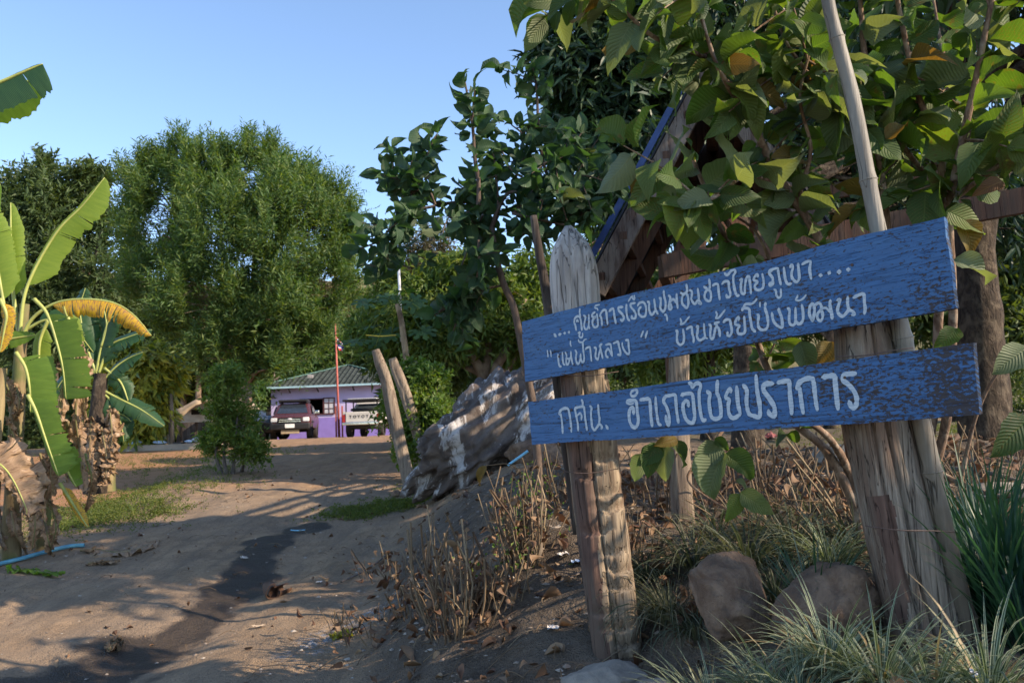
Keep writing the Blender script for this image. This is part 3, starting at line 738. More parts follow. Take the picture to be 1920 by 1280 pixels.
def litter(n, xr, yr, keep, s, matr, name, curl=-.5, h=.012, Wf=.42):
    x, y = scatter(n, xr, yr, keep); n = len(x)
    a = rng.rand(n)*6.3; d = np.stack([np.cos(a), np.sin(a), rng.randn(n)*.25], -1)
    nr = np.stack([rng.randn(n)*.5, rng.randn(n)*.5, np.ones(n)], -1); nr[rng.rand(n) < .15] = rng.randn(3)
    L = s*(.45+.9*rng.rand(n))
    V, F, uv, rd = [], [], [], []
    tpls = [tpl_big(2, 4, cu, cl, 0, k, .62, tw) for k, (cu, cl, tw) in enumerate([(.35, -.3, .2), (.5, .35, -.4), (.2, -.6, .5), (.6, .1, .3)])]
    off = 0; which = rng.randint(0, 4, n); pos = np.stack([x, y, GV(x, y)+h], -1)
    for k in range(4):
        q = which == k; v, f, u, r_ = place(tpls[k], pos[q], d[q], nr[q], L[q], L[q]*Wf, rng.rand(q.sum()))
        V.append(v); F.append(f[0]+off); off += len(v); uv.append(u); rd.append(r_)
    return tag(mobj(name, np.concatenate(V), np.concatenate(F), matr, None, rnd=np.concatenate(rd), uv=np.concatenate(uv)), kind='stuff')
def litdens(x, y):
    c = .25 + .0*x
    for (px, py, rr, wgt) in [(830,1130,.55,1.), (960,1080,.5,1.), (1050,1180,.35,.7), (700,1210,.6,.9), (1330,1010,.7,.8), (1450,900,1.2,.9), (1700,860,1.6,1.), (900,1000,.6,.7)]:
        g = LIT.setdefault((px, py), PG(px, py)); c = c + wgt*np.exp(-((x-g[0])**2+(y-g[1])**2)/rr**2)
    return np.clip(c, 0, 1)*on_mound(x, y)
LIT = {}
tag(litter(5200, (-1.9, 6), (2.4, 11), litdens, .085, M['litter'], 'fallen_leaves'), 'brown fallen leaves lying over the dark bank', 'fallen leaves')
tag(litter(650, (-6.5, -.5), (4, 16), lambda x, y: .5+0*x, .05, M['litter'], 'road_leaf_litter'), 'scattered dry leaf bits on the dirt road', 'fallen leaves')
# thin twigs and straw
def straws(name, n, xr, yr, keep, L, r, rise=.1):
    x, y = scatter(n, xr, yr, keep); n = len(x); mb = MB()
    for i in range(n):
        a = rng.rand()*6.3; l = L*(.3+rng.rand()); b = np.array([x[i], y[i], G(x[i], y[i])+.006])
        e = b + np.array([math.cos(a)*l, math.sin(a)*l, 0]); e[2] = G(e[0], e[1])+.008+rise*l*rng.rand()
        mid = (b+e)/2+np.array([rng.randn()*l*.08, rng.randn()*l*.08, .012+.05*l]); V, F, uv = tube(smooth_path([b, mid, e], 3), r*(.5+rng.rand()), 4)
        mb.add(V, F, uv, np.full(len(V), rng.rand()))
    return tag(mb.obj(name, M['straw'], None, smooth=True), kind='stuff')
tag(straws('twig_litter', 1500, (-1.9, 5.5), (2.6, 10), lambda x, y: .15+.85*on_mound(x, y), .16, .0022), 'thin dead twigs and straw over the bank', 'twig litter')
tag(straws('road_straw', 420, (-6.5, -.8), (4.2, 13), lambda x, y: .5+0*x, .12, .0022), 'bits of straw on the dirt road', 'straw')

# low weeds as tiny leaves
def weeds(name, label, cen, n, h, leaf, s=.03, cat='weeds', m='weed_leaf', tuft=9):
    V, F, uv, rd = [], [], [], []; P0 = []
    for (x, y, sx, sy, k) in cen:
        px = x+rng.randn(int(n*k))*sx; py = y+rng.randn(int(n*k))*sy; P0.append(np.stack([px, py, GV(px, py)], -1))
    P0 = np.concatenate(P0); nt_ = len(P0); hh = h*(.4+.9*rng.rand(nt_))
    pos = np.repeat(P0, tuft, 0); t_ = rng.rand(len(pos))
    pos = pos + rng.randn(len(pos), 3)*np.array([.025, .025, 0]) + np.stack([0*t_, 0*t_, t_*np.repeat(hh, tuft)], -1)
    d = unit(rng.randn(len(pos), 3)+np.array([0, 0, .5])); v, f, u, r_ = place(tpl_diamond(.1), pos, d, rng.randn(len(pos), 3)*.6+np.array([0, 0, 1]), s*(.5+rng.rand(len(pos))), s*.55, rng.rand(len(pos)))
    return tag(mobj(name, v, f, M[m], None, rnd=r_, uv=u, smooth=False), label, cat, kind='stuff')
def wc(px, py, sx, sy, k=1.): g = PG(px, py); return (g[0], g[1], sx, sy, k)
weeds('low_weeds', 'sunlit low weeds along the left edge of the dirt road', [wc(170,975,.45,.45,1.6), wc(215,960,.4,.6,1.6), wc(130,965,.4,.5,1), wc(250,925,.5,.8,.9), wc(330,915,.6,.8,.8), wc(300,960,.2,.3,.4)], 330, .07, .04)
weeds('weed_patch', 'green weed patch on the bank foot right of the road', [wc(700,957,.28,.13,1.6), wc(755,945,.22,.12,1.2), wc(660,970,.22,.1,.6), wc(815,905,.2,.25,.6), wc(1045,850,.25,.3,.5), wc(800,925,.4,.4,.5)], 240, .03, .03)
weeds('garden_weeds', 'thin green weeds on the sloping garden soil', [wc(240,885,1.2,1.2,.8), wc(320,865,1.,1.,.8), wc(480,850,.8,.8,.7), wc(200,850,1.5,1.5,.5), wc(390,880,.5,.6,.6)], 260, .08, .05)
weeds('far_ground_green', 'light green ground cover behind the sign under the trees', [wc(1400,760,1.5,1.2,1.), wc(1500,790,1.,.8,1), wc(1800,800,1.2,.8,1.2), wc(1280,720,2.,1.2,1.), wc(900,740,3.,2.,1.6), wc(1700,820,.8,.5,.7)], 420, .08, .06)
# ================================================================ HOUSE
def part(mb, name, m, parent, smooth=False): return mb.obj(name, m, parent, smooth=smooth)
HZ = 1.52                                             # level of the yard
hx = P(629, 822, 46)[0]; HY = 46.0
house = thing('house', 'small lilac house with grey green hipped tile roof behind the two pickups', 'house', (hx, HY, HZ))
W2, D2, EH = 3.45, 3.5, 2.78
b = MB()
b.box((hx, HY+.15, HZ+.55), (2*W2, .2, 1.1)); part(b, 'lower_wall', M['wall_dark'], house)
wx0, wx1 = P(577, 760, 46)[0], P(607, 760, 46)[0]      # opening with one shutter folded out to its right
wz0, wz1 = HZ+1.32, HZ+2.14
def wall_front(x0, x1, z0, z1): return ((x0+x1)/2, HY+.15, (z0+z1)/2), (x1-x0, .2, z1-z0)
wl = hx-W2; wr = hx+W2; ow = P(575, 760, 46)[0]-.4
w2a, w2b = P(716, 760, 46)[0]-.35, P(716, 760, 46)[0]+.75
b = MB()
zt = HZ+EH+.05
for x0, x1, z0, z1 in [(wl, wr, HZ+1.1, HZ+1.32), (wl, ow, HZ+1.32, wz1), (wx1, w2a, HZ+1.32, wz1), (w2b, wr, HZ+1.32, wz1), (wl, wr, wz1, zt)]:
    c_, d_ = wall_front(x0, x1, z0, z1); b.box(c_, d_)
b.box((wl+.1, HY+.25+3.4, HZ+EH/2), (.2, 6.8, EH)); b.box((wr-.1, HY+.25+3.4, HZ+EH/2), (.2, 6.8, EH)); b.box((hx, HY+7.15, HZ+EH/2), (2*W2, .2, EH))
part(b, 'wall', M['wall_light'], house)
b = MB(); b.box((hx, HY+2., HZ+1.7), (2*W2-.5, .1, 2.1)); part(b, 'room_dark', M['dark'], house)  # near-black sheet in place of the shade inside the room
def casement(cx, z0, z1, wd, y, name='window', ang=0.):
    f = MB(); h = z1-z0
    for sx in (-1, 1): f.box((cx+sx*(wd/2-.03), y, (z0+z1)/2), (.06, .05, h))
    for zz in (z0+.03, z1-.03): f.box((cx, y, zz), (wd-.12, .05, .06))
    f.box((cx, y, (z0+z1)/2), (.035, .04, h-.12))
    for k in (1, 2): f.box((cx, y, z0+h*k/3), (wd-.12, .038, .035))
    o = part(f, name, M['win_frame'], house)
    for i in (0, 1):
        for k in range(3):
            p_ = MB(); p_.box((cx+(i-.5)*(wd-.12)/2, y+.004, z0+h*(k+.5)/3), ((wd-.12)/2-.03, .012, h/3-.05)); part(p_, 'pane', M['pane'], o)
casement(P(617, 760, 46)[0], wz0-.05, wz1+.03, .64, HY-.0)
casement(w2a+.28, wz0, wz1, .52, HY+.02); casement(w2b-.28, wz0, wz1, .52, HY+.02)
b = MB()
b.box((ow+.03, HY+.03, (wz0+wz1)/2), (.06, .08, wz1-wz0)); b.box((wx1-.03, HY+.03, (wz0+wz1)/2), (.06, .08, wz1-wz0)); b.box(((ow+wx1)/2, HY+.03, wz1-.03), (wx1-ow-.12, .08, .06)); b.box(((ow+wx1)/2, HY+.03, wz0-.03), (wx1-ow, .08, .06))
part(b, 'window_frame', M['win_frame'], house)
# hipped roof made of corrugated tile columns
EX, EYF, EYB, EZ = W2+.95, HY-.42, HY+7.9, HZ+EH
apz = EZ+1.38; apx = hx; apy = (EYF+EYB)/2
rows = 9
def roof_face(e0, e1, apex, name, cols):
    mbq = MB(); e0, e1, apex = map(np.array, (e0, e1, apex)); nrm = unit(np.cross(e1-e0, apex-e0))
    if nrm[2] < 0: nrm = -nrm
    for i in range(cols):
        a, c = i/cols, (i+1)/cols
        def pt(u, v): 
            lo, hi = v/2, 1-v/2
            u2 = lo+(hi-lo)*u if False else u
            return e0+(e1-e0)*u2
        # column runs straight up the slope until it meets the hip
        ua = (a+c)/2; top = 1-abs(ua-.5)*2
        if top < .04: continue
        up = apex-(e0+e1)/2
        nr_ = max(1, int(math.ceil(rows*top)))
        wv = (e1-e0)/cols
        for r_ in range(nr_):
            v0, v1 = r_/rows, min((r_+1)/rows, top)+.012
            prof = [(.02, .0), (.18, .045), (.36, .055), (.54, .01), (.78, -.012), (.98, -.008)]
            A = [e0+(e1-e0)*a+wv*q+up*v0+nrm*(hh+.03) for q, hh in prof]; B = [e0+(e1-e0)*a+wv*q+up*v1+nrm*(hh+.008) for q, hh in prof]
            mbq.add(np.array(A+B), np.array([[k, k+1, k+7, k+6] for k in range(5)]))
    o = part(mbq, name, M['roof_tile'], house); o['kind'] = 'stuff'
    return o
A_, B_, C_, D_ = (hx-EX, EYF, EZ), (hx+EX, EYF, EZ), (hx+EX, EYB, EZ), (hx-EX, EYB, EZ); AP = (apx, apy, apz)
for e0, e1 in ((A_, B_), (B_, C_), (C_, D_), (D_, A_)): roof_face(e0, e1, AP, 'roof_tiles', 32)
b = MB(); b.add(np.array([A_, B_, C_, D_, AP])+np.array([0, 0, -.03]), [np.array([[0,1,4],[1,2,4],[2,3,4],[3,0,4]]), np.array([[3,2,1,0]])]); part(b, 'eave_underside', M['eave'], house)
for e in (A_, B_, C_, D_):
    b = MB(); e = np.array(e); ap = np.array(AP)
    for k in range(12):
        t0, t1 = k/12, (k+1.15)/12; b.bar(e+(ap-e)*t0+[0, 0, .07], e+(ap-e)*min(1, t1)+[0, 0, .05], .17, .06)
    part(b, 'ridge_caps', M['roof_ridge'], house)
b = MB(); b.box((hx, EYF-.04, EZ-.01), (2*EX, .09, .10)); b.box((hx-EX-.02, (EYF+EYB)/2, EZ-.01), (.05, EYB-EYF, .09)); part(b, 'gutter', M['gutter'], house)
for px in (544, 597, 664):
    x = P(px, 742, 46)[0]; b = MB(); b.bar((x, HY+.05, HZ+2.5), (x, HY-.36, HZ+2.68), .05); part(b, 'bracket', M['car_black'], house)
b = MB(); c = P(579, 709, 43.9); b.box(c+[0, .35, .12], (.28, .04, .16), M=Matrix.Rotation(.35, 3, 'X')); part(b, 'roof_patch', M['paper'], house)

# flag pole
fb = P(636, 818, 41); fb[2] = G(fb[0], fb[1])
ft = P(628.5, 600, 41)
fp = thing('flag_pole', 'thin red steel flag pole standing in front of the lilac house', 'flag pole', fb)
b = MB(); b.tube([fb, (fb+ft)/2, ft], [.06, .05, .035], 8); part(b, 'pole', M['red_steel'], fp, True)
for dx in (-.14, .16):
    b = MB(); b.box(fb+[dx, .02, .75], (.07, .07, 1.5)); part(b, 'base_post', M['red_steel'], fp)
fl = P(630, 633, 41)
V = []; nu, nv = 12, 9
for i in range(nu+1):
    for j in range(nv+1):
        u, v = i/nu, j/nv; V.append(fl+np.array([.035+u*.30+.03*math.sin(v*6), .06*math.sin(u*9+v*2), -.45*v-.30*u+.03*math.sin(u*11)]))
fidx = [[i*(nv+1)+j, (i+1)*(nv+1)+j, (i+1)*(nv+1)+j+1, i*(nv+1)+j+1] for i in range(nu) for j in range(nv)]
stripe = [(0, 1, 2, 2, 2, 2, 1, 0, 0)[j] for i in range(nu) for j in range(nv)]
flag = mobj('flag', np.array(V), np.array(fidx), [M['flag_red'], M['flag_white'], M['flag_blue']], fp, midx=stripe)

# ================================================================ PICKUPS
def wheel(parent, c, r=.37, w=.26):
    t = MB(); c = np.array(c, float)
    t.lathe([(r*.62, -w/2), (r*.93, -w/2), (r, -w*.35), (r, w*.35), (r*.93, w/2), (r*.62, w/2)], c, 20, 'x'); o = part(t, 'wheel', M['tyre'], parent, True)
    q = MB(); q.lathe([(.02, -w*.36), (r*.3, -w*.38), (r*.45, -w*.25), (r*.63, -w*.44), (r*.63, w*.44), (r*.45, w*.25), (r*.3, w*.38), (.02, w*.36)], c, 12, 'x'); part(q, 'rim', M['chrome'], o, True)
def loft(secs):
    """body skin from rings given as (y, [(x,z)...]) with equal counts, mirrored in x; closed caps"""
    V = []; n = len(secs[0][1])
    for y, pr in secs:
        ring = [(x, y, z) for x, z in pr] + [(-x, y, z) for x, z in pr[::-1]]; V += ring
    m = 2*n; F = [[i*m+j, i*m+(j+1) % m, (i+1)*m+(j+1) % m, (i+1)*m+j] for i in range(len(secs)-1) for j in range(m)]
    return np.array(V, float), np.array(F), m
def car_body(name, secs, m, parent, M4):
    V, F, k = loft(secs); n = len(secs)
    V = (np.c_[V, np.ones(len(V))] @ np.array(M4).T)[:, :3]
    o = mobj(name, V, [F, np.array([list(range(k))[::-1]]), np.array([list(range(k))])+(n-1)*k], m, parent, smooth=False)
    md = o.modifiers.new('bevel', 'BEVEL'); md.width = .045; md.segments = 3; md.limit_method = 'ANGLE'; md.angle_limit = R(22)
    for p in o.data.polygons: p.use_smooth = True
    return o
def T(M4, p): return (np.array(M4) @ np.array([*p, 1.]))[:3]
def carbox(parent, name, m, M4, c, d, top=None, bev=.02):
    b = MB(); b.box((0, 0, 0), d, top=top); V = np.concatenate(b.V)+np.array(c); V = (np.c_[V, np.ones(len(V))] @ np.array(M4).T)[:, :3]
    o = mobj(name, V, b.F[4][0], m, parent, smooth=False)
    if bev:
        md = o.modifiers.new('bevel', 'BEVEL'); md.width = bev; md.segments = 2; md.limit_method = 'ANGLE'
    return o
def wheels(root, M4, ys_, hw, r=.37):
    for yy in ys_:
        for sx in (-1, 1):
            t = MB(); t.lathe([(r*.6, -.13), (r*.93, -.13), (r, -.09), (r, .09), (r*.93, .13), (r*.6, .13)], (sx*hw, yy, r), 20, 'x')
            V = np.concatenate(t.V); V = (np.c_[V, np.ones(len(V))] @ np.array(M4).T)[:, :3]
            o = mobj('wheel', V, t.F[4][0], M['tyre'], root)
            t = MB(); t.lathe([(.02, -.09), (r*.3, -.10), (r*.45, -.06), (r*.61, -.11), (r*.61, .11), (r*.45, .06), (r*.3, .10), (.02, .09)], (sx*hw, yy, r), 12, 'x')
            V = np.concatenate(t.V); V = (np.c_[V, np.ones(len(V))] @ np.array(M4).T)[:, :3]
            mobj('rim', V, t.F[4][0], M['chrome'], o)
# dark red pickup, nose to the camera, turned a little
c0 = P(544, 820, 38.5); c0[2] = G(c0[0], c0[1])
red = thing('pickup_truck', 'dark red pickup parked nose first before the lilac house, with a rack on its roof', 'pickup truck', c0)
M4 = Matrix.Translation(c0) @ Matrix.Rotation(R(9), 4, 'Z')      # local -Y is the nose
hb = .50
car_body('body', [(-.0, [(.74, hb), (.80, hb+.28), (.78, .98), (.66, 1.02)]), (.12, [(.86, hb), (.92, hb+.25), (.89, 1.03), (.74, 1.08)]), (1.15, [(.90, hb), (.94, .80), (.91, 1.10), (.80, 1.15)]),
                  (5.1, [(.90, hb), (.93, .80), (.90, 1.12), (.82, 1.14)])], M['car_red'], red, M4)
car_body('cabin', [(1.02, [(.85, 1.08), (.83, 1.12), (.80, 1.14), (.72, 1.15)]), (1.75, [(.87, 1.08), (.79, 1.45), (.70, 1.62), (.60, 1.66)]), (3.0, [(.87, 1.08), (.79, 1.48), (.70, 1.68), (.60, 1.72)]), (3.5, [(.86, 1.08), (.78, 1.4), (.70, 1.60), (.6, 1.62)])], M['car_red'], red, M4)
def carquad(name, pts, m, th=.012):
    P4 = np.array([T(M4, p) for p in pts]); n_ = unit(np.cross(P4[1]-P4[0], P4[2]-P4[0])); b = MB(); b.hexa(np.vstack([P4, P4+n_*th])); return part(b, name, m, red)
carquad('windscreen', [(-.70, 1.08, 1.175), (.70, 1.08, 1.175), (.56, 1.67, 1.59), (-.56, 1.67, 1.59)], M['car_glass'], .03)
for s_ in (1, -1):
    b = MB(); q = [(s_*.895, 1.5, 1.18), (s_*.895, 3.1, 1.18), (s_*.80, 3.05, 1.56), (s_*.80, 1.9, 1.56)]; P4 = np.array([T(M4, p) for p in q]); b.hexa(np.vstack([P4, P4+(T(M4, (s_*.02, 0, .004))-T(M4, (0, 0, 0)))])); part(b, 'side_window', M['car_glass'], red)
carbox(red, 'grille', M['car_black'], M4, (0, -.02, .86), (1.02, .08, .22))
for zz in (.80, .88): carbox(red, 'grille_bar', M['chrome'], M4, (0, -.07, zz), (.96, .03, .035), bev=0)
b = MB(); b.lathe([(.001, -.02), (.07, -.02), (.085, 0.), (.07, .02), (.001, .02)], (0, 0, 0), 18, 'y'); V = np.concatenate(b.V)*np.array([1.3, 1, .62])+np.array([0, -.10, .90]); mobj('emblem', (np.c_[V, np.ones(len(V))] @ np.array(M4).T)[:, :3], b.F[4][0], M['lamp_lens'], red)
for s_ in (-1, 1):
    carbox(red, 'headlight', M['lamp_lens'], M4, (s_*.70, .04, .88), (.30, .14, .20), bev=.04)
    o = carbox(red, 'mirror', M['chrome'] if s_ > 0 else M['car_black'], M4, (s_*1.10, 1.35, 1.22), (.22, .12, .17), bev=.04)
    carbox(red, 'fog_lamp', M['lamp_lens'], M4, (s_*.66, -.13, .60), (.15, .05, .11), bev=.02)
carbox(red, 'bumper', M['car_black'], M4, (0, -.02, .58), (1.78, .28, .30), bev=.06)
carbox(red, 'skid_plate', M['dust_tan'], M4, (0, .05, .34), (.8, .2, .18), bev=.02)
carbox(red, 'number_plate', M['plate'], M4, (0, -.175, .60), (.42, .02, .18), bev=.01)
carbox(red, 'roof_rack', M['car_black'], M4, (.0, 2.3, 1.80), (1.35, 1.5, .10), bev=.03)
for s_ in (-1, 1): carbox(red, 'rack_rail', M['car_black'], M4, (s_*.62, 2.3, 1.73), (.05, 1.5, .08), bev=0)
b = MB(); b.box((0, 0, 0), (1.5, 3.6, .16)); V = np.concatenate(b.V)+np.array([0, 2.6, .42]); mobj('chassis', (np.c_[V, np.ones(len(V))] @ np.array(M4).T)[:, :3], b.F[4][0], M['car_black'], red)
wheels(red, M4, (.85, 4.1), .80, .38)
for s_ in (-1, 1):
    carbox(red, 'wheel_arch', M['car_black'], M4, (s_*.90, .85, .78), (.12, 1.0, .12), bev=.05)
# off-white pickup seen from behind
c0 = P(678, 812, 38.0); c0[2] = G(c0[0], c0[1])
wh = thing('pickup_truck', 'off white pickup parked tail first with a black frame over its bed', 'pickup truck', c0)
M4w = Matrix.Translation(c0) @ Matrix.Rotation(R(-2), 4, 'Z')
M4 = M4w
car_body('body', [(0, [(.80, .62), (.84, .75), (.83, 1.10), (.80, 1.12)]), (1.9, [(.82, .55), (.85, .75), (.84, 1.12), (.80, 1.14)]), (3.9, [(.82, .55), (.85, .75), (.83, 1.10), (.78, 1.12)]), (4.8, [(.78, .6), (.8, .75), (.76, .98), (.7, 1.0)])], M['car_white'], wh, M4)
car_body('cabin', [(1.75, [(.80, 1.06), (.78, 1.12), (.74, 1.2), (.70, 1.2)]), (1.95, [(.81, 1.06), (.72, 1.45), (.64, 1.58), (.56, 1.60)]), (3.1, [(.81, 1.06), (.72, 1.45), (.64, 1.58), (.56, 1.60)]), (3.8, [(.8, 1.06), (.74, 1.12), (.7, 1.15), (.66, 1.15)])], M['car_white'], wh, M4)
def wq(name, pts, m, th=.02):
    P4 = np.array([T(M4w, p) for p in pts]); n_ = unit(np.cross(P4[1]-P4[0], P4[2]-P4[0])); b = MB(); b.hexa(np.vstack([P4, P4+n_*th])); return part(b, name, m, wh)
wq('rear_window', [(-.60, 1.80, 1.22), (.60, 1.80, 1.22), (.52, 1.915, 1.50), (-.52, 1.915, 1.50)], M['car_glass'])
tg = carbox(wh, 'tailgate', M['car_white'], M4, (0, -.045, .88), (1.36, .07, .42), bev=.015)
fc = bpy.data.curves.new('lettering', 'FONT'); fc.body = 'TOYOTA'; fc.size = .175; fc.align_x = 'CENTER'; fc.align_y = 'CENTER'; fc.extrude = .004; fc.space_character = 1.7; fc.offset = .004
fo = bpy.data.objects.new('lettering_curve', fc); COL.objects.link(fo)
bpy.context.view_layer.update(); dg = bpy.context.evaluated_depsgraph_get(); lm = bpy.data.meshes.new_from_object(fo.evaluated_get(dg)); bpy.data.objects.remove(fo)
lm.materials.clear(); lm.materials.append(M['car_black']); lo = bpy.data.objects.new('lettering', lm); COL.objects.link(lo)
lo.matrix_world = M4w @ Matrix.Translation((0, -.087, .90)) @ Matrix.Rotation(R(90), 4, 'X'); lo.parent = tg
lo.matrix_parent_inverse = tg.matrix_world.inverted() if False else Matrix.Translation(-Vector(c0))
for s_ in (-1, 1):
    carbox(wh, 'tail_light', M['lamp_red'], M4, (s_*.775, -.03, .84), (.13, .07, .34), bev=.01)
    carbox(wh, 'bed_side', M['car_white'], M4, (s_*.80, .9, 1.12), (.06, 1.8, .05), bev=.015)
    for yy in (.1, 1.6): carbox(wh, 'rack_leg', M['car_black'], M4, (s_*(.74-.04), yy, 1.37), (.05, .05, .5), bev=0)
carbox(wh, 'bumper', M['chrome'], M4, (0, -.14, .60), (1.62, .16, .14), bev=.03)
carbox(wh, 'rack_roof', M['car_black'], M4, (0, .85, 1.63), (1.62, 2.0, .09), bev=.03)
carbox(wh, 'rack_board', M['pvc'], M4, (.05, .75, 1.70), (1.25, 1.6, .03), bev=0)
carbox(wh, 'load', M['car_black'], M4, (.05, .9, 1.22), (1.2, 1.2, .12), bev=.04)
b = MB(); b.box((0, 0, 0), (1.3, 3.8, .2)); V = np.concatenate(b.V)+np.array([0, 2.2, .46]); mobj('chassis', (np.c_[V, np.ones(len(V))] @ np.array(M4).T)[:, :3], b.F[4][0], M['car_black'], wh)
wheels(wh, M4, (.95, 3.9), .72, .36)

# dark parked car mostly behind the shrub, left of the red pickup
c0 = P(470, 822, 40); c0[2] = G(c0[0], c0[1])
dk = thing('parked_car', 'dark car half hidden behind the shrub left of the red pickup', 'car', c0)
M4 = Matrix.Translation(c0) @ Matrix.Rotation(R(60), 4, 'Z')
car_body('body', [(-2.1, [(.70, .35), (.80, .5), (.76, .75), (.6, .8)]), (-1.0, [(.82, .3), (.86, .6), (.82, .88), (.72, .92)]), (1.6, [(.82, .3), (.86, .6), (.82, .92), (.72, .96)]), (2.1, [(.74, .4), (.8, .6), (.76, .85), (.66, .9)])], M['car_black'], dk, M4)
car_body('cabin', [(-1.0, [(.78, .85), (.76, .9), (.7, .93), (.6, .93)]), (-.3, [(.78, .85), (.68, 1.2), (.6, 1.38), (.5, 1.42)]), (1.1, [(.78, .85), (.68, 1.2), (.6, 1.38), (.5, 1.42)]), (1.7, [(.76, .85), (.72, .92), (.66, .96), (.6, .96)])], M['car_glass'], dk, M4)
wheels(dk, M4, (-1.35, 1.3), .74, .31)
# ================================================================ SIGN
def lerp(a, b, t): return a + (b-a)*t
class Board:
    """a plank given by its four front corners; front surface is bilinear between them"""
    def __init__(s, c): s.tl, s.tr, s.br, s.bl = [np.array(p) for p in c]; s.n = unit(np.cross(s.br-s.bl, s.tl-s.bl)); s.len = np.linalg.norm((s.br+s.tr)/2-(s.bl+s.tl)/2); s.h = np.linalg.norm(s.tl-s.bl)
    def pt(s, u, v):
        u = np.asarray(u)[..., None]; v = np.asarray(v)[..., None]
        return (s.bl*(1-u)+s.br*u)*(1-v) + (s.tl*(1-u)+s.tr*u)*v
    def uv(s, px, py):
        """board coordinates seen at a pixel, solved on the board's own surface"""
        d = CMn @ np.array([(px - 960) / FOC, -(py - 640) / FOC, -1.0]); o = np.array([0, 0, EYE])
        u, v, t = .5, .5, 3.5
        for k in range(12):
            f = s.pt(u, v) - (o + d*t); e = 1e-4
            J = np.stack([(s.pt(u+e, v)-s.pt(u-e, v))/(2*e), (s.pt(u, v+e)-s.pt(u, v-e))/(2*e), -d], 1)
            q = np.linalg.solve(J, -f); u += q[0]; v += q[1]; t += q[2]
        return u, v
B1 = Board([P(978, 602, 4.25), P(1770, 405, 2.77), P(1793, 578, 2.77), P(985, 715, 4.25)])
B2 = Board([P(990, 753, 4.21), P(1825, 642, 2.71), P(1836, 778, 2.71), P(998, 833, 4.21)])
for b_ in (B1, B2):
    if b_.n[1] > 0: b_.n = -b_.n
def make_board(B, parent, seed, cracks, th=.028):
    nu, nv = 320, 44
    u = np.linspace(0, 1, nu+1); v = np.linspace(0, 1, nv+1); U, V_ = np.meshgrid(u, v, indexing='ij')
    # uneven sawn edges
    et = fbm(u*9, 0*u, seed, 3, seed)*.020 + fbm(u*40, 0*u, seed, 2, seed+1)*.004
    eb = fbm(u*7, 0*u, seed+3, 3, seed+2)*.018 + fbm(u*40, 0*u, seed, 2, seed+3)*.004
    er = fbm(v*5, 0*v, seed, 3, seed+5)*.0016; el = fbm(v*5, 0*v, seed, 3, seed+6)*.0016
    VV = V_*(1+et[:, None]-eb[:, None]) + eb[:, None]; UU = U*(1+er[None]-el[None]) + el[None]
    p = B.pt(UU, VV)
    x = UU*B.len; y = VV*B.h
    grain = fbm(x*2.2, y*70, 0, 3, seed+9)*.0012 + fbm(x*1.5, y*6, 0, 2, seed+10)*.003
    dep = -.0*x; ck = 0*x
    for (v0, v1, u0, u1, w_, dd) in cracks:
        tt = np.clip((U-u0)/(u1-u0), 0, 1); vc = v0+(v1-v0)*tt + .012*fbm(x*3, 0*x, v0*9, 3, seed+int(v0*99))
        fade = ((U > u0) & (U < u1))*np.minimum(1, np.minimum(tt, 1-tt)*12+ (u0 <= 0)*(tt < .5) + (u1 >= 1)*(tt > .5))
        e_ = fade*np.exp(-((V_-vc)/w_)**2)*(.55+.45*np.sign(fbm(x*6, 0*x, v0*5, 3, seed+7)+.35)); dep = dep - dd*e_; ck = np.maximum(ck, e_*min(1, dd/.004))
    wear = fbm(x*3.2, y*5, 0, 3, seed+20)*.5+.5
    fr = p + B.n*(grain+dep)[..., None]
    n1 = (nu+1)*(nv+1)
    bk = p - B.n*th
    i, j = np.meshgrid(np.arange(nu), np.arange(nv), indexing='ij'); w_ = nv+1
    F = np.stack([i*w_+j, (i+1)*w_+j, (i+1)*w_+j+1, i*w_+j+1], -1).reshape(-1, 4)
    rim = [k*w_ for k in range(nu+1)] + [nu*w_+k for k in range(1, nv+1)] + [k*w_+nv for k in range(nu-1, -1, -1)] + [k for k in range(nv-1, 0, -1)]
    rim = np.array(rim); m = len(rim)
    Vb = bk.reshape(-1, 3)[rim]; 
    VV3 = np.vstack([fr.reshape(-1, 3), Vb, fr.reshape(-1, 3)[rim]])
    S = np.stack([n1+m+np.arange(m), n1+np.arange(m), n1+(np.arange(m)+1) % m, n1+m+(np.arange(m)+1) % m], -1)
    # back face as strips between opposite rim points
    back = np.array([[n1+k, n1+k+1, n1+nu+nv+nu-k-1, n1+nu+nv+nu-k] for k in range(nu)])
    uvf = np.stack([x, y], -1).reshape(-1, 2); uv = np.vstack([uvf, uvf[rim]+.01, uvf[rim]])
    right = np.clip((U-.55)/.4, 0, 1) if seed > 50 else np.clip((U-.05)/.5, 0, 1)*.45*np.clip(1.2-V_*1.3, .25, 1)+.12*np.exp(-((V_-.62)/.1)**2)
    wr = (right*.9 + .30*wear - .10 + .25*np.exp(-(np.minimum(V_, 1-V_)/.03)**2))
    wv = wr.reshape(-1); wv = np.concatenate([wv, np.full(m, .95), wv[rim]])
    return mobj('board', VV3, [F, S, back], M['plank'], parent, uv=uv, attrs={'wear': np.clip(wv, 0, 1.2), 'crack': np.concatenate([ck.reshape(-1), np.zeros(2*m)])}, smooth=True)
sb = P(1160, 1245, 4.07)
sign = thing('signboard', 'weathered blue signboard of two hand lettered planks on two thick old wooden posts', 'signboard', (sb[0], sb[1], G(sb[0], sb[1])))
bo1 = make_board(B1, sign, 11, [(.715, .70, 0, .55, .006, .004), (.40, .34, .0, .46, .008, .008), (.86, .80, 0, .3, .006, .002), (.55, .45, .5, 1, .006, .002), (.18, .15, .3, .9, .006, .003)])
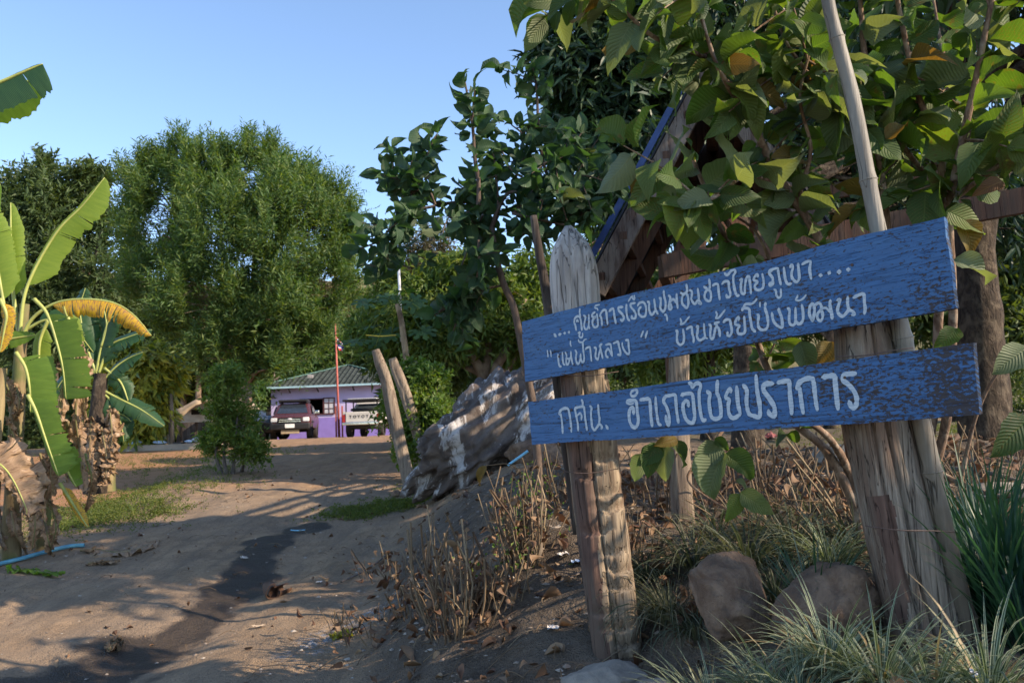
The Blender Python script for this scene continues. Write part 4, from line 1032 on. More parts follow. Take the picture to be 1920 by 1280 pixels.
bo2 = make_board(B2, sign, 71, [(.70, .62, 0, .40, .008, .005), (.47, .40, 0, .20, .009, .006), (.16, .17, .3, 1, .008, .005), (.06, .08, .45, 1, .006, .004), (.93, .93, .35, 1, .007, .004), (.52, .44, .35, .75, .006, .002)])
bo1['label'] = 'wider upper blue plank with two lines of lettering'; bo2['label'] = 'narrower lower blue plank with one line of lettering'

A = (1010, 540, 7.112); Bc = (1220, 500, 8.); Cc = (1400, 480, 7.1125); D = (1030, 700, 8.); E = (1240, 680, 9.145); Fc = (1420, 670, 8.532)
T1 = [  # (crop, stroke width in crop px, points)
 (A, 34, [(212, 615), (225, 632), (235, 645)]), (A, 34, [(275, 622), (300, 612)]), (A, 36, [(345, 598), (358, 600)]), (A, 36, [(402, 590), (415, 588)]),
 (A, 27, [(505, 560), (495, 500), (480, 455), (490, 400), (530, 375), (555, 390), (570, 450), (582, 560)]), (A, 24, [(555, 280), (552, 330), (560, 385), (530, 375)]), (A, 20, [(508, 450), (520, 425), (535, 450)]),
 (A, 22, [(530, 600), (555, 590), (545, 640), (570, 660), (590, 640), (590, 600)]),
 (A, 25, [(603, 365), (628, 385), (620, 440), (610, 500), (625, 545), (655, 540), (670, 500)]), (A, 25, [(672, 355), (675, 440), (672, 500), (685, 540)]),
 (A, 26, [(755, 320), (725, 345), (715, 375), (745, 390), (765, 385), (730, 420), (722, 470), (740, 515), (775, 518), (795, 490), (790, 400), (780, 345)]),
 (A, 18, [(820, 220), (765, 235), (755, 262), (785, 272), (795, 298)]),
 (A, 27, [(850, 495), (845, 420), (835, 385), (825, 365), (845, 320), (880, 290), (905, 310), (915, 400), (925, 480)]),
 (A, 29, [(945, 310), (985, 275), (1005, 290), (1015, 370), (1035, 468)]),
 (A, 29, [(1125, 252), (1070, 258), (1075, 300), (1120, 350), (1140, 395), (1120, 435), (1095, 420)]),
 (A, 28, [(1175, 220), (1175, 310), (1190, 400), (1215, 432)]),
 (A, 29, [(1290, 198), (1240, 210), (1232, 245), (1275, 300), (1300, 350), (1290, 400), (1250, 400), (1245, 370)]),
 (A, 20, [(1200, 178), (1225, 140), (1245, 120), (1272, 150), (1282, 98)]), (A, 18, [(1240, 112), (1262, 108)]), (A, 18, [(1278, 160), (1292, 130)]),
 (A, 28, [(1325, 235), (1350, 200), (1400, 190), (1430, 230), (1440, 300), (1425, 370), (1385, 380), (1345, 350), (1340, 290), (1370, 250)]),
 (A, 28, [(1455, 180), (1480, 200), (1475, 260), (1490, 330), (1520, 355), (1550, 310), (1562, 290)]), (A, 28, [(1545, 150), (1555, 230), (1565, 290), (1595, 345)]),
 (Bc, 34, [(135, 470), (155, 480), (155, 560), (150, 620), (190, 672), (225, 620), (228, 520), (210, 450), (200, 360)]),
 (Bc, 24, [(215, 725), (235, 720), (250, 760), (255, 810)]),
 (Bc, 33, [(275, 430), (300, 460), (290, 530), (275, 590), (290, 640), (320, 620), (300, 540)]), (Bc, 33, [(300, 515), (350, 490), (395, 545)]), (Bc, 33, [(395, 410), (400, 520), (412, 620)]),
 (Bc, 33, [(455, 390), (490, 410), (545, 380), (550, 330), (540, 265)]), (Bc, 33, [(520, 395), (480, 450), (475, 540), (510, 590), (545, 615), (570, 560), (565, 450), (535, 400)]),
 (Bc, 33, [(592, 350), (622, 375), (622, 440), (615, 490), (665, 560), (705, 510), (725, 500)]), (Bc, 33, [(712, 330), (725, 430), (735, 510), (765, 555), (720, 545)]),
 (Bc, 33, [(805, 300), (835, 320), (870, 350), (895, 300), (890, 240), (882, 190)]), (Bc, 33, [(855, 350), (825, 390), (815, 460), (850, 505), (890, 515), (912, 460), (905, 380), (880, 350)]),
 (Bc, 33, [(935, 285), (980, 260), (1015, 270), (1025, 360), (1042, 490)]),
 (Bc, 33, [(1075, 260), (1110, 225), (1170, 225), (1180, 320), (1200, 400), (1190, 450), (1150, 455), (1140, 420)]),
 (Bc, 34, [(1112, 95), (1150, 130), (1180, 100), (1220, 60), (1265, 50), (1272, 90), (1245, 140), (1250, 260), (1275, 380), (1300, 430), (1330, 430)]),
 (Bc, 34, [(1340, 200), (1375, 190), (1360, 260), (1360, 350), (1380, 400), (1415, 400), (1420, 300), (1440, 180), (1475, 145), (1490, 200), (1505, 330), (1510, 400)]),
 (Bc, 34, [(1615, 150), (1600, 115), (1560, 160), (1555, 200), (1610, 225), (1570, 280), (1580, 335), (1640, 350), (1690, 310), (1700, 220), (1680, 110)]),
 (Cc, 32, [(340, 200), (310, 205)]), (Cc, 31, [(325, 400), (310, 375), (350, 345), (350, 290), (305, 230), (320, 190), (410, 165), (425, 200), (440, 290), (460, 380)]), (Cc, 31, [(325, 400), (355, 370), (352, 330)]),
 (Cc, 26, [(370, 445), (395, 465), (400, 520), (430, 555), (460, 530), (460, 440)]),
 (Cc, 32, [(500, 155), (510, 250), (530, 340), (560, 375), (600, 368)]),
 (Cc, 32, [(585, 150), (605, 120), (620, 160), (605, 220), (610, 290), (665, 345), (705, 300), (700, 200), (690, 105)]),
 (Cc, 32, [(745, 110), (800, 80), (855, 75), (845, 180), (865, 305)]),
 (Cc, 50, [(982, 255), (1000, 258)]), (Cc, 50, [(1100, 222), (1112, 226)]), (Cc, 50, [(1225, 212), (1250, 210)]), (Cc, 52, [(1350, 182), (1368, 180)]),
 # second line
 (A, 20, [(120, 830), (125, 870), (130, 915)]), (A, 20, [(160, 830), (168, 870), (172, 915)]),
 (A, 26, [(262, 880), (268, 960), (280, 1030), (305, 1045)]), (A, 26, [(322, 860), (325, 940), (335, 1005), (355, 1022)]),
 (A, 25, [(360, 855), (378, 900), (372, 960), (378, 1010), (400, 1010), (415, 950), (380, 940)]), (A, 25, [(405, 950), (435, 920), (435, 845)]), (A, 25, [(438, 900), (445, 960), (460, 1015)]),
 (A, 20, [(428, 705), (428, 745), (438, 775)]),
 (A, 26, [(492, 830), (510, 860), (500, 930), (510, 985), (535, 1010), (560, 950), (565, 880)]), (A, 26, [(560, 900), (575, 970), (600, 985), (612, 930), (600, 830), (592, 720)]),
 (A, 18, [(535, 685), (545, 715), (590, 720), (615, 690), (640, 680)]),
 (A, 26, [(630, 815), (660, 790), (690, 795), (700, 880), (710, 970)]),
 (A, 26, [(745, 790), (772, 805), (765, 870), (765, 920), (795, 950), (810, 880), (830, 800), (820, 770), (850, 745)]), (A, 26, [(830, 810), (845, 880), (860, 935)]),
 (A, 26, [(930, 925), (905, 900), (900, 850), (930, 810), (960, 850), (985, 900)]), (A, 26, [(985, 905), (975, 830), (960, 750), (900, 755)]),
 (A, 27, [(1005, 735), (1060, 715), (1075, 770), (1095, 850), (1095, 890), (1060, 885)]),
 (A, 26, [(1165, 695), (1200, 700), (1205, 780), (1215, 850), (1200, 880), (1160, 850), (1125, 780), (1120, 730)]),
 (A, 24, [(1400, 575), (1385, 610), (1370, 650)]), (A, 26, [(1455, 575), (1440, 620), (1430, 665)]),
 (Bc, 34, [(385, 955), (405, 980), (398, 1060), (410, 1135), (450, 1170), (495, 1135), (505, 1050), (490, 940)]),
 (Bc, 26, [(450, 775), (465, 830), (455, 860), (510, 840), (550, 790), (585, 750)]),
 (Bc, 33, [(545, 935), (590, 905), (620, 910), (630, 1000), (650, 1070), (648, 1135)]),
 (Bc, 33, [(690, 905), (715, 890), (710, 960), (700, 1040), (735, 1100), (790, 1080), (820, 1055)]), (Bc, 33, [(805, 860), (810, 960), (820, 1055), (780, 1085)]), (Bc, 24, [(820, 1060), (855, 1075)]),
 (Bc, 33, [(880, 865), (910, 890), (900, 980), (905, 1060), (935, 1080), (960, 1010), (975, 930), (1000, 880), (970, 850), (1035, 830)]), (Bc, 33, [(1000, 890), (1030, 940), (1045, 1040)]),
 (Bc, 26, [(985, 675), (1000, 720), (985, 770), (1030, 760), (1080, 700), (1120, 650)]),
 (Bc, 34, [(1095, 830), (1140, 795), (1190, 800), (1210, 880), (1222, 970), (1190, 1035), (1160, 1025), (1160, 980)]),
 (Bc, 34, [(1325, 800), (1325, 755), (1290, 790), (1275, 860), (1335, 885), (1310, 940), (1320, 1000), (1380, 1005), (1420, 970), (1415, 850), (1408, 750)]),
 (Bc, 36, [(1380, 655), (1395, 620), (1480, 635), (1490, 720), (1510, 830), (1530, 930), (1575, 970)]), (Bc, 30, [(1400, 590), (1440, 560), (1520, 555), (1570, 520), (1595, 485)]),
 (Cc, 24, [(183, 620), (184, 675)]),
 (Cc, 31, [(145, 780), (165, 800), (155, 880), (165, 950), (210, 985), (265, 970), (290, 900), (275, 780), (250, 700), (255, 625)]),
 (Cc, 34, [(430, 700), (440, 740), (470, 820), (480, 910), (470, 950), (410, 925), (360, 860), (340, 760)]),
 (Cc, 32, [(550, 695), (575, 720), (570, 820), (580, 900), (625, 920), (655, 870), (655, 690)]), (Cc, 32, [(655, 840), (670, 880), (710, 905), (755, 850), (755, 740), (740, 650)]),
 (Cc, 22, [(655, 580), (700, 595), (755, 570), (795, 520)]), (Cc, 22, [(660, 575), (680, 545), (683, 525)]),
 (Cc, 34, [(885, 870), (850, 800), (840, 740), (855, 660), (890, 640), (910, 700), (905, 780), (885, 865)]), (Cc, 31, [(910, 660), (950, 630), (985, 635), (1000, 700), (950, 770), (950, 830), (990, 865), (1020, 800), (1000, 720)]), (Cc, 26, [(1005, 700), (1060, 690), (1120, 750)]), (Cc, 34, [(1120, 590), (1115, 650), (1135, 750), (1145, 835)]),
 (Cc, 36, [(1215, 590), (1245, 580), (1235, 640), (1215, 720), (1240, 780), (1290, 800), (1340, 750), (1370, 715)]), (Cc, 34, [(1355, 545), (1350, 630), (1370, 710), (1420, 740), (1440, 775), (1410, 785)]),
 (Cc, 34, [(1430, 555), (1500, 520), (1565, 510), (1575, 620), (1585, 700), (1575, 770)])]
T2 = [(D, 34, [(205, 890), (200, 790), (190, 690), (175, 610), (155, 605), (180, 545), (240, 520), (285, 530), (305, 600), (325, 720), (335, 870)]),
 (D, 34, [(438, 850), (430, 740), (410, 640), (395, 560), (400, 515), (510, 495), (530, 540), (545, 680), (570, 845)]), (D, 34, [(490, 395), (505, 430), (505, 490)]), (D, 28, [(425, 625), (470, 595), (490, 640), (485, 690)]),
 (D, 34, [(615, 485), (640, 520), (630, 590), (640, 720), (650, 800), (685, 845), (730, 790), (760, 740)]), (D, 34, [(738, 470), (745, 580), (760, 680), (755, 745), (795, 790), (785, 825)]),
 (D, 36, [(858, 780), (885, 825)]),
 (D, 32, [(1280, 245), (1325, 255), (1310, 310), (1270, 340), (1230, 325), (1235, 275), (1280, 245)]),
 (D, 46, [(1165, 425), (1200, 410), (1290, 405), (1315, 460), (1325, 580), (1340, 700), (1315, 790), (1260, 800), (1215, 730), (1200, 620), (1215, 540), (1245, 510), (1265, 530), (1270, 600)]), (D, 22, [(1160, 440), (1210, 460), (1270, 445)]),
 (D, 44, [(1370, 395), (1430, 385), (1505, 385), (1520, 480), (1530, 640), (1548, 785)]),
 (D, 40, [(1600, 355), (1605, 480), (1625, 650), (1645, 750), (1680, 770)]),
 (E, 50, [(85, 910), (95, 1000), (130, 1065), (145, 1000), (135, 880), (90, 740), (45, 660), (75, 580), (150, 560), (240, 550), (255, 640), (270, 820), (300, 1020)]),
 (E, 54, [(350, 555), (400, 535), (520, 525), (550, 590), (565, 760), (580, 920), (550, 1020), (490, 1020), (430, 960), (390, 840), (380, 720), (420, 655), (465, 670), (475, 740)]),
 (E, 52, [(475, 345), (520, 360), (535, 415), (590, 360), (650, 350), (680, 400), (655, 500), (655, 640), (670, 800), (700, 950), (740, 985), (765, 970)]),
 (E, 56, [(790, 490), (840, 540), (825, 640), (835, 780), (855, 890), (880, 940), (940, 960), (1010, 930), (1030, 860), (1010, 660), (980, 550), (960, 510), (968, 310)]),
 (E, 56, [(1200, 500), (1190, 450), (1140, 500), (1110, 590), (1170, 630), (1155, 720), (1170, 880), (1240, 945), (1330, 900), (1355, 850), (1320, 700), (1298, 410)]),
 (E, 60, [(1410, 385), (1460, 440), (1475, 520), (1465, 640), (1485, 800), (1520, 880), (1600, 910), (1680, 930), (1700, 860), (1690, 700), (1650, 480), (1630, 220)]),
 (Fc, 62, [(255, 415), (150, 420), (105, 460), (110, 530), (190, 640), (270, 770), (285, 850), (270, 935), (200, 900), (185, 850)]),
 (Fc, 58, [(335, 400), (400, 385), (500, 375), (520, 440), (530, 600), (550, 780), (555, 900)]),
 (Fc, 58, [(740, 885), (715, 740), (695, 580), (680, 500), (645, 485), (680, 400), (780, 340), (880, 335), (910, 420), (925, 560), (945, 720), (965, 830)]),
 (Fc, 62, [(1050, 315), (1130, 300), (1235, 295), (1250, 400), (1270, 600), (1295, 820)]),
 (Fc, 60, [(1575, 255), (1400, 275), (1375, 360), (1450, 420), (1540, 520), (1590, 630), (1590, 740), (1545, 800), (1500, 770), (1475, 705)])]
def lettering(B, strokes, parent, lift=.0022):
    mb = MB(); rg = np.random.RandomState(5)
    for k, (c, w_, pts) in enumerate(strokes):
        ox, oy, s_ = c
        uvp = np.array([B.uv(ox+x/s_, oy+y/s_) for x, y in pts])
        hw = w_/s_/2*.0031*.86                           # metres near the middle of the board
        q = np.c_[uvp[:, 0]*B.len, uvp[:, 1]*B.h]
        # foreshortening: the same brush all along, px shrink to the left
        q = smooth_path(q, 5) if len(q) > 2 else np.array([lerp(q[0], q[1], t) for t in np.linspace(0, 1, 5)])
        um = q[:, 0].mean()/B.len; hw = hw*(1.16-.30*um)
        t = unit(np.gradient(q, axis=0)); nn = np.stack([-t[:, 1], t[:, 0]], 1)
        m = len(q); wv = hw*(1+.30*fbm(np.arange(m)*.5, k*3.3, 0, 3, 8)); wv[0] *= .72; wv[-1] *= .72
        q = np.vstack([q[0]-t[0]*hw*.6, q, q[-1]+t[-1]*hw*.6]); nn = np.vstack([nn[0], nn, nn[-1]]); wv = np.r_[wv[0]*.5, wv, wv[-1]*.5]; m += 2
        L_ = q-nn*wv[:, None]; R_ = q+nn*wv[:, None]
        lv = lift + (k % 7)*.00012
        V = []
        for S_ in (L_, q, R_):
            V.append(B.pt(S_[:, 0]/B.len, S_[:, 1]/B.h) + B.n*lv)
        VV = np.concatenate(V); F = np.array([[a*m+i, a*m+i+1, (a+1)*m+i+1, (a+1)*m+i] for a in (0, 1) for i in range(m-1)])
        mb.add(VV, F, np.concatenate([L_, q, R_]))
    return mb.obj('lettering', M['letter'], parent)
for B_, o_, us in ((B1, bo1, [(.12, .3), (.13, .72), (.83, .35), (.84, .7)]), (B2, bo2, [(.13, .3), (.14, .7), (.78, .35), (.79, .72)])):
    for u_, v_ in us:
        mbn = MB(); c_ = B_.pt(u_, v_); t_, x_, y_ = B_.n, unit(B_.br-B_.bl), None; mbn.tube([c_-t_*.004, c_+t_*.0035], .0055, 8); mbn.obj('nail', M['wire'], o_)
lettering(B1, T1, bo1); lettering(B2, T2, bo2)

def log_post(name, path, rx, mats, parent, seed, n=72, seg=14, notches=0, cracks=6, depth=.016, split=None, face=None, rough=.06, flat=None):
    """path: (x,y,z,radius) rows; irregular hewn section with drying cracks; split(angle, t) picks the second material"""
    p = smooth_path(path, seg); c = p[:, :3]; r = p[:, 3]; m = len(p)
    t, u, v = frames(c); a = np.linspace(0, 2*np.pi, n, endpoint=False)
    # fix the frame so that angle 0 points right (+x)
    X = np.array([1., 0, 0]); u = unit(X - t*(t@X)[:, None]); v = np.cross(t, u)
    L = np.concatenate([[0], np.cumsum(np.linalg.norm(np.diff(c, axis=0), axis=1))])
    Aa, Ll = np.meshgrid(a, L); ca, sa = np.cos(Aa), np.sin(Aa)
    q = 3.2; sq = (np.abs(ca)**q+np.abs(sa)**q)**(-1/q)                       # squarish
    rr = r[:, None]*(.86*sq if flat is None else flat*sq)*(1 + rough*2.2*fbm(ca*1.5, sa*1.5, Ll*.8, 3, seed) + rough*fbm(ca*5, sa*5, Ll*1.6, 3, seed+1) + rough*.5*fbm(ca*16, sa*16, Ll*1.5, 3, seed+2) + .022*fbm(ca*34, sa*34, Ll*1.3, 2, seed+4))
    rg = np.random.RandomState(seed)
    for k in range(cracks):
        a0 = rg.rand()*6.28 if k else 4.55; wd = .035+.02*rg.rand(); dd = depth*(1. if k else 1.4)*(.5+rg.rand()); l0 = rg.rand()*L[-1]*.6 if k else 0; l1 = l0+L[-1]*(.3+.5*rg.rand()) if k else L[-1]
        aa = a0 + .10*fbm(Ll*2.5, k*7., 0, 3, seed+k); dA = np.angle(np.exp(1j*(Aa-aa)))
        rr -= dd*np.exp(-(dA/wd)**2)*sstep((Ll-l0)/.08)*sstep((l1-Ll)/.08)
    for k in range(notches):
        l0 = L[-1]*(.05+.72*(k+rg.rand()*.5)/notches); ln = 4.9+.35*rg.randn(); wd = .5+.35*rg.rand()
        dA = np.angle(np.exp(1j*(Aa-ln))); ll = l0+.016*fbm(Aa*3, k*3., 0, 3, seed+60) + .02*dA**2
        z_ = (Ll-ll)/.010; rr -= .026*np.exp(-np.maximum(0, z_)**2*.06)*np.where(z_ > 0, 1, np.exp(-z_**2*6))*np.exp(-(dA/wd)**4)
    V = c[:, None] + rr[..., None]*(ca[..., None]*u[:, None] + sa[..., None]*v[:, None])
    i, j = np.meshgrid(np.arange(m-1), np.arange(n), indexing='ij')
    F = np.stack([i*n+j, i*n+(j+1) % n, (i+1)*n+(j+1) % n, (i+1)*n+j], -1).reshape(-1, 4)
    Vf = V.reshape(-1, 3); Vf = np.vstack([Vf, c[0], c[-1]]); K = m*n
    caps = np.array([[K, (k+1) % n, k] for k in range(n)] + [[K+1, (m-1)*n+k, (m-1)*n+(k+1) % n] for k in range(n)])
    mi = None
    if split is not None:
        am = (Aa[:-1, :]+np.pi/n); lm = Ll[:-1, :]/L[-1]
        mi = np.concatenate([split(am, lm).astype(int).ravel(), np.zeros(len(caps), int)])
    return mobj(name, Vf, [F, caps], mats, parent, midx=mi)
def prow(px, py, d, r): return (*P(px, py, d), r)
pl = np.array([prow(1170, 1290, 4.18, .132), prow(1160, 1230, 4.18, .128), prow(1145, 1120, 4.18, .132), prow(1128, 990, 4.19, .136), prow(1112, 860, 4.20, .136), prow(1099, 740, 4.21, .134), prow(1086, 640, 4.21, .124), prow(1079, 575, 4.22, .116)])
# front faces: left third reddish bark, the rest pale hewn wood, bleached head above the boards
def spl_left(a, l): 
    d = np.angle(np.exp(1j*(a-3.75))); return (np.abs(d + .16*np.sin(l*9)+.06*np.sin(l*41)) < .66) & (l < .9)
post1 = log_post('post', pl, None, [M['post_pale'], M['post_red']], sign, 3, n=100, seg=42, notches=15, cracks=7, split=spl_left)
post1['label'] = 'left post with notched pale face and reddish left edge'
ph = np.array([prow(1084, 620, 4.22, .118), prow(1079, 560, 4.22, .127), prow(1075, 510, 4.22, .126), prow(1071, 472, 4.22, .104), prow(1068, 446, 4.22, .066), prow(1065, 424, 4.22, .018)])
hd = log_post('post_head', ph, None, M['post_head'], sign, 9, n=96, seg=16, cracks=6, depth=.012, rough=.05, flat=.93)
hd['label'] = 'bleached pointed top of the left post'
pr = np.array([prow(1768, 1330, 3.20, .142), prow(1743, 1210, 3.20, .138), prow(1694, 1020, 3.20, .132), prow(1652, 830, 3.21, .130), prow(1632, 720, 3.21, .125), prow(1622, 620, 3.22, .118), prow(1615, 560, 3.23, .11)])
def spl_right(a, l):
    d = np.angle(np.exp(1j*(a-3.65))); return (np.abs(d + .3*np.sin(l*7+2)) < .26+.16*np.sin(l*23)*np.sin(l*9)) & (l < .52)
post2 = log_post('post', pr, None, [M['post_grey'], M['post_red']], sign, 21, n=150, seg=20, cracks=9, depth=.015, split=spl_right, rough=.04)
post2['label'] = 'right post, thick grey cracked timber leaning left'
wb = MB()
for (ya, yb, pa, pb) in ((985, 1000, 1622, 1790), (668, 655, 1570, 1712)):
    pts = [P(lerp(pa, pb, t), lerp(ya, yb, t)+3*math.sin(t*5), 3.02-.05*math.sin(math.pi*t)) for t in np.linspace(0, 1, 9)]
    wb.tube(pts, .0022, 5)
wb.obj('tie_wire', M['wire'], sign, smooth=True)
# left post wire loops
wb = MB()
for yy in (882, 700): wb.tube([P(lerp(1052, 1160, t), yy+5*math.sin(t*4), 3.93-.03*math.sin(math.pi*t)) for t in np.linspace(0, 1, 9)], .002, 5)
wb.obj('tie_wire', M['wire'], sign, smooth=True)

# bamboo pole tied behind the board, beside the right post
bp = [(1548, -60), (1556, 20), (1600, 190), (1640, 400), (1690, 620), (1730, 800), (1772, 1000), (1820, 1190), (1838, 1260)]
bw = smooth_path(PX(bp, 3.10), 14); r_ = np.interp(np.arange(len(bw)), [0, 30, 60, len(bw)], [.022, .027, .032, .034])
bam = thing('bamboo_pole', 'tall grey bamboo pole leaning beside the right sign post and rising above the board', 'bamboo pole', bw[-1])
for k in range(0, len(bw), 19): r_[max(0, k-0)] *= 1.13
V, F, uv = tube(bw, r_, 18); mobj('culm', V, F, M['bamboo'], bam)
b = MB()
for k in range(0, len(bw), 19): b = MB(); b.tube([bw[k]-(bw[min(k+1, len(bw)-1)]-bw[k-1 if k else 0])*.06, bw[k], bw[k]+(bw[min(k+1, len(bw)-1)]-bw[k-1 if k else 0])*.06], [r_[k]*.98, r_[k]*1.10, r_[k]*.98], 16, cap=False); b.obj('node_ring', M['bamboo'], bam, smooth=True)

# thin dark stake behind the left post
st = smooth_path(np.array([(*P(1000, 405, 4.5), .022), (*P(1012, 480, 4.5), .027), (*P(1026, 560, 4.5), .031), (*P(1050, 740, 4.5), .035), (*P(1085, 1000, 4.5), .035)]), 8)
stk = log_post('wooden_stake', st[::8], None, M['dark_wood'], None, 31, n=20, seg=8, cracks=3, depth=.004)
tag(stk, 'thin dark wooden stake leaning just left of the bleached post head', 'stake')
# ================================================================ FENCE POSTS ALONG THE ROAD
def fpost(label, pts, d, seed, name='fence_post', knot=0):
    rows = [(*P(px, py, d), r) for px, py, r in pts]
    o = log_post(name, np.array(rows), None, M['fence_wood'], None, seed, n=28, seg=8, cracks=5, depth=.010, rough=.07, flat=.9)
    return tag(o, label, 'fence post')
gb = PG(770, 925); d0 = gb[1]
def R_(w): return w/2/FOC*d0*.90
fpost('pale stout fence post with a forked top, nearest along the right road edge', [(772, 940, R_(31)), (767, 905, R_(30)), (752, 840, R_(28)), (738, 780, R_(29)), (724, 715, R_(26)), (712, 680, R_(24)), (704, 656, R_(17))], d0, 41)
b = MB()
g2 = PG(797, 885); d2 = 13.4
fpost('grey bent fence post just behind the nearest one', [(803, 890, .10), (795, 862, .10), (783, 815, .085), (771, 770, .10), (757, 728, .095), (744, 695, .09), (736, 672, .07)], d2, 42)
fpost('short sawn off fence post showing above the creeper bush', [(795, 860, .11), (785, 770, .11), (777, 710, .105), (773, 678, .09)], 14.4, 43)
fpost('thin low stake top beside the short sawn off post', [(800, 860, .06), (795, 770, .06), (788, 715, .055), (784, 698, .05)], 14.8, 44)
# grey post further right, half way behind the signboard
pp = [(1283, 985, .088), (1277, 920, .085), (1272, 830, .085), (1272, 740, .08), (1273, 680, .08), (1274, 560, .08)]
hp = log_post('hut_post', np.array([(*P(a, b_, 5.9), r) for a, b_, r in pp]), None, M['fence_wood'], None, 51, n=28, seg=8, cracks=6, depth=.01)

# ================================================================ HUT on the right
hut = thing('hut', 'open timber hut with blue roof edge standing behind the guava shrub', 'hut', (2.2, 6.5, G(2.2, 6.5)))
hp.parent = hut; hp.matrix_parent_inverse = Matrix.Translation(-Vector(hut.location)); hp.name = 'corner_post'
e0 = P(1122, 535, 6.6); e1 = P(1318, 165, 6.6); up_ = unit(e1-e0); back = np.array([.45, 1.9, .0])
e1b = e0+up_*1.95; e1 = e1b
ridge = e1
e2 = ridge + np.array([1, 0, 0])*2*(ridge[0]-e0[0]); e2 = np.array([2*ridge[0]-e0[0], e0[1], e0[2]])
b = MB(); nrm_l = unit(np.cross(up_, back)); nrm_l = nrm_l if nrm_l[2] > 0 else -nrm_l
b.bar(e0+nrm_l*.155-[0, .02, 0], e1+nrm_l*.155-[0, .02, 0], .03, .05, up=nrm_l); b.obj('roof_edge_board', M['blue_trim'], hut)
b = MB(); b.bar(e0-up_*.05+[0, .03, 0], e1+[0, .03, 0], .05, .17, up=nrm_l); b.obj('rafter', M['rafter'], hut)
b = MB(); b.bar(e2+[0, .03, 0], ridge+[0, .03, 0], .05, .17); b.obj('rafter', M['rafter'], hut)
b = MB()
def roof_panel(a, c, bk, n_=24):
    a, c = np.array(a), np.array(c); nr = unit(np.cross(c-a, bk)); nr = nr if nr[2] > 0 else -nr; V = []
    for i in range(n_*4+1):
        q = a+bk*(i/(n_*4)) + nr*(.10+.02*math.sin(i*math.pi/2))
        V += [q-(c-a)*.04, q+(c-a)]
    return np.array(V), np.array([[2*i, 2*i+1, 2*i+3, 2*i+2] for i in range(n_*4)])
for a in (e0, e2):
    V, F = roof_panel(a, ridge, back); b = MB(); b.add(V, F); b.obj('roof_sheet', M['roof_sheet'], hut)
    b = MB()
    for t in (.03, .22, .41, .60, .79, .97): q = a+(ridge-a)*t; b = MB(); b.bar(q+[0, 0, .02], q+back*2.6+[0, 0, .02], .055, .06); b.obj('purlin', M['hut_wood'], hut)  # run on bare past the sheet, added to stripe the road with shadow
for t in (.45, .95, 1.75, 2.55):  # the farther ones hold the added bare purlins
    for a in (e0, e2): b = MB(); b.bar(a+back*t, ridge+back*t, .05, .14); b.obj('rafter', M['hut_wood'], hut)
# long cross beams running from the gable towards the right
bm0 = P(1243, 500, 6.2); bm1 = P(1925, 375, 5.6)
b = MB(); b.bar(bm0, bm1+(bm1-bm0)*.25, .07, .17); b.obj('beam', M['hut_wood'], hut)
b = MB(); b.bar(P(1243, 500, 6.2), P(1243, 500, 6.2)+back, .07, .16); b.obj('beam', M['hut_wood'], hut)
b = MB(); b.bar(P(1290, 405, 7.4), P(1925, 300, 7.4), .06, .12); b.obj('beam', M['hut_wood'], hut)
for px, dd in ((1262, 8.3), (1600, 8.6)):
    g = P(px, 700, dd); z0 = G(g[0], g[1]); b = MB(); b.bar((g[0], g[1], z0-.1), (g[0], g[1], e0[2]+.25), .12); b.obj('post', M['hut_wood'], hut)

# ================================================================ ROCKS
rg_ = PG(935, 898); drk = 10.6
def place_rock(name, label, px, py, d, rx, ry, rz, seed, m, **kw):
    c = P(px, py, d); return rock(name, label, 'rock', c, (rx, ry, rz), seed, m, **kw)
place_rock('boulder', 'big dark boulder streaked with white, at the roadside left of the sign', 918, 822, 10.8, .80, .7, .86, 5, M['rock_white'], amp=.5, sub=6, shear=.66, strata=.12)
place_rock('boulder', 'upper white streaked boulder behind the left end of the blue planks', 1030, 772, 11.2, .50, .6, .55, 8, M['rock_white'], amp=.5, sub=5, shear=.3, strata=.12)
place_rock('boulder', 'low brown boulder under the left end of the lower plank', 1010, 855, 10.2, .45, .4, .22, 12, M['rock_brown'], amp=.35)
place_rock('stone', 'smooth brown rounded stone left of the right sign post', 1368, 1128, 3.55, .185, .15, .205, 14, M['rock_brown'], amp=.15, sub=5)
place_rock('stone', 'larger brown stone right beside the foot of the right sign post', 1555, 1128, 3.38, .27, .19, .22, 18, M['rock_brown'], amp=.16, sub=5, rot=.4)
place_rock('flat_stone', 'flat pale stone at the foot of the left sign post', 1120, 1278, 3.62, .22, .16, .085, 22, M['rock_grey'], amp=.2, sub=5, flat=.8)
place_rock('flat_stone', 'second flat pale stone at the bottom edge beside the first', 1235, 1300, 3.40, .13, .12, .06, 25, M['rock_grey'], amp=.2, flat=.8)
place_rock('stone', 'small tan stone at the foot of the nearest fence post', 742, 926, 11.9, .085, .07, .06, 28, M['rock_brown'], amp=.3, sub=3)
place_rock('stone', 'grey stone lying in front of the dark mango trunk', 1560, 855, 6.6, .2, .15, .10, 31, M['rock_grey'], amp=.3, sub=4)
place_rock('flat_stone', 'pale flat stone on the ground right of the sign', 1870, 925, 4.9, .28, .2, .06, 33, M['rock_grey'], amp=.3, sub=4)

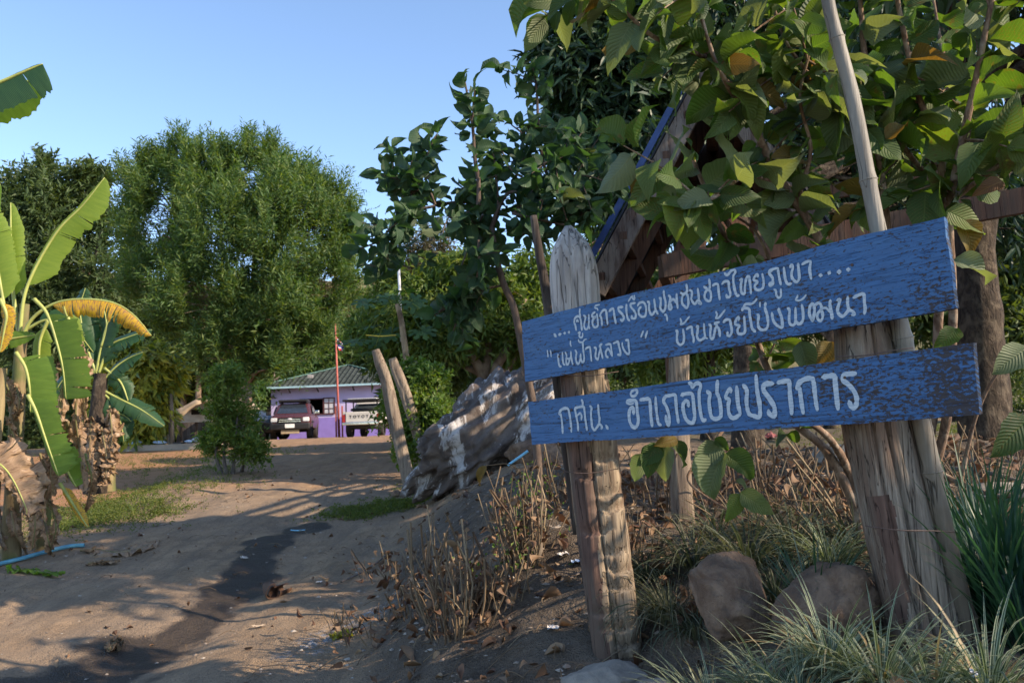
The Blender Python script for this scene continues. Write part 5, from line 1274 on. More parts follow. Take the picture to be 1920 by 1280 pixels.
# ================================================================ YARD AT THE LEFT: platform, sacks, pallets, canvas hut
pz = P(300, 833, 26)[2]
plat = MB(); xa, xb = P(190, 833, 26)[0], P(412, 833, 26)[0]
plat.box(((xa+xb)/2, 27.2, pz-.14), (xb-xa, 2.4, .28)); o = plat.obj('concrete_platform', M['concrete'])
tag(o, 'long low concrete slab with sacks and pallets on it, left of the big tree', 'concrete slab')
def sack(px, py, w_, h_, m, label, seed, d=26.6, group=None, name='sack', tilt=0):
    c = P(px, py, d); s = d/FOC; c[2] = max(c[2], pz+h_*s*.5)
    o = rock(name, label, 'sack', c, (w_*s*.5, .22, h_*s*.56), seed, m, amp=.22, sub=3)
    o.rotation_euler = (0, tilt, 0)
    if group: o['group'] = group
    return o
sack(237, 813, 20, 28, M['sack_white'], 'tall white sack standing at the left of the pile on the slab', 51)
sack(252, 806, 17, 9, M['sack_pink'], 'topmost pink sack of the stack beside the tall white sack', 52)
sack(252, 815, 19, 9, M['sack_pink'], 'middle pink sack of the stack beside the tall white sack', 53)
sack(253, 823, 21, 9, M['sack_pink'], 'bottom pink sack of the stack beside the tall white sack', 54)
sack(228, 830, 20, 8, M['sack_white'], 'low white bundle lying before the tall white sack', 55)
sack(252, 832, 28, 10, M['sack_blue'], 'blue and white plastic bundle lying in front of the pink sacks', 56, 26.2)
sack(298, 831, 28, 8, M['sack_blue'], 'crumpled pale blue plastic under the pallets', 57, 26.2)
sack(372, 823, 24, 14, M['sack_white'], 'beige sack leaning on the slab right of the two poles', 58)
sack(380, 817, 16, 7, M['sack_pink'], 'red and white bundle on top of the beige sack', 59)
sack(354, 831, 18, 7, M['sack_blue'], 'flat blue bundle left of the beige sack', 60, 26.3)
c = P(335, 834, 26.2); b = MB(); b.box(c, (.26, .25, .17)); tag(b.obj('black_box', M['black_plastic']), 'black plastic box on the slab edge under the poles', 'box')
# pallet stack
c = P(293, 832, 26.9); c[2] = pz
pal = thing('pallet_stack', 'bleached wooden pallet frames standing on the concrete slab', 'pallets', c)
s = 26.9/FOC
for k in range(5): b = MB(); b.box(c+[-.30+k*.17, .1*(k % 2), .27*1.0], (.07, .06, .56-.07*(k % 3))); b.obj('upright', M['pallet'], pal)
for zz in (.05, .26, .47): b = MB(); b.box(c+[.06, -.06, zz], (.72, .05, .06)); b.obj('slat', M['pallet'], pal)
b = MB(); b.bar(c+[-.38, -.12, 0], c+[-.05, -.1, .5], .09, .04); b.obj('slat', M['pallet'], pal)
c = P(271, 822, 26.6); b = MB(); b.tube([c+[0, 0, -.16], c+[0, 0, .16]], .05, 10); tag(b.obj('gas_canister', M['red_steel']), 'small red canister on the slab left of the pallets', 'canister')
b = MB(); b.tube(PX([(320, 832), (317, 770), (315, 706)], 26.4), [.05, .045, .035], 8); tag(b.obj('bamboo_pole', M['bamboo'], smooth=True), 'taller thin pole standing left of the canvas roof', 'pole')
b = MB(); b.tube(PX([(323, 832), (322, 780), (321, 738)], 26.2), [.07, .065, .05], 8); tag(b.obj('wooden_pole', M['fence_wood'], smooth=True), 'shorter thicker pole touching the canvas roof', 'pole')
# canvas hut
hc = P(360, 832, 30); hc[2] = G(hc[0], hc[1])
ch = thing('canvas_shelter', 'shelter with sagging tan canvas roof and white wall behind the shrub', 'shelter', hc)
Lp = PX([(322, 770), (338, 766), (352, 759), (366, 751), (376, 748)], 29.2); Rp = Lp.copy(); 
V = []; nb = 8
low = PX([(337, 793), (345, 779), (356, 768), (368, 760), (378, 756)], 29.0); bk2 = np.array([.4, 3.4, .15])
for a_, l_ in zip(Lp, low): V += [l_, a_, a_+bk2*.5+[0, 0, -.08], a_+bk2]
F = [[i*4+j, i*4+j+1, (i+1)*4+j+1, (i+1)*4+j] for i in range(4) for j in range(3)]
o = mobj('canvas_roof', np.array(V), np.array(F), M['canvas'], ch); so = o.modifiers.new('s', 'SOLIDIFY'); so.thickness = .03
Lp2 = PX([(376, 748), (392, 756), (408, 772)], 29.2); V = []
for a_ in Lp2: V += [a_+[0, -.1, 0], a_+bk2*.5+[0, 0, -.08], a_+bk2]
o = mobj('canvas_roof', np.array(V), np.array([[i*3+j, i*3+j+1, (i+1)*3+j+1, (i+1)*3+j] for i in range(2) for j in range(2)]), M['canvas'], ch); so = o.modifiers.new('s', 'SOLIDIFY'); so.thickness = .03
q = PX([(336, 792), (400, 790), (400, 772), (378, 754), (352, 769)], 29.6)
b = MB(); n5 = len(q); V = np.vstack([q, q+[0, .08, 0]]); b.add(V, [np.array([[0, 1, 2, 3, 4]]), np.array([[9, 8, 7, 6, 5]]), np.array([[i, (i+1) % 5, (i+1) % 5+5, i+5] for i in range(5)])]); b.obj('gable_wall', M['white_tin'], ch)
b = MB(); p0, p1 = P(359, 776, 29.5), P(388, 768, 29.5); b.box((p0+p1)/2, (p1[0]-p0[0], .04, .17)); b.obj('vent_opening', M['dark'], ch)  # solid near-black slab, the opening's inner shade put into its colour
for px in (337, 400, 366): a_ = P(px, 790, 29.7); b = MB(); b.bar((a_[0], a_[1]+.1, G(a_[0], a_[1])), a_+[0, .1, 0], .08); b.obj('post', M['dark_wood'], ch)
b = MB(); a_, c_ = P(340, 792, 32.4), P(402, 792, 32.4); b.box(((a_[0]+c_[0])/2, 32.5, HZ+.45), (c_[0]-a_[0]+.4, .05, .9)); b.obj('back_wall', M['dark_wood'], ch)

# ================================================================ SMALL THINGS
# blue hose at the left edge
pts = [PG(px, py)+[0, 0, .03] for px, py in [(-60, 1082), (0, 1062), (40, 1052), (90, 1038), (130, 1030), (158, 1027)]]
V, F, uv = tube(smooth_path(pts, 6), .022, 12); tag(mobj('water_pipe', V, F, M['pipe_blue']), 'blue plastic water pipe lying under the banana plants', 'pipe')
pts = [PG(px, py)+[0, 0, .015] for px, py in [(545, 996), (558, 997), (572, 996)]]
V, F, uv = tube(smooth_path(pts, 4), .007, 8); tag(mobj('pipe_piece', V, F, M['pvc_blue']), 'short light blue pipe piece across the wet rut', 'pipe')
# pvc pole and cable behind the creeper
pv = thing('pvc_pole', 'thin white pvc pole with light blue cap between the trees', 'pole', P(752, 600, 17))
b = MB(); b.tube(PX([(753, 640), (750, 560), (747, 490)], 17), .028, 10); b.obj('pipe', M['pvc'], pv, smooth=True)
b = MB(); b.tube(PX([(746.8, 492), (746.3, 480)], 17), .036, 10); b.obj('cap', M['pvc_blue'], pv, smooth=True)
b = MB(); b.tube(smooth_path(PX([(686, 628), (715, 630), (742, 628)], 16), 4), .012, 6); tag(b.obj('yellow_cord', M['yellow_cord'], smooth=True), 'yellow cord stretched above the fence posts', 'cord')
b = MB(); b.tube(smooth_path([P(905, 403, 5.6), P(880, 460, 8), P(850, 540, 12)], 6), .009, 5); tag(b.obj('cable', M['black_plastic'], smooth=True), 'thin black cable hanging down from the leafy branches', 'cable')
# bits of rubbish
def crumple(px, py, w_, h_, m, label, cat, seed, lift=.4, name='paper_scrap'):
    c = PG(px, py); s = c[1]/FOC; nn_ = 9; u, v = np.meshgrid(np.linspace(-.5, .5, nn_), np.linspace(-.5, .5, nn_))
    X = u*w_*s*(1+.3*fbm(u*3, v*3, seed, 2, seed)); Y = v*h_*s*2.2; Z = np.abs(fbm(u*4, v*4, seed, 3, seed))*w_*s*lift+.012
    i, j = np.meshgrid(np.arange(nn_-1), np.arange(nn_-1)); F = np.stack([i*nn_+j, i*nn_+j+1, (i+1)*nn_+j+1, (i+1)*nn_+j], -1).reshape(-1, 4)
    o = mobj(name, np.stack([X+c[0], Y+c[1], Z+c[2]], -1).reshape(-1, 3), F, m, smooth=False)
    return tag(o, label, cat)
crumple(1056, 1046, 22, 12, M['paper'], 'white paper scrap left of the left sign post, upper one', 'scrap', 3)
crumple(1037, 1185, 20, 10, M['paper'], 'grey white crumpled scrap on the dark soil below the left post', 'scrap', 4)
crumple(1085, 1060, 26, 9, M['sack_blue'], 'bluish plastic scrap beside the upper paper scrap', 'scrap', 5)
crumple(598, 1094, 10, 4, M['paper'], 'small pale scrap on the road edge by the wet rut', 'scrap', 6)
crumple(458, 1049, 13, 4, M['paper'], 'small white curl of plastic in the wet rut', 'scrap', 7, .7)
crumple(1446, 822, 38, 10, M['pink_wrap'], 'red and white packet on the ground seen under the lower plank', 'packet', 8, .5, 'packet')
crumple(485, 1176, 22, 5, M['canvas'], 'pale flat scrap on the sandy road near the wet rut', 'scrap', 9, .2)
crumple(243, 847, 10, 7, M['paper'], 'white scrap on the orange soil below the slab', 'scrap', 10)
crumple(1895, 930, 18, 5, M['paper'], 'pale scrap on the ground at the right edge', 'scrap', 12)
# brown husk in the rut
c = PG(513, 1118); hk = thing('dry_husk', 'rolled dry brown husk lying on the road beside the wet rut', 'husk', c)
a_ = np.linspace(0, 2*np.pi*.83, 20)
for kk, (o_, rr_, ll_, rot) in enumerate([((-.02, 0, .055), .055, .13, .4), ((.05, .03, .045), .042, .11, -.3)]):
    V = []
    for t in np.linspace(0, 1, 7):
        for q in a_: rad = rr_*(1+.12*math.sin(q*3+t*4)); V.append((rad*math.cos(q+1.2), (t-.5)*ll_*2, rad*math.sin(q+1.2)))
    V = np.array(V); V = V@np.array(Matrix.Rotation(rot, 3, 'Z')).T+np.array(o_)+c
    oo = mobj('shell', V, np.array([[i*20+j, i*20+j+1, (i+1)*20+j+1, (i+1)*20+j] for i in range(6) for j in range(19)]), M['litter'], hk); so = oo.modifiers.new('s', 'SOLIDIFY'); so.thickness = .006
# ================================================================ BANANA PLANTS
def banana_leaf(parent, pts, d, wl, wr, m, seed, fold=.5, side=None, tears=9, droop=.25, petiole=.16, name='leaf', crumple=0., rib=.012, ribm='ban_rib', nrm=None, taper=.35):
    """pts: midrib as pixels (px,py[,depth]); wl/wr: widths in metres of the two halves; nrm: which way the blade faces"""
    rg = np.random.RandomState(seed); mid = smooth_path(PX(pts, d), 10); m_ = len(mid)
    L = np.concatenate([[0], np.cumsum(np.linalg.norm(np.diff(mid, axis=0), axis=1))]); S = L/L[-1]
    t = unit(np.gradient(mid, axis=0)); n0 = np.array(nrm if nrm is not None else (0, -1., .15)); n0 = unit(n0[None]-t*(t@n0)[:, None]); sd = np.cross(t, n0)
    N = 54; s = np.linspace(petiole, 1, N+1)
    P_ = np.stack([np.interp(s, S, mid[:, k]) for k in range(3)], 1); SD = unit(np.stack([np.interp(s, S, sd[:, k]) for k in range(3)], 1)); NN = unit(np.stack([np.interp(s, S, n0[:, k]) for k in range(3)], 1)); TT = unit(np.gradient(P_, axis=0))
    q = (s-petiole)/(1-petiole); prof = np.clip(np.minimum(1, (q/.12))**.6*np.clip((1-q)/taper, 0, 1)**.55, .03, 1)
    leaf = MB(); M4_ = 7
    for sgn, w_ in ((-1, wl), (1, wr)):
        if w_ <= 0: continue
        cuts = np.sort(np.r_[0, rg.choice(np.arange(3, N-2), min(tears, N-6), replace=False) if tears else [], N]).astype(int)
        for a, b_ in zip(cuts[:-1], cuts[1:]):
            if b_ <= a: continue
            f_ = fold + rg.randn()*droop*.5; off = rg.randn()*droop*.25
            idx = np.arange(a, b_+1); u = np.linspace(0, 1, M4_)
            V = []
            for ii in idx:
                gap = (ii == a and a > 0)*.02 - (ii == b_ and b_ < N)*.02
                ang = f_*u + (.5*droop)*u**2 + off*u
                wv = w_*prof[ii]*(1+.05*rg.randn()*(tears > 0))
                dx = np.cumsum(np.r_[0, np.cos(ang[1:])])/(M4_-1)*wv; dz = -np.cumsum(np.r_[0, np.sin(ang[1:])])/(M4_-1)*wv
                r = P_[ii] + sgn*SD[ii]*dx[:, None] + NN[ii]*dz[:, None]*1.0 + TT[ii]*(u*gap*w_*2)[:, None] + TT[ii]*(dx*.22)[:, None]
                if crumple: r = r + crumple*np.stack([fbm(u*4+k*9, ii*.35+0*u, seed, 3, seed+k) for k in range(3)], 1)*u[:, None]
                V.append(r)
            V = np.array(V); n_ = len(idx); i, j = np.meshgrid(np.arange(n_-1), np.arange(M4_-1), indexing='ij'); w2 = M4_
            F = np.stack([i*w2+j, (i+1)*w2+j, (i+1)*w2+j+1, i*w2+j+1], -1).reshape(-1, 4)
            uv = np.stack([np.broadcast_to(.5+sgn*.5*u, (n_, M4_)), np.broadcast_to(q[idx][:, None]*L[-1]*2, (n_, M4_))], -1).reshape(-1, 2)
            leaf.add(V.reshape(-1, 3), F, uv)
    o = leaf.obj(name, M[m], parent, smooth=True)
    rb = MB(); k = np.linspace(rib*1.8, rib*.35, m_); rb.tube(mid, k, 8); rb.obj('midrib', M[ribm], o, smooth=True)
    return o
def stem(parent, pts, d, r0, r1, m='ban_stem', name='stem', seed=0):
    p = smooth_path(PX(pts, d), 8); V, F, uv = tube(p, np.linspace(r0, r1, len(p)), 16)
    cc = np.repeat(p, 16, 0); nn = fbm(V[:, 0]*14, V[:, 1]*14, V[:, 2]*3, 3, seed); V = cc+(V-cc)*(1+.22*nn)[:, None]
    return mobj(name, V, F, M[m], parent)
bd = 9.2
g = P(30, 1060, bd); ban = thing('banana_plant', 'sunlit banana plant with dead brown leaves at the left edge of the photo', 'banana plant', (g[0], g[1], G(g[0], g[1])))
stem(ban, [(20, 1090), (22, 980), (28, 860), (34, 740), (40, 640), (46, 570)], bd, .10, .05, seed=1)
stem(ban, [(75, 1060), (84, 960), (92, 860), (98, 760)], bd+.3, .08, .04, seed=2)
stem(ban, [(-30, 1090), (-20, 960), (-8, 820), (4, 690)], bd-.3, .10, .05, seed=3)
s5 = bd/FOC
BL = [([(36, 640), (50, 540), (103, 440), (155, 385), (196, 333)], bd-.1, .03, .245, 'ban_bright', 5, dict(fold=.2, tears=3, droop=.16, petiole=.30, nrm=(.5, -1, .1), taper=.22)),
 ([(40, 650), (26, 560), (21, 470), (20, 380)], bd, .03, .16, 'ban_bright', 6, dict(fold=.5, tears=1, petiole=.35, rib=.016)),
 ([(20, 640), (2, 540), (-12, 450), (-20, 380)], bd-.2, .05, .22, 'ban_bright', 7, dict(fold=.3, tears=2, petiole=.3)),
 ([(38, 640), (60, 598), (100, 570), (150, 561), (210, 567), (250, 590), (284, 629)], bd-.2, .03, .25, 'ban_yellow', 8, dict(fold=1.2, tears=12, droop=.6, petiole=.3, nrm=(0, -.5, .9), taper=.3)),
 ([(64, 560), (88, 588), (106, 640), (118, 690), (124, 748)], bd-.4, .33, .03, 'ban_green', 9, dict(fold=.15, tears=3, droop=.1, petiole=.2, nrm=(-.3, -1, .1), taper=.05)),
 ([(52, 740), (68, 772), (88, 830), (110, 892)], bd-.5, .25, .04, 'ban_green', 10, dict(fold=.15, tears=2, droop=.1, petiole=.06, nrm=(-.2, -1, .1), taper=.12)),
 ([(30, 660), (48, 690), (56, 730), (57, 772)], bd-.4, .32, .02, 'ban_green', 11, dict(fold=.2, tears=2, droop=.15, petiole=.12, taper=.06)),
 ([(-50, 640), (0, 638), (40, 632), (66, 628)], bd-.3, .10, .11, 'ban_green', 12, dict(fold=.2, tears=2, petiole=.02, nrm=(0, -1, .1))),
 ([(98, 830), (112, 855), (128, 885), (143, 912)], bd-.3, .2, .02, 'ban_green', 13, dict(fold=.2, tears=1, petiole=.1, taper=.1)),
 ([(112, 905), (128, 930), (148, 962), (165, 988)], bd-.2, .07, .05, 'ban_yellow', 14, dict(fold=.3, tears=1, petiole=.1)),
 ([(120, 575), (136, 620), (140, 660), (138, 700)], bd+.2, .12, .06, 'ban_bright', 15, dict(fold=.3, tears=3, petiole=.1)),
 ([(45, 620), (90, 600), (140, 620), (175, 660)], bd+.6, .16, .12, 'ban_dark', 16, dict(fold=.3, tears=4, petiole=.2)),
 ([(-130, 215), (-60, 180), (10, 150), (60, 128), (80, 120)], 6.3, .02, .27, 'ban_dark', 17, dict(fold=.15, tears=1, droop=.1, petiole=.0, nrm=(.1, -1, .15), taper=.06)),
 ([(-130, 222), (-60, 190), (10, 165), (60, 150), (84, 138)], 6.5, .02, .30, 'ban_green', 18, dict(fold=.1, tears=1, droop=.1, petiole=.0, nrm=(-.4, -1, -.3), taper=.3)),
 ([(-20, 640), (-25, 500), (-15, 400), (0, 345)], bd+.2, .1, .12, 'ban_green', 19, dict(fold=.3, tears=3, petiole=.2)),
 ([(0, 560), (12, 590), (8, 620), (0, 660)], bd-.5, .10, .06, 'ban_yellow', 20, dict(fold=.3, tears=2, petiole=.1)),
 ([(90, 600), (75, 640), (74, 690), (80, 740)], bd+.2, .14, .1, 'ban_bright', 21, dict(fold=.3, tears=4, petiole=.1))]
for pts, d_, a_, c_, m_, sd_, kw in BL: banana_leaf(ban, pts, d_, a_*.86, c_*.86, m_, sd_, **kw)
# dead leaves hanging down around the stems
rg = np.random.RandomState(77)
DL = [[(140, 690), (150, 740), (146, 800), (152, 870), (158, 920)], [(150, 700), (142, 780), (150, 850), (147, 915)], [(118, 720), (108, 790), (100, 850)], [(128, 790), (120, 850), (128, 905)],
      [(-10, 850), (15, 890), (40, 930), (45, 965)], [(0, 700), (20, 740), (30, 790)], [(10, 780), (30, 830), (40, 880)], [(70, 900), (80, 960), (90, 1010), (100, 1045)], [(60, 930), (66, 980), (60, 1030)],
      [(90, 930), (105, 985), (95, 1030)], [(20, 950), (30, 1000), (50, 1040)], [(160, 850), (172, 900), (160, 960)], [(-10, 900), (-4, 960), (8, 1030)], [(40, 880), (28, 940), (10, 990)], [(105, 690), (135, 700), (155, 680), (160, 720)],
      [(125, 600), (150, 660), (155, 720), (160, 790)], [(75, 850), (90, 900), (80, 950)], [(30, 720), (36, 760), (20, 800)], [(110, 830), (95, 880), (102, 930)]]
for k, pts in enumerate(DL):
    banana_leaf(ban, [(px, py, bd-.35+.5*rg.rand()) for px, py in pts], bd, .03+.055*rg.rand(), .03+.055*rg.rand(), 'ban_dead', 100+k, fold=.7, tears=7, droop=.9, petiole=.02, name='dead_leaf', crumple=.055, rib=.007, ribm='ban_stem', nrm=(rg.randn()*.6, -1, rg.randn()*.4))
banana_leaf(ban, [(-40, 850, 8.7), (0, 870, 8.7), (25, 900, 8.7), (48, 950, 8.7), (50, 965, 8.7)], bd, .26, .08, 'ban_dead', 140, fold=.3, tears=2, droop=.3, petiole=.0, name='dead_leaf', crumple=.1, rib=.007, nrm=(.2, -1, .2))
# darker plant behind
b2 = 12.6
g = P(185, 910, b2); ban2 = thing('banana_plant', 'dark green banana plant in shade just behind the sunlit one', 'banana plant', (g[0], g[1], G(g[0], g[1])))
stem(ban2, [(178, 925), (180, 850), (184, 770), (190, 700)], b2, .17, .09, 'bark_dark', seed=4)
stem(ban2, [(196, 920), (200, 850), (197, 780)], b2+.3, .15, .08, 'ban_stem', seed=5)
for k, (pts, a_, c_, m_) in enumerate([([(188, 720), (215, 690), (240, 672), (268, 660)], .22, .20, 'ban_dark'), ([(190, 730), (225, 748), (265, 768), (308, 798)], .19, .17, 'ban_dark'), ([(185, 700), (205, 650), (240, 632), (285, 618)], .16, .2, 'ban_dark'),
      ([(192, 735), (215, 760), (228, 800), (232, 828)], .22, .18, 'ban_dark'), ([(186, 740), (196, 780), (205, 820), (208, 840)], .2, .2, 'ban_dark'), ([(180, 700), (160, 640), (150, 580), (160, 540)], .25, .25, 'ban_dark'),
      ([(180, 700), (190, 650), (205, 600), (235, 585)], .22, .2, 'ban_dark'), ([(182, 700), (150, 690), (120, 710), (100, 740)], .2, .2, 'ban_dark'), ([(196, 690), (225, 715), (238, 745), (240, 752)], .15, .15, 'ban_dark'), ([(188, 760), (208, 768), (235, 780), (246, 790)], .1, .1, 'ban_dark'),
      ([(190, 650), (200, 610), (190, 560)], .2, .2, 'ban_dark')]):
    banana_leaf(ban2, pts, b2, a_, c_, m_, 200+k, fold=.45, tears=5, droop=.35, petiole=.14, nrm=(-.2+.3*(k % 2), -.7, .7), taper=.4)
for k, pts in enumerate([[(205, 760), (210, 820), (204, 880)], [(172, 780), (168, 850), (172, 910)], [(190, 800), (200, 860), (196, 910)]]):
    banana_leaf(ban2, pts, b2-.2, .12, .10, 'ban_dead', 230+k, fold=.7, tears=3, droop=.8, petiole=.02, name='dead_leaf', crumple=.15, rib=.007, ribm='ban_stem')
# dry banana leaf bits lying on the road
def flatleaf(pxs, w1, w2, m, seed, label, **kw):
    pts = [PG(a, b_)+[0, 0, .03] for a, b_ in pxs]; mid = np.array(pts)
    root = thing('fallen_banana_leaf', label, 'dry leaf', mid[0]); global PX_
    save = globals()['PX']; globals()['PX'] = lambda p, d: mid
    banana_leaf(root, [(0, 0)]*len(mid), 1, w1, w2, m, seed, fold=.1, tears=5, droop=.25, petiole=.02, name='blade', crumple=.06, rib=.007, ribm='ban_stem', nrm=(0, 0, 1.), **kw); globals()['PX'] = save
flatleaf([(150, 1037), (185, 1036), (215, 1040), (255, 1035), (292, 1020)], .20, .14, 'ban_dead', 301, 'torn dry banana leaf lying across the road, the larger one')
flatleaf([(165, 1062), (190, 1058), (220, 1058)], .06, .05, 'ban_dead', 302, 'narrow dry leaf curl on the road in front of the torn banana leaf')
flatleaf([(10, 1072), (60, 1076), (120, 1082)], .05, .05, 'ban_green', 303, 'long greenish leaf strip on the road near the blue pipe')
flatleaf([(205, 1225), (216, 1212), (228, 1210)], .05, .04, 'straw', 304, 'pale curled leaf in the dark wet rut near the bottom edge')
flatleaf([(625, 1200), (640, 1197), (655, 1192)], .04, .03, 'gold_leaf', 305, 'yellowish leaf by the ash on the road edge')

# ================================================================ LEAVES AS SINGLE PARTS
BIG = [tpl_big(6, 10, cu, cl, .016, k, ob, tw) for k, (cu, cl, ob, tw) in enumerate([(.12, -.18, .62, .1), (.30, -.35, .6, -.3), (.05, .15, .66, .3), (.45, -.12, .6, .6), (.2, -.65, .64, -.2)])]
def leaf_mesh(mname, k, asp):
    key = (mname, k, round(asp, 2))
    if key not in LEAFMESH:
        V, F, uv = BIG[k]; V = V*np.array([asp, 1, 1]); LEAFMESH[key] = mesh_data('leaf', V, F, M[mname], uv=uv)
    return LEAFMESH[key]
LEAFMESH = {}
def leaf_obj(parent, pos, d, nrm, L, mname, k, asp=.58):
    y = unit(np.array(d, float)); n_ = np.array(nrm, float); z = unit(n_-y*(y@n_)); x = np.cross(y, z)
    Mx = Matrix(((x[0]*L, y[0]*L, z[0]*L, pos[0]-parent.location[0]), (x[1]*L, y[1]*L, z[1]*L, pos[1]-parent.location[1]), (x[2]*L, y[2]*L, z[2]*L, pos[2]-parent.location[2]), (0, 0, 0, 1)))
    o = bpy.data.objects.new('leaf', leaf_mesh(mname, k, asp)); o.parent = parent; o.matrix_basis = Mx; COL.objects.link(o); return o
def shrub_leaves(parent, stems, rg, spacing, L, mats, asp, maxn=300, start=.15, droop=.35, pair=True, face=(0, -.5, .5), facew=.8, tw=0, side_twigs=0, twl=.25):
    """walk the stems and hang leaves; the first maxn become parts, the rest one joined part"""
    spots = []
    lines = [np.array(s) for s in stems]
    for s_ in list(lines):
        for q in range(side_twigs):
            k = rg.randint(len(s_)//4, len(s_)); a = s_[k]; dd = unit(rg.randn(3)+np.array([0, 0, .3])); Ln = twl*(.5+rg.rand())
            lines.append(smooth_path([a, a+dd*Ln*.5, a+dd*Ln+np.array([0, 0, -.1*Ln])], 4)); TW.append(lines[-1])
    for s_ in lines:
        Ls = np.concatenate([[0], np.cumsum(np.linalg.norm(np.diff(s_, axis=0), axis=1))]); T_ = unit(np.gradient(s_, axis=0)); l = Ls[-1]*start if Ls[-1] > .5 else spacing*.5
        ph = rg.rand()*6
        while l < Ls[-1]:
            p = np.array([np.interp(l, Ls, s_[:, k]) for k in range(3)]); t = T_[min(len(T_)-1, np.searchsorted(Ls, l))]
            a = unit(np.cross(t, [.3, .2, 1])); c = np.cross(t, a); ph += 1.57+rg.randn()*.4
            for sg in ((1, -1) if pair else (1,)):
                d = unit((math.cos(ph)*a+math.sin(ph)*c)*sg+t*.45+np.array([0, 0, -droop])+rg.randn(3)*.22)
                spots.append((p+d*.02, d))
            l += spacing*(.7+.6*rg.rand())
        spots.append((s_[-1], unit(T_[-1]+rg.randn(3)*.2))); spots.append((s_[-1], unit(T_[-1]+rg.randn(3)*.6)))
    spots = [spots[i] for i in rg.permutation(len(spots))]
    bulk = []; sized = [(p, d, L*(.5+.85*rg.rand())) for p, d in spots]
    sized.sort(key=lambda q: -q[2]/np.linalg.norm(q[0]-[0, 0, EYE]) * (1. if q[0][2] < EYE+.62*q[0][1] else .4))
    for i, (p, d, Li) in enumerate(sized):
        mn = mats[min(len(mats)-1, int(rg.rand()*len(mats)))]
        nr = rg.randn(3)*.6+np.array(face)*facew
        if i < maxn: leaf_obj(parent, p, d, nr, Li, mn, rg.randint(5), round(asp_*5)/5*1.0 if False else [asp*.88, asp, asp*1.15][rg.randint(3)])
        else: bulk.append((p, d, nr, Li, asp))
    if bulk:
        P_, D_, N_, L_, A_ = map(np.array, zip(*bulk)); Vs, Fs, Us, Rs, off = [], [], [], [], 0; wh_ = rg.randint(0, 5, len(P_))
        for k in range(5):
            q = wh_ == k
            if q.sum() == 0: continue
            v, f, u, r_ = place(BIG[k], P_[q], D_[q], N_[q], L_[q], L_[q]*A_[q], rg.rand(q.sum())); Vs.append(v); Fs.append(f[0]+off); off += len(v); Us.append(u); Rs.append(r_)
        tag(mobj('leaves', np.concatenate(Vs), np.concatenate(Fs), M[mats[0]], parent, uv=np.concatenate(Us), rnd=np.concatenate(Rs)), kind='stuff')
TW = []
def add_stems(parent, stems, rads, m, n=10, seed=0, bumpy=.14):
    for q, (s_, (r0, r1)) in enumerate(zip(stems, rads)):
        V, F, uv = tube(s_, np.linspace(r0, r1, len(s_)), n); cc = np.repeat(s_, n, 0)
        nn = fbm(V[:, 0]*25, V[:, 1]*25, V[:, 2]*12, 3, seed+q); V = cc+(V-cc)*(1+bumpy*2*nn)[:, None]
        mobj('branch', V, F, M[m], parent)

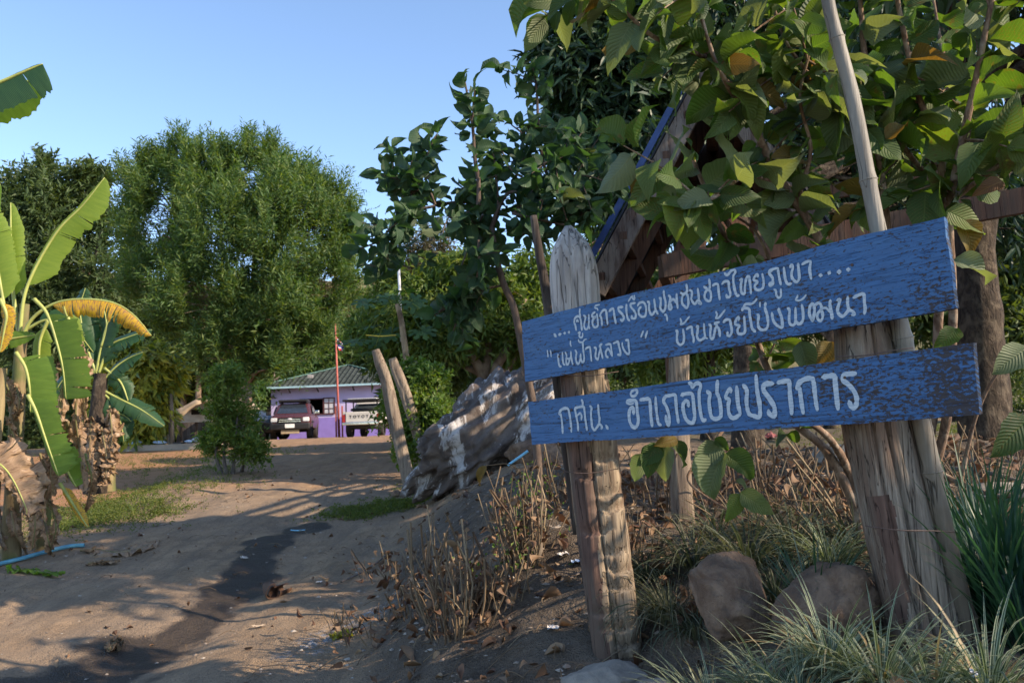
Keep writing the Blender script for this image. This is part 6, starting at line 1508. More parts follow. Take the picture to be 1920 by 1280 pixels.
# ---------------------------------------------------------------- guava shrub behind the sign
gd = 3.9
gb_ = P(1640, 950, 4.4); guava = thing('guava_shrub', 'large broad leaved shrub with flaky brown stems rising behind the signboard', 'shrub', (gb_[0], gb_[1], G(gb_[0], gb_[1])))
gz = np.array([gb_[0], gb_[1], G(gb_[0], gb_[1])])
def gstem(pts, root=True):
    pp = [P(*p) for p in pts]
    return smooth_path(([gz+np.array([np.random.RandomState(int(pts[0][0])).randn()*.06, 0, -.05])] if root else [])+pp, 7)
GS = [gstem([(1600, 870, 4.3), (1560, 640, 4.1), (1539, 460, 3.9), (1471, 349, 3.8), (1400, 217, 3.7), (1342, 116, 3.6), (1252, 22, 3.5), (1180, -60, 3.4)]),
      gstem([(1680, 860, 4.3), (1672, 640, 4.1), (1662, 412, 3.9), (1640, 244, 3.8), (1621, 109, 3.7), (1610, -40, 3.6)]),
      gstem([(1740, 840, 4.3), (1760, 600, 4.1), (1767, 405, 3.9), (1762, 277, 3.8), (1722, 180, 3.7), (1690, 40, 3.6), (1670, -80, 3.5)]),
      gstem([(1760, 850, 4.3), (1786, 620, 4.0), (1779, 412, 3.8), (1790, 330, 3.7), (1827, 161, 3.6), (1856, 20, 3.5), (1880, -80, 3.5)]),
      gstem([(1560, 860, 4.3), (1480, 780, 4.3), (1420, 640, 4.3), (1380, 500, 4.2), (1340, 400, 4.1), (1300, 300, 4.0)]),
      gstem([(1790, 372, 3.72), (1850, 326, 3.6), (1930, 270, 3.5), (2010, 200, 3.4)], False),
      gstem([(1734, 326, 3.9), (1692, 270, 3.8), (1660, 190, 3.7), (1640, 150, 3.6)], False),
      gstem([(1400, 217, 3.7), (1365, 161, 3.5), (1339, 109, 3.4), (1305, 0, 3.3), (1280, -80, 3.3)], False),
      gstem([(1342, 116, 3.6), (1280, 90, 3.4), (1222, 67, 3.3), (1150, 0, 3.2), (1105, -40, 3.2)], False),
      gstem([(1640, 244, 3.8), (1560, 180, 3.7), (1480, 90, 3.6), (1440, -20, 3.6)], False),
      gstem([(1779, 412, 3.8), (1750, 300, 3.9), (1780, 180, 4.0), (1760, 60, 4.1), (1740, -60, 4.1)], False),
      gstem([(1539, 460, 3.9), (1500, 380, 3.8), (1520, 280, 3.7), (1500, 180, 3.6), (1530, 60, 3.5)], False),
      gstem([(1471, 349, 3.8), (1400, 330, 3.7), (1340, 370, 3.6), (1260, 400, 3.6)], False),
      gstem([(1590, 880, 4.3), (1530, 800, 4.1), (1440, 775, 4.0), (1370, 790, 3.9), (1330, 850, 3.85)]),
      gstem([(1560, 640, 4.1), (1480, 560, 4.1), (1420, 440, 4.0), (1370, 400, 3.9)], False),
      gstem([(1330, 850, 3.85), (1290, 900, 3.8), (1370, 960, 3.75)], False),
      gstem([(1700, 880, 4.4), (1800, 905, 4.2), (1880, 930, 4.0), (1960, 900, 3.9)]),
      gstem([(1800, 905, 4.2), (1830, 780, 4.1), (1870, 700, 4.0), (1930, 640, 3.9)], False)]
add_stems(guava, GS, [(.030, .010), (.028, .010), (.026, .009), (.026, .009), (.026, .009), (.014, .006), (.013, .005), (.013, .006), (.012, .005), (.013, .006), (.014, .006), (.013, .005), (.012, .004), (.022, .008), (.012, .005), (.008, .004), (.020, .008), (.012, .004)], 'bark_guava', 10, 3)
rg = np.random.RandomState(5); TW.clear()
up_st = [s_ for i, s_ in enumerate(GS[:13]) if True]
hi = []
for i, s_ in enumerate(up_st):
    # leaves start above the board's top edge
    k = len(s_)*((.34, .54, .50, .50, .26)[i] if i < 5 else .0); hi.append(s_[int(k):])
shrub_leaves(guava, hi, rg, .088, .168, ['guava']*10+['guava_back']*10+['guava_yellow'], .58, maxn=275, start=.02, droop=.38, side_twigs=3, twl=.34, face=(-.1, -.7, .35), facew=.9)
tb = MB()
for s_ in TW: tb.tube(s_, np.linspace(.006, .003, len(s_)), 5, cap=False)
tag(tb.obj('twigs', M['bark_guava'], guava, smooth=True), kind='stuff')
# the low sprigs hanging in front, under the planks
for (px, py, d_, qx, qy, L_, mn, kk) in [(1350, 830, 3.62, 1302, 878, .17, 'guava_back', 0), (1356, 845, 3.62, 1326, 920, .19, 'guava_back', 3), (1360, 850, 3.6, 1418, 888, .19, 'guava', 1), (1385, 925, 3.55, 1365, 978, .17, 'guava', 0), (1388, 922, 3.55, 1445, 962, .18, 'guava', 2),
    (1340, 822, 3.62, 1366, 840, .08, 'guava', 1), (1240, 835, 3.75, 1200, 870, .17, 'guava', 1), (1250, 835, 3.75, 1236, 900, .18, 'guava_back', 4), (1262, 826, 3.72, 1284, 870, .14, 'guava', 3), (1225, 830, 3.75, 1215, 890, .16, 'guava', 0), (1270, 822, 3.72, 1232, 832, .12, 'guava_yellow', 1), (1205, 850, 3.9, 1190, 900, .15, 'guava', 2),
    (1380, 900, 3.6, 1400, 910, .07, 'guava_back', 1), (1775, 395, 3.4, 1850, 430, .18, 'guava', 0), (1800, 415, 3.4, 1848, 470, .15, 'guava_yellow', 4), (1790, 485, 3.3, 1858, 520, .14, 'guava_back', 3), (1795, 615, 3.5, 1760, 650, .12, 'guava', 1), (1930, 650, 3.6, 1870, 690, .22, 'guava_back', 0), (1500, 640, 3.9, 1520, 700, .15, 'guava_back', 1), (1560, 640, 3.9, 1530, 690, .14, 'guava_yellow', 1),
    (1880, 340, 3.4, 1840, 352, .12, 'guava_yellow', 4), (1660, 260, 3.6, 1700, 230, .12, 'guava_yellow', 3), (1930, 780, 3.7, 1870, 850, .2, 'guava', 0)]:
    a_ = P(px, py, d_); e_ = P(qx, qy, d_-.02); leaf_obj(guava, a_, e_-a_, (rg.randn()*.3, -1, .35), np.linalg.norm(e_-a_)*1.08, mn, kk, .62)

# ---------------------------------------------------------------- leafy sapling left of the sign
sd_ = 6.0; g = P(1010, 860, sd_)
sap = thing('sapling', 'slender tree with rounded blue green leaves leaning left over the post head', 'tree', (g[0], g[1], G(g[0], g[1])))
tr_ = smooth_path(np.vstack([[g[0], g[1], G(g[0], g[1])], PX([(1003, 790), (990, 710), (979, 653), (963, 576), (945, 534), (933, 493), (921, 430)], sd_)]), 7)
V, F, uv = tube(tr_, np.linspace(.030, .022, len(tr_)), 12); mobj('trunk', V, F, M['bark_brown'], sap)
SS = [[(921, 430), (935, 389), (960, 360), (1010, 380), (1066, 414), (1069, 354)], [(921, 430), (930, 395), (879, 379), (816, 381), (785, 354), (754, 320), (729, 276)], [(897, 385), (897, 339), (891, 301), (885, 229), (872, 155)],
      [(960, 400), (1035, 370), (1019, 307), (1010, 245), (1007, 182), (1004, 145)], [(816, 384), (794, 320), (804, 283)], [(816, 386), (763, 401), (741, 442), (700, 457), (676, 466)], [(741, 442), (722, 489), (707, 501)], [(785, 354), (750, 380), (740, 420)],
      [(835, 395), (848, 410), (885, 414)], [(945, 534), (900, 545), (850, 570), (812, 592)], [(966, 432), (1013, 445)], [(935, 389), (930, 330), (925, 290), (915, 260)], [(960, 360), (975, 300), (980, 255), (960, 235)], [(1019, 307), (1060, 290), (1090, 250)], [(1035, 370), (1080, 350), (1110, 380), (1130, 360)],
      [(963, 400), (1000, 350), (960, 320), (940, 280)], [(897, 450), (898, 490), (894, 520)], [(921, 430), (905, 445), (890, 470), (925, 500)], [(1010, 380), (1060, 340), (1100, 330), (1160, 350)], [(794, 340), (770, 350), (745, 345)], [(900, 500), (870, 560), (850, 620)], [(960, 400), (1050, 420), (1085, 425)], [(1100, 330), (1090, 400), (1072, 412)]]
SP = [smooth_path(PX(s_, sd_+.25*math.sin(i*2.3)), 6) for i, s_ in enumerate(SS)]
add_stems(sap, SP, [(.017, .007)]*4+[(.010, .005)]*(len(SP)-4), 'bark_brown', 8, 5)
TW.clear()
shrub_leaves(sap, SP, rg, .050, .122, ['sapling_leaf']*16+['guava_back'], .56, maxn=298, start=.10, droop=.1, side_twigs=3, twl=.22, face=(0, -.6, .3), facew=.7)
tb = MB()
for s_ in TW: tb.tube(s_, np.linspace(.005, .003, len(s_)), 5, cap=False)
if TW: tag(tb.obj('twigs', M['bark_brown'], sap, smooth=True), kind='stuff')

# ================================================================ TREES
def B(px, py, d, rpx, rpy=None, rd=None, k=1.):
    c = P(px, py, d); s = d/FOC; return (*c, rpx*s, (rd or rpx)*s, (rpy or rpx)*s, k)
def GP(px, d): g_ = P(px, 800, d); return np.array([g_[0], g_[1], G(g_[0], g_[1])])
# dark dense tree behind the hut, its crown hanging over the post head
mt_ = GP(1400, 13.2)
ML = dict(tpl=tpl_oval(.06, -.16))
tree('mango_tree', 'dark dense drooping tree crown above the sapling and the hut roof', 'tree', mt_,
     [[mt_-[0, 0, .1], P(1400, 600, 13.2), P(1380, 400, 13.2), P(1330, 200, 13.2), P(1280, 60, 13.2)], [P(1380, 400, 13.2), P(1250, 280, 13), P(1160, 200, 13)]],
     [B(1110, 140, 13, 100, 105, 120, 1.6), B(1200, 230, 13, 90, 105, 120, 1.5), B(1240, 70, 13.3, 150, 130, 160, 1.5), B(1110, 60, 13, 75, 62, 90, .8), B(1125, 250, 12.8, 62, 60, 60, .8), B(1180, 330, 13, 55, 40, 60, .6), B(1270, 330, 13.2, 80, 80, 90, .9), B(1380, 40, 13.5, 170, 140, 160, 1.2), B(1560, 60, 13.6, 180, 200, 160), B(1760, 60, 13.8, 200, 220, 160), B(1500, 320, 14, 120, 110, 90, .8), B(1700, 330, 14, 130, 120, 90, .8), B(1900, 330, 14, 110, 140, 90, .8)],
     M['mango_leaf'], M['bark_dark'], 101, per=27, shell=.3, r=[(.24, .10), (.10, .05)], twigs=14, leaves=8, tl=.44, L=.25, W=.068, up=-.1, droop=.75, jit=.4, **ML)
# tree with the thick furrowed trunk at the right; its unseen crown leans forward, shaped to shade the near road
mb_ = GP(1848, 8.6)
tree('mango_tree', 'thick furrowed trunk right behind the hut beam, its crown high above the frame', 'tree', mb_,
     [[mb_-[0, 0, .1], P(1846, 800, 8.6), P(1838, 620, 8.6), P(1828, 480, 8.6), P(1815, 250, 8.3), P(1780, 20, 7.8), P(1700, -300, 6.9)], [P(1828, 480, 8.6), P(1890, 250, 8.4), P(1960, 0, 7.8), P(2000, -250, 7.2)]],
     [(3.4, 6.2, 5.5, 1.2, .9, .8, .8), (4.9, 6.3, 5.7, 1.3, .9, .9, .9), (6.2, 6.0, 5.2, 1.2, 1.0, .9, .8), (4.3, 5.2, 5.6, 1.2, .9, .8, .7), (7.3, 5.2, 4.6, 1.1, 1.1, .9, .8), (5.5, 4.6, 4.9, 1., .9, .7, .6)],
     M['mango_leaf'], M['bark_dark'], 131, per=16, shell=.3, r=[(.27, .10), (.14, .06)], twigs=12, leaves=9, tl=.40, L=.20, W=.07, up=-.1, droop=.6, jit=.4)
mb_ = np.array([7.3, .8, G(7.3, .8)])  # added tree, placed to shade the right post and the boards
tree('added_shade_tree', 'light crowned tree added out of view on the right to shade the sign', 'tree', mb_, [[mb_, mb_+[0, .1, 1.2], mb_+[-.3, .2, 2.6], mb_+[-.6, .3, 3.8]], [mb_+[-.3, .2, 2.4], mb_+[.8, -.6, 3.6]]],
     [(6.9, .7, 4.6, 1.5, .85, 1., 1.4)],
     M['mango_leaf'], M['bark_dark'], 102, per=9, shell=.3, r=[(.18, .10), (.10, .05)], twigs=11, leaves=8, tl=.4, L=.2, W=.07, up=0, droop=.5)
# large feathery tree left of the house
tb_ = GP(466, 25)
T_ac = [[tb_-[0, 0, .1], P(466, 800, 25), P(463, 735, 25), P(470, 690, 25), P(475, 560, 25), P(480, 420, 25)], [P(463, 735, 25), P(430, 640, 25), P(370, 520, 25.2), P(330, 400, 25.4)], [P(468, 700, 25), P(520, 600, 24.8), P(560, 480, 24.6), P(585, 420, 24.6)],
        [P(430, 640, 25), P(420, 560, 24), P(415, 430, 23.6)], [P(470, 690, 25), P(490, 600, 26), P(500, 420, 26.5)]]
tree('feathery_tree', 'tall rounded feathery tree standing left of the lilac house', 'tree', tb_, T_ac,
     [B(300, 370, 25.4, 72, 58, 80), B(385, 345, 25, 78, 52, 80), B(470, 350, 25, 70, 58, 80), B(540, 385, 25, 75, 62, 80), B(590, 450, 24.8, 68, 80, 90), B(605, 530, 25, 58, 70, 80), B(500, 430, 23.6, 85, 85, 60, 1.2), B(400, 430, 23.4, 90, 90, 60, 1.3), B(300, 450, 25, 74, 70, 90, 1.1), B(310, 545, 25, 74, 58, 90), B(380, 560, 23.6, 85, 70, 70, 1.2), B(490, 560, 23.4, 90, 70, 70, 1.3), B(570, 600, 25, 60, 45, 70, .8), B(430, 650, 24.2, 70, 42, 60, 1.), B(540, 650, 24.6, 62, 38, 60, .9), B(490, 690, 24.2, 40, 24, 40, .5), B(330, 620, 25.5, 60, 30, 60, .6),
      B(262, 335, 25, 20, 24, 20, .3), B(340, 300, 25, 26, 24, 20, .3), B(390, 312, 25, 20, 26, 20, .3), B(450, 300, 25, 22, 30, 20, .4), B(510, 318, 25, 22, 26, 20, .4), B(575, 360, 25, 25, 26, 20, .4), B(640, 400, 25, 18, 40, 20, .4), B(652, 470, 25, 18, 36, 20, .4)],
     M['acacia_leaf'], M['bark_mid'], 103, per=19, shell=.6, r=[(.20, .06), (.10, .03), (.10, .03), (.06, .03), (.06, .03)], twigs=27, leaves=17, tl=.70, L=.19, W=.034, up=1.1, droop=.04, jit=.3, ruf=.45, tight=.62)
# dark trees behind it at the left
lb = GP(100, 33)
tree('evergreen_tree', 'dark leafy tree behind the banana plants at the left edge', 'tree', lb, [[lb, P(100, 700, 33), P(90, 500, 33), P(80, 400, 33)], [P(100, 700, 33), P(160, 560, 33), P(190, 430, 33)]],
     [B(70, 370, 33, 55, 50, 60), B(30, 430, 33, 70, 60, 70), B(130, 410, 33, 70, 62, 80), B(180, 500, 33, 80, 90, 80), B(70, 520, 32, 90, 80, 80, 1.2), B(150, 600, 33, 100, 60, 80), B(20, 600, 33, 80, 70, 80), B(-60, 480, 33, 80, 110, 80), B(85, 335, 33, 14, 26, 14, .3), B(150, 345, 33, 14, 22, 14, .3), B(190, 350, 33, 12, 20, 12, .2)],
     M['dusk_leaf'], M['bark_dark'], 104, per=22, r=[(.25, .08), (.15, .05)], twigs=22, leaves=10, tl=.7, L=.27, W=.09, up=.4, droop=.1)
lb = GP(262, 27)
tree('gold_leaf_tree', 'bushy tree with drooping gold green leaves between the banana and the canvas shelter', 'tree', lb, [[lb, P(262, 780, 27), P(262, 720, 27), P(262, 660, 27)], [P(262, 780, 27), P(285, 720, 27), P(295, 690, 27)]],
     [B(255, 672, 27, 40, 26, 30), B(285, 695, 26.6, 34, 34, 30), B(235, 720, 26.8, 34, 40, 30), B(275, 745, 26.4, 36, 36, 26), B(248, 785, 26.6, 30, 28, 26, .8), B(295, 665, 27, 22, 16, 20, .5)],
     M['gold_leaf'], M['bark_grey'], 105, per=24, shell=.6, r=[(.12, .05), (.08, .04)], twigs=12, leaves=9, tl=.4, L=.42, W=.10, up=-.2, droop=.9)
lb = GP(340, 36)
tree('backdrop_tree', 'shady tree with reddish stems behind the canvas shelter', 'tree', lb, [[lb, P(345, 740, 36), P(352, 640, 36), P(356, 600, 36)], [GP(372, 35), P(372, 700, 35), P(368, 620, 35)], [GP(300, 37), P(304, 720, 37), P(300, 660, 37)]],
     [B(340, 660, 36, 55, 60, 60), B(385, 680, 35.5, 50, 60, 60), B(300, 640, 37, 60, 50, 60), B(360, 600, 36.5, 80, 40, 60), B(345, 730, 37, 50, 30, 40), B(200, 640, 38, 90, 70, 60), B(420, 600, 37, 60, 50, 60), B(395, 760, 38, 60, 40, 40), B(290, 760, 38, 60, 50, 40)],
     M['dusk_leaf'], M['bark_mid'], 106, per=24, r=(.15, .06), twigs=20, leaves=9, tl=.7, L=.28, W=.10, up=.3, droop=.2)
lb = GP(510, 47)
tree('backdrop_tree', 'mid green tree behind the left end of the lilac house', 'tree', lb, [[lb, P(512, 740, 47), P(515, 660, 47)], [GP(480, 46), P(480, 740, 46), P(478, 690, 46)]],
     [B(500, 640, 48, 55, 50, 50), B(560, 640, 50, 50, 48, 50), B(470, 690, 46, 40, 60, 40), B(520, 700, 52, 50, 50, 40), B(600, 660, 54, 40, 40, 40), B(480, 770, 50, 40, 50, 40)],
     M['acacia_leaf'], M['bark_grey'], 107, per=24, r=(.14, .06), twigs=20, leaves=9, tl=.9, L=.32, W=.12, up=.3, droop=.2)
# shrub at the foot of the big tree, by the road
for k, (px, py, lbl, bl) in enumerate([(425, 888, 'green leafy shrub with several thin stems at the left road edge', [(408, 775, 20, 24), (430, 738, 20, 26), (448, 790, 24, 26), (425, 812, 30, 26), (460, 838, 22, 18), (404, 835, 16, 16), (424, 706, 14, 16), (478, 850, 14, 10)])]):
    g_ = PG(px, py); d_ = g_[1]; mats_ = M['bright_leaf']
    tree('roadside_shrub', lbl, 'shrub', g_, [[PG(px-10, py), P(405, 850, d_), P(408, 790, d_), P(415, 740, d_)], [PG(px+12, py), P(440, 840, d_), P(445, 780, d_)], [PG(px+28, py-4), P(462, 850, d_), P(470, 820, d_)], [PG(px, py), P(420, 850, d_), P(428, 760, d_), P(432, 710, d_)]],
         [B(a, b_, d_+.2*math.sin(i*3), r1, r2, r1) for i, (a, b_, r1, r2) in enumerate(bl)], mats_, M['bark_grey'], 108, per=15, r=(.035, .014), bn=5, twigs=10, leaves=9, tl=.24, L=.085, W=.034, up=.6, droop=.1)
# creeper bush on the fence posts
g_ = GP(800, 14)
tree('creeper_bush', 'bright green creeper bush growing over the short fence posts', 'bush', g_, [[g_, P(795, 820, 14), P(790, 760, 14)], [GP(830, 13.6), P(822, 800, 13.6), P(815, 760, 13.6)]],
     [B(778, 722, 14, 30, 22, 24), B(812, 735, 13.8, 26, 32, 24), B(760, 745, 14.3, 22, 26, 20, .7), B(800, 780, 13.6, 34, 36, 26), B(820, 810, 13.4, 26, 34, 24), B(775, 830, 13.8, 24, 34, 24, .8), B(800, 860, 13.4, 34, 24, 24, .8), B(745, 790, 14.6, 16, 40, 18, .5), B(770, 700, 14, 14, 12, 12, .3)],
     M['bright_leaf'], M['bark_grey'], 109, per=18, shell=.5, r=(.03, .015), bn=5, twigs=15, leaves=8, tl=.26, L=.085, W=.05, up=.4, droop=.2)
# orchard trees in the middle, gnarled forking trunks
d_ = 18.5
ob_ = GP(905, d_)
tree('orchard_tree', 'spreading orchard tree with several gnarled sunlit limbs behind the boulder', 'tree', ob_,
     [[ob_, P(905, 745, d_), P(903, 700, d_), P(880, 660, d_), P(850, 620, d_+.3), P(800, 570, d_)], [P(904, 715, d_), P(915, 670, d_), P(915, 620, d_), P(905, 560, d_)], [GP(918, d_), P(925, 710, d_-.2), P(945, 665, d_-.3), P(958, 630, d_-.2), P(985, 560, d_)],
      [P(903, 700, d_), P(860, 680, d_+.5), P(815, 645, d_), P(760, 640, d_)], [P(930, 695, d_-.2), P(955, 690, d_), P(975, 650, d_)]],
     [B(770, 590, 18.5, 50, 42, 60), B(820, 540, 18.6, 60, 42, 70, 1.2), B(870, 530, 18.4, 55, 40, 60), B(740, 545, 19, 30, 30, 30, .5), B(800, 620, 18, 60, 36, 50), B(740, 630, 18.6, 46, 30, 40, .8), B(860, 600, 18, 50, 40, 50), B(700, 600, 19.5, 26, 26, 30, .4), B(930, 580, 18.6, 50, 46, 50), B(970, 620, 18.6, 40, 36, 40)],
     M['orchard_leaf'], M['bark_mid'], 110, per=22, r=[(.15, .05), (.11, .05), (.13, .05), (.08, .03), (.07, .03)], twigs=15, leaves=9, tl=.42, L=.19, W=.06, up=.1, droop=.45)
ob_ = GP(820, 22)
tree('orchard_tree', 'shaded orchard tree with a short straight trunk, left behind the gnarled one', 'tree', ob_, [[ob_, P(818, 730, 22), P(812, 690, 22), P(790, 650, 22)], [P(812, 690, 22), P(850, 650, 22), P(870, 620, 22)]],
     [B(770, 640, 22, 60, 46, 60), B(830, 640, 22.5, 70, 50, 60), B(880, 650, 22.6, 60, 40, 60), B(760, 690, 23, 40, 30, 40, .6), B(830, 690, 24, 60, 24, 40, .6)],
     M['dusk_leaf'], M['bark_dark'], 111, per=20, r=(.15, .06), twigs=16, leaves=9, tl=.5, L=.22, W=.08, up=.1, droop=.4)
ob_ = GP(1010, 21)
tree('orchard_tree', 'round crowned orchard tree behind the post head and dark stake', 'tree', ob_, [[ob_, P(1008, 740, 21), P(1005, 680, 21), P(1000, 600, 21)], [P(1008, 720, 21), P(960, 650, 21)], [P(1008, 720, 21), P(1050, 640, 21)]],
     [B(1005, 520, 21, 60, 34, 60), B(975, 560, 20.5, 50, 46, 50), B(1040, 560, 20.6, 60, 56, 60), B(1000, 620, 20.6, 70, 46, 60), B(1110, 570, 21, 60, 50, 60), B(1130, 480, 22, 40, 46, 40, .7), B(1160, 425, 22, 22, 26, 24, .4), B(1180, 560, 21, 60, 60, 60)],
     M['orchard_leaf'], M['bark_mid'], 112, per=22, r=(.15, .06), twigs=16, leaves=9, tl=.5, L=.21, W=.07, up=.1, droop=.4)
for k, (px, d_, lbl, mm, bl) in enumerate([(1330, 17, 'sunny tree seen under the hut roof behind the wide plank', 'orchard_leaf', [(1290, 560, 60, 60), (1360, 600, 60, 50), (1240, 620, 50, 50), (1300, 640, 50, 30)]),
      (1560, 19, 'dark tree behind the shrub stems, right of the sunny tree', 'dusk_leaf', [(1480, 540, 90, 90), (1600, 560, 90, 80), (1540, 440, 100, 80), (1440, 430, 80, 80), (1650, 430, 80, 80)]),
      (1800, 20, 'dark tree filling the gap right of the mango trunk', 'dusk_leaf', [(1740, 540, 80, 90), (1850, 560, 90, 100), (1920, 480, 80, 100), (1760, 420, 100, 80), (1950, 600, 70, 80), (1880, 400, 90, 60)])]):
    t_ = GP(px, d_)
    tree('garden_tree', lbl, 'tree', t_, [[t_, P(px, 700, d_), P(px-5, 600, d_), P(px-8, 520, d_)]], [B(a, b_, d_, r1, r2, 60) for a, b_, r1, r2 in bl], M[mm], M['bark_dark'], 120+k, per=22, r=(.16, .06), twigs=15, leaves=9, tl=.5, L=.24, W=.09, up=.2, droop=.3)
# papaya: pale thin trunk with fingered leaves
pd_ = 16.5; pb = GP(772, pd_)
pap = thing('papaya_tree', 'slender papaya tree with pale trunk and fingered leaves above the fence posts', 'tree', pb)
p_ = smooth_path(np.vstack([pb, PX([(768, 720), (764, 690), (758, 640), (752, 600), (745, 570)], pd_)]), 6); V, F, uv = tube(p_, np.linspace(.075, .05, len(p_)), 12); mobj('trunk', V, F, M['bark_pale'], pap)
top = p_[-1]; rgp = np.random.RandomState(4)
for k, (qx, qy) in enumerate([(690, 568), (712, 590), (728, 560), (775, 566), (800, 590), (790, 620), (700, 612), (735, 625), (672, 640), (760, 545), (715, 640), (700, 660)]):
    c_ = P(qx, qy, pd_+rgp.randn()*.4); mb = MB(); mb.tube(smooth_path([top, (top+c_)/2+[0, 0, .12], c_], 4), .012, 5); mb.obj('leaf_stalk', M['bright_leaf'], pap, smooth=True)
    mb = MB(); out = unit(c_-top); nrm = unit(np.array([0, -.4, 1.])+rgp.randn(3)*.3); sx = unit(np.cross(nrm, out)); oy = np.cross(sx, nrm)
    for j, an in enumerate(np.linspace(-2.3, 2.3, 8)):
        dd = oy*math.cos(an)+sx*math.sin(an); Lf = .36*(1-.12*abs(an))
        V, F, uv, r_ = place((np.array([[0,0,0],[-.10,.3,.02],[-.34,.55,0],[-.10,.55,.03],[-.24,.85,-.02],[0,1,-.08],[.24,.85,-.02],[.10,.55,.03],[.34,.55,0],[.10,.3,.02]], float), np.array([[0,9,3,1],[1,3,2,2],[9,8,7,7],[3,7,6,4]])[:1], np.zeros((10, 2))), c_[None], dd[None], nrm[None], np.array([Lf]), np.array([Lf*.8]), np.array([rgp.rand()]))
        F = [np.array([[0, 9, 7, 3], [4, 3, 7, 6]]), np.array([[0, 3, 1], [1, 3, 2], [9, 8, 7], [4, 6, 5]])]
        mb.add(V, F, None, r_)
    mb.obj('leaf', M['papaya_leaf'], pap)
# thin sparse grey tree behind
gt = GP(800, 34)
tree('sparse_tree', 'thin greyish half bare tree rising behind the orchard', 'tree', gt, [[gt, P(800, 640, 34), P(800, 540, 34), P(800, 460, 34)], [P(800, 560, 34), P(760, 490, 34)], [P(800, 540, 34), P(835, 470, 34)]],
     [B(800, 455, 34, 34, 24, 30), B(770, 490, 34, 34, 30, 30), B(830, 480, 34, 30, 24, 30), B(790, 530, 34, 46, 36, 40), B(745, 530, 34, 26, 26, 30, .5), B(840, 510, 34, 24, 24, 20, .5)],
     M['dry_leaf_tree'], M['bark_grey'], 130, per=16, r=(.14, .04), twigs=12, leaves=7, tl=.9, L=.17, W=.06, up=.6, droop=.1)

# hillside trees behind the house and to both sides
def proto_tree(name, label, seed, m, h, rr, bark, leaf=(.42, .16)):
    rg = np.random.RandomState(seed); bl = []
    for k in range(7):
        a = rg.rand()*6.3; bl.append((math.cos(a)*rr*.5, math.sin(a)*rr*.5, h*(.45+.4*rg.rand()), rr*(.45+.2*rg.rand()), rr*(.45+.2*rg.rand()), h*.20))
    bl.append((0, 0, h*.82, rr*.5, rr*.5, h*.16))
    return tree(name, label, 'tree', (0, 0, 0), [[(0, 0, -.6), (.1, 0, h*.3), (0, .1, h*.6)], [(0.05, 0, h*.3), (rr*.4, .2, h*.55)]], bl, M[m], M[bark], seed, group=label.split(' in the')[0]+'s on the slope behind the house', per=12, r=(.2, .06), twigs=16, leaves=8, tl=1.1, L=leaf[0], W=leaf[1], up=.3, droop=.15)
HT = 'olive tree in the wood on the slope behind the house'
P1 = proto_tree('hillside_tree', 'tall olive tree in the wood on the slope behind the house', 201, 'olive_leaf', 8.5, 4., 'bark_grey'); P2 = proto_tree('hillside_tree', 'dark green tree in the wood on the slope behind the house', 202, 'dusk_leaf', 9.5, 4.2, 'bark_grey'); P3 = proto_tree('hillside_tree', 'lower olive brown tree in the wood on the slope behind the house', 203, 'olive_leaf', 7, 3.4, 'bark_mid')
spots = []
rgh = np.random.RandomState(9)
for row, (y0, n_, x0, x1) in enumerate([(60, 14, -42, 12), (70, 14, -50, 12), (82, 13, -56, 12), (97, 12, -60, 14), (115, 12, -66, 16)]):
    for k in range(n_): spots.append((x0+(x1-x0)*(k+.3+.5*rgh.rand())/n_, y0+rgh.randn()*3))
first = {0: P1, 1: P2, 2: P3}; used = set()
for i, (x, y) in enumerate(spots):
    q = [0, 2, 1, 0, 2][rgh.randint(5)] if y > 66 else [1, 0, 1][rgh.randint(3)]; o = first[q]; z = G(x, y)-.3; sc = .75+.5*rgh.rand()
    if q not in used: used.add(q); o.location = (x, y, z); o.scale = (sc, sc, sc); o.rotation_euler = (0, 0, rgh.rand()*6)
    else: copy_thing(o, (x, y, z), rgh.rand()*6, sc)
# low brush filling the foot of the wood
def brush(name, label, blobs, m, seed, **kw):
    rg = np.random.RandomState(seed); C, S, O = clump_centres(blobs, rg, 12, .3)
    V, F, uv, rd = foliage(C, S, O, rg, **kw); return tag(mobj(name, V, F, M[m], None, rnd=rd, uv=uv, smooth=False), label, 'undergrowth', kind='stuff')
bl = [(x, 56+2*math.sin(x), G(x, 56)+.9, 2.2, 1.6, 1.5) for x in np.arange(-44, 26, 2.6)]+[(x, 38+1.5*math.sin(x*2), G(x, 38)+.8, 1.5, 1.2, 1.2) for x in np.arange(-30, -17, 2.)]
brush('wood_undergrowth', 'dense undergrowth at the foot of the wooded slope', bl, 'dusk_leaf', 301, twigs=11, leaves=7, tl=.8, L=.40, W=.14, up=.4)
bl = [(x, 27+1.5*math.sin(x*1.7), G(x, 27)+.6, 1.4, 1.1, 1.0) for x in np.arange(0, 24, 1.8)]
brush('garden_undergrowth', 'dim undergrowth behind the orchard and the hut', bl, 'dusk_leaf', 302, twigs=18, leaves=8, tl=.5, L=.2, W=.09, up=.4)
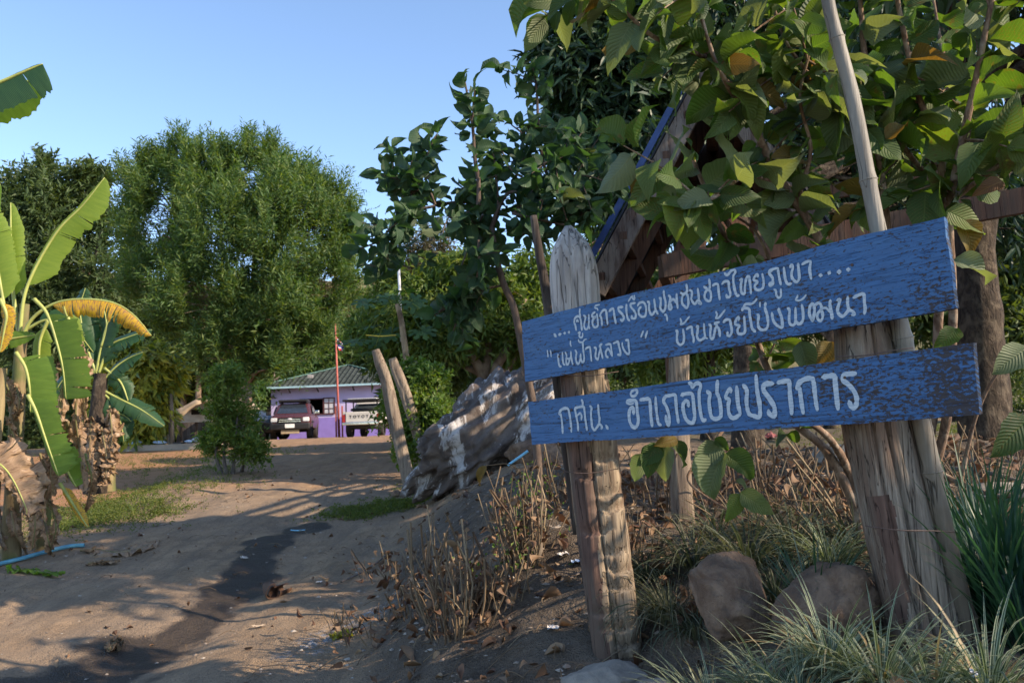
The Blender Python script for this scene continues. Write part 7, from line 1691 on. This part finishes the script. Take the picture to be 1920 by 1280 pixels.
# ================================================================ FOREGROUND TUFTS AND STUBBLE
rg = np.random.RandomState(15)
def clump(px, py, d, n, L, W, m, label, **kw):
    c = P(px, py, d); c[2] = G(c[0], c[1])-.01
    return grass_clump(kw.pop('name', {'grass_dull': 'grass_tuft', 'straw': 'dry_grass'}.get(m, 'variegated_grass')), label, kw.pop('cat', 'grass tuft'), c, rg, n, L, W, M[m], **kw)
V_ = 'variegated'
clump(1335, 1235, 3.15, 190, .34, .0085, V_, 'white edged grass tuft before the rounded stone, left end of the row')
clump(1440, 1262, 3.0, 150, .33, .0085, V_, 'white edged grass tuft between the row end and the middle tuft at the bottom edge')
clump(1560, 1225, 2.95, 190, .38, .009, V_, 'white edged grass tuft in front of the larger brown stone')
clump(1655, 1290, 2.75, 140, .34, .009, V_, 'white edged grass tuft at the bottom edge left of the right post foot')
clump(1500, 1300, 2.8, 120, .30, .009, V_, 'white edged grass tuft cut by the bottom edge below the larger brown stone')
clump(1750, 1275, 2.7, 90, .30, .009, V_, 'sparse white edged grass tuft right in front of the right post foot')
clump(1850, 1250, 2.7, 120, .38, .010, V_, 'white edged grass tuft at the bottom right beside the small white flower')
clump(1530, 1090, 3.5, 60, .42, .011, 'grass_green', 'dark green upright blades between the two brown stones and the right post', name='iris_clump', elev=(.95, 1.5), bend=(.1, .7))
clump(1250, 1030, 4.2, 260, .42, .007, 'grass_dull', 'dull grass tuft just right of the left sign post', bend=(1.2, 2.6), spread=.12)
clump(1300, 985, 4.6, 220, .42, .008, 'grass_dull', 'dull grass tuft around the foot of the whitish hut post', bend=(.9, 2.3), spread=.12)
clump(1400, 1000, 4.4, 240, .46, .008, 'grass_dull', 'dull grass tuft behind the rounded stone', bend=(.8, 2.3), spread=.12)
clump(1480, 960, 4.6, 220, .46, .008, 'grass_dull', 'dull grass tuft behind the stones under the middle of the planks', bend=(.8, 2.2), spread=.12)
clump(1550, 1010, 4.2, 190, .42, .009, V_, 'pale arching grass tuft left of the right post at mid height', bend=(1., 2.4), spread=.1)
clump(1450, 1040, 3.9, 150, .34, .008, 'grass_dull', 'dull grass tuft right behind the gap between the two brown stones', bend=(.8, 2.3), spread=.1)
clump(1300, 1070, 3.9, 130, .32, .007, 'grass_dull', 'dull grass tuft touching the left side of the rounded stone', bend=(1.0, 2.5), spread=.08)
clump(1210, 985, 4.7, 150, .34, .007, 'grass_dull', 'dull grass tuft partly behind the left sign post', bend=(1., 2.3))
clump(1600, 960, 4.5, 170, .42, .009, 'grass_dull', 'dull grass tuft touching the left side of the right post', bend=(.6, 1.8), spread=.1)
clump(1420, 905, 5.4, 120, .34, .008, 'grass_dull', 'small dull tuft under the lower plank', spread=.1)
clump(1340, 915, 5.2, 120, .34, .008, 'grass_dull', 'small dull tuft right of the whitish hut post', spread=.1)
clump(1520, 900, 5.6, 120, .38, .008, 'grass_dull', 'small dull tuft farther back under the right part of the lower plank', spread=.12)
for k, (px, py, d, lb) in enumerate([(1868, 1180, 3.2, 'tall dark green blade clump right of the bamboo pole foot'), (1905, 1120, 3.3, 'tall dark green blade clump at the right edge, behind the first'), (1940, 1230, 3.0, 'tall dark green blade clump cut by the right edge, lowest'), (1840, 1060, 3.9, 'tall dark green blade clump just right of the post at mid height')]):
    clump(px, py, d, 120, .60, .013, 'grass_green', lb, name='iris_clump', cat='blade clump', elev=(1.0, 1.52), bend=(.05, .8), nseg=7, spread=.10)
clump(1870, 980, 4.2, 170, .36, .009, 'grass_dull', 'pale green tuft behind the tall blades at the right edge', bend=(.8, 2.), spread=.1)
clump(1800, 1010, 4.0, 120, .34, .009, 'grass_dull', 'pale green tuft close behind the bamboo pole at mid height', bend=(.8, 2.), spread=.1)
clump(1190, 1240, 3.75, 60, .20, .003, 'straw', 'thin dry grass at the foot of the left post, on its right', bend=(.8, 2.4))
clump(1105, 1255, 3.6, 40, .16, .003, 'straw', 'thin dry grass on the flat pale stone', bend=(.8, 2.4))
# small white flower
c = P(1826, 1262, 2.66); b = MB(); fl = thing('white_flower', 'small white iris like flower at the bottom right', 'flower', c)
for k in range(3):
    a = k*2.09; V, F, uv, r_ = place(tpl_oval(.1, -.2), c[None], np.array([[math.cos(a), .2, math.sin(a)]]), np.array([[0, -1., .2]]), np.array([.018]), np.array([.013])); mb2 = MB(); mb2.add(V, F, uv); mb2.obj('petal', M['petal'], fl)
b.tube(smooth_path([c, c+[.01, .02, -.12], [c[0], c[1]+.04, G(c[0], c[1]+.04)]], 4), .0015, 5); b.obj('stalk', M['grass_green'], fl)
# stubble of dead cut stems
def stubble(px, py, d, n, h, r, label, spread, lean=.35, stump=None):
    c = P(px, py, d); c[2] = G(c[0], c[1]); root = thing('dead_stem_clump', label, 'dead stems', c)
    mb = MB()
    for k in range(n):
        a = rg.rand()*6.3; b0 = c+np.array([math.cos(a), math.sin(a), 0])*spread*rg.rand()**.7; l = h*(.35+.75*rg.rand()); dd = unit(np.array([math.cos(a)*lean*rg.rand(), math.sin(a)*lean*rg.rand(), 1.])+rg.randn(3)*.14)
        mid = b0+dd*l*.5+rg.randn(3)*.02*l*3; e = b0+dd*l+rg.randn(3)*.05*l
        V, F, uv = tube(smooth_path([b0-[0, 0, .02], mid, e], 3), r*(.4+rg.rand()), 5); mb.add(V, F, uv, np.full(len(V), rg.rand()))
        if rg.rand() < .45:
            e2 = mid+unit(rg.randn(3)+[0, 0, .4])*l*.35; V, F, uv = tube(np.array([mid, (mid+e2)/2+rg.randn(3)*.01, e2]), r*.4, 4); mb.add(V, F, uv, np.full(len(V), rg.rand()))
    o = mb.obj('stems', M['straw'], root, smooth=True); o['kind'] = 'stuff'
    # shrivelled leaves clinging to them
    m_ = n*2; P0 = c+rg.randn(m_, 3)*np.array([spread*.7, spread*.7, 0])+np.stack([np.zeros(m_), np.zeros(m_), rg.rand(m_)*h*.7], -1); dd = unit(rg.randn(m_, 3)+[0, 0, -.6])
    V, F, uv, r_ = place(tpl_big(2, 4, .6, -.6, 0, 3), P0, dd, rg.randn(m_, 3), .06*(.5+rg.rand(m_)), .025, rg.rand(m_)); tag(mobj('withered_leaves', V, F, M['litter'], root, uv=uv, rnd=r_), kind='stuff')
    if stump:
        for (dx, dz, rr, hh) in stump:
            q = c+np.array([dx, 0, 0]); s_ = log_post('stump', np.array([(*(q-[0, 0, .05]), rr*1.2), (*(q+[.01, 0, hh*.5]), rr), (*(q+[dz, 0, hh]), rr*.85)]), None, M['post_grey'], root, int(abs(dx*1000))+3, n=18, seg=5, cracks=4, depth=.005)
stubble(862, 1150, 4.9, 62, .62, .0055, 'tall clump of dead brown cut stems on the bank, nearer the camera', .17, .5, [(.01, .02, .032, .30), (-.05, -.03, .02, .34)])
stubble(800, 1080, 5.6, 26, .34, .0045, 'short dead stems left of the tall dead clump', .22, .6)
stubble(985, 1050, 5.3, 60, .58, .005, 'upright clump of dead straw stems with a few green leaves near the left sign post', .14, .35, [(.06, -.01, .045, .36)])
stubble(930, 1110, 5.0, 36, .30, .005, 'tangle of broken dead stems between the two taller clumps', .25, .9)
stubble(1190, 960, 4.9, 26, .34, .003, 'wisps of dry stalks just right of the left post', .12, .5)
stubble(1330, 1070, 4.0, 20, .16, .003, 'withered brown plant remains above the rounded stone', .12, .8)
stubble(1500, 900, 5.0, 26, .5, .005, 'dry leaning stalks under the lower plank', .35, .9)
weeds('bank_sprigs', 'few small green leaves among the dead stems', [wc(985, 1010, .08, .06, .8), wc(940, 1095, .15, .1, .4), wc(1005, 980, .06, .06, .5)], 60, .35, .06, m='bright_leaf', tuft=5)
stubble(700, 1100, 5.9, 24, .22, .0035, 'low dead stems at the road edge beside the long dark stick', .3, .9)
stubble(760, 1010, 7.4, 30, .26, .004, 'low dry stems on the bank before the weed patch', .4, .9)
stubble(1060, 960, 6.3, 40, .45, .0045, 'dry stalks just left behind the left sign post', .3, .7)
stubble(1250, 900, 6.4, 40, .5, .0045, 'tangle of dry stalks behind the whitish hut post', .4, .9)
stubble(1450, 860, 6.2, 46, .6, .006, 'tangle of dry leaning stalks behind the lower plank', .5, 1.1)
stubble(1620, 920, 4.9, 40, .6, .006, 'dry stalks leaning around the shrub base left of the right post', .3, 1.)
stubble(1830, 900, 5.2, 36, .5, .005, 'dry stalks right of the right post, before the mango trunk', .4, 1.)
# a yellow leaf on a thin dry twig
c = P(905, 905, 6.6); sp = thing('dry_sprig', 'thin dry twig with one yellow and green leaf in front of the boulder', 'twig', (c[0], c[1], G(c[0], c[1])))
b = MB(); g0 = np.array([c[0]+.35, c[1], G(c[0]+.35, c[1])]); b.tube(smooth_path([g0, g0+[-.1, 0, .3], P(912, 872, 6.6)], 5), .004, 5); b.obj('twig', M['straw'], sp, smooth=True)
leaf_obj(sp, P(912, 872, 6.6), P(894, 905, 6.6)-P(912, 872, 6.6), (-.5, -1, .2), .17, 'guava_yellow', 1, .5)
# long sticks on the bank
def stick(pts, r, label, lift=.02):
    p = [PG(a, b_)+[0, 0, lift] for a, b_ in pts]; V, F, uv = tube(smooth_path(p, 5), r, 7); return tag(mobj('stick', V, F, M['bark_grey']), label, 'stick')
stick([(640, 1095), (690, 1070), (730, 1040)], .008, 'long thin dark stick on the road edge near the small scrap')
stick([(1040, 1105), (1070, 1092), (1095, 1078)], .006, 'pale stick on the soil left of the left sign post')
stick([(840, 925), (900, 912), (990, 880)], .010, 'pale stick lying before the boulder foot')
stick([(1760, 890), (1850, 905), (1930, 925)], .016, 'thick fallen branch on the ground right of the post', .05)
b = MB(); b.tube(PX([(952, 872), (990, 845)], 8.2), .012, 8); tag(b.obj('pvc_stick', M['pvc_blue']), 'pale blue plastic stick by the boulder, below the lower plank end', 'pipe')
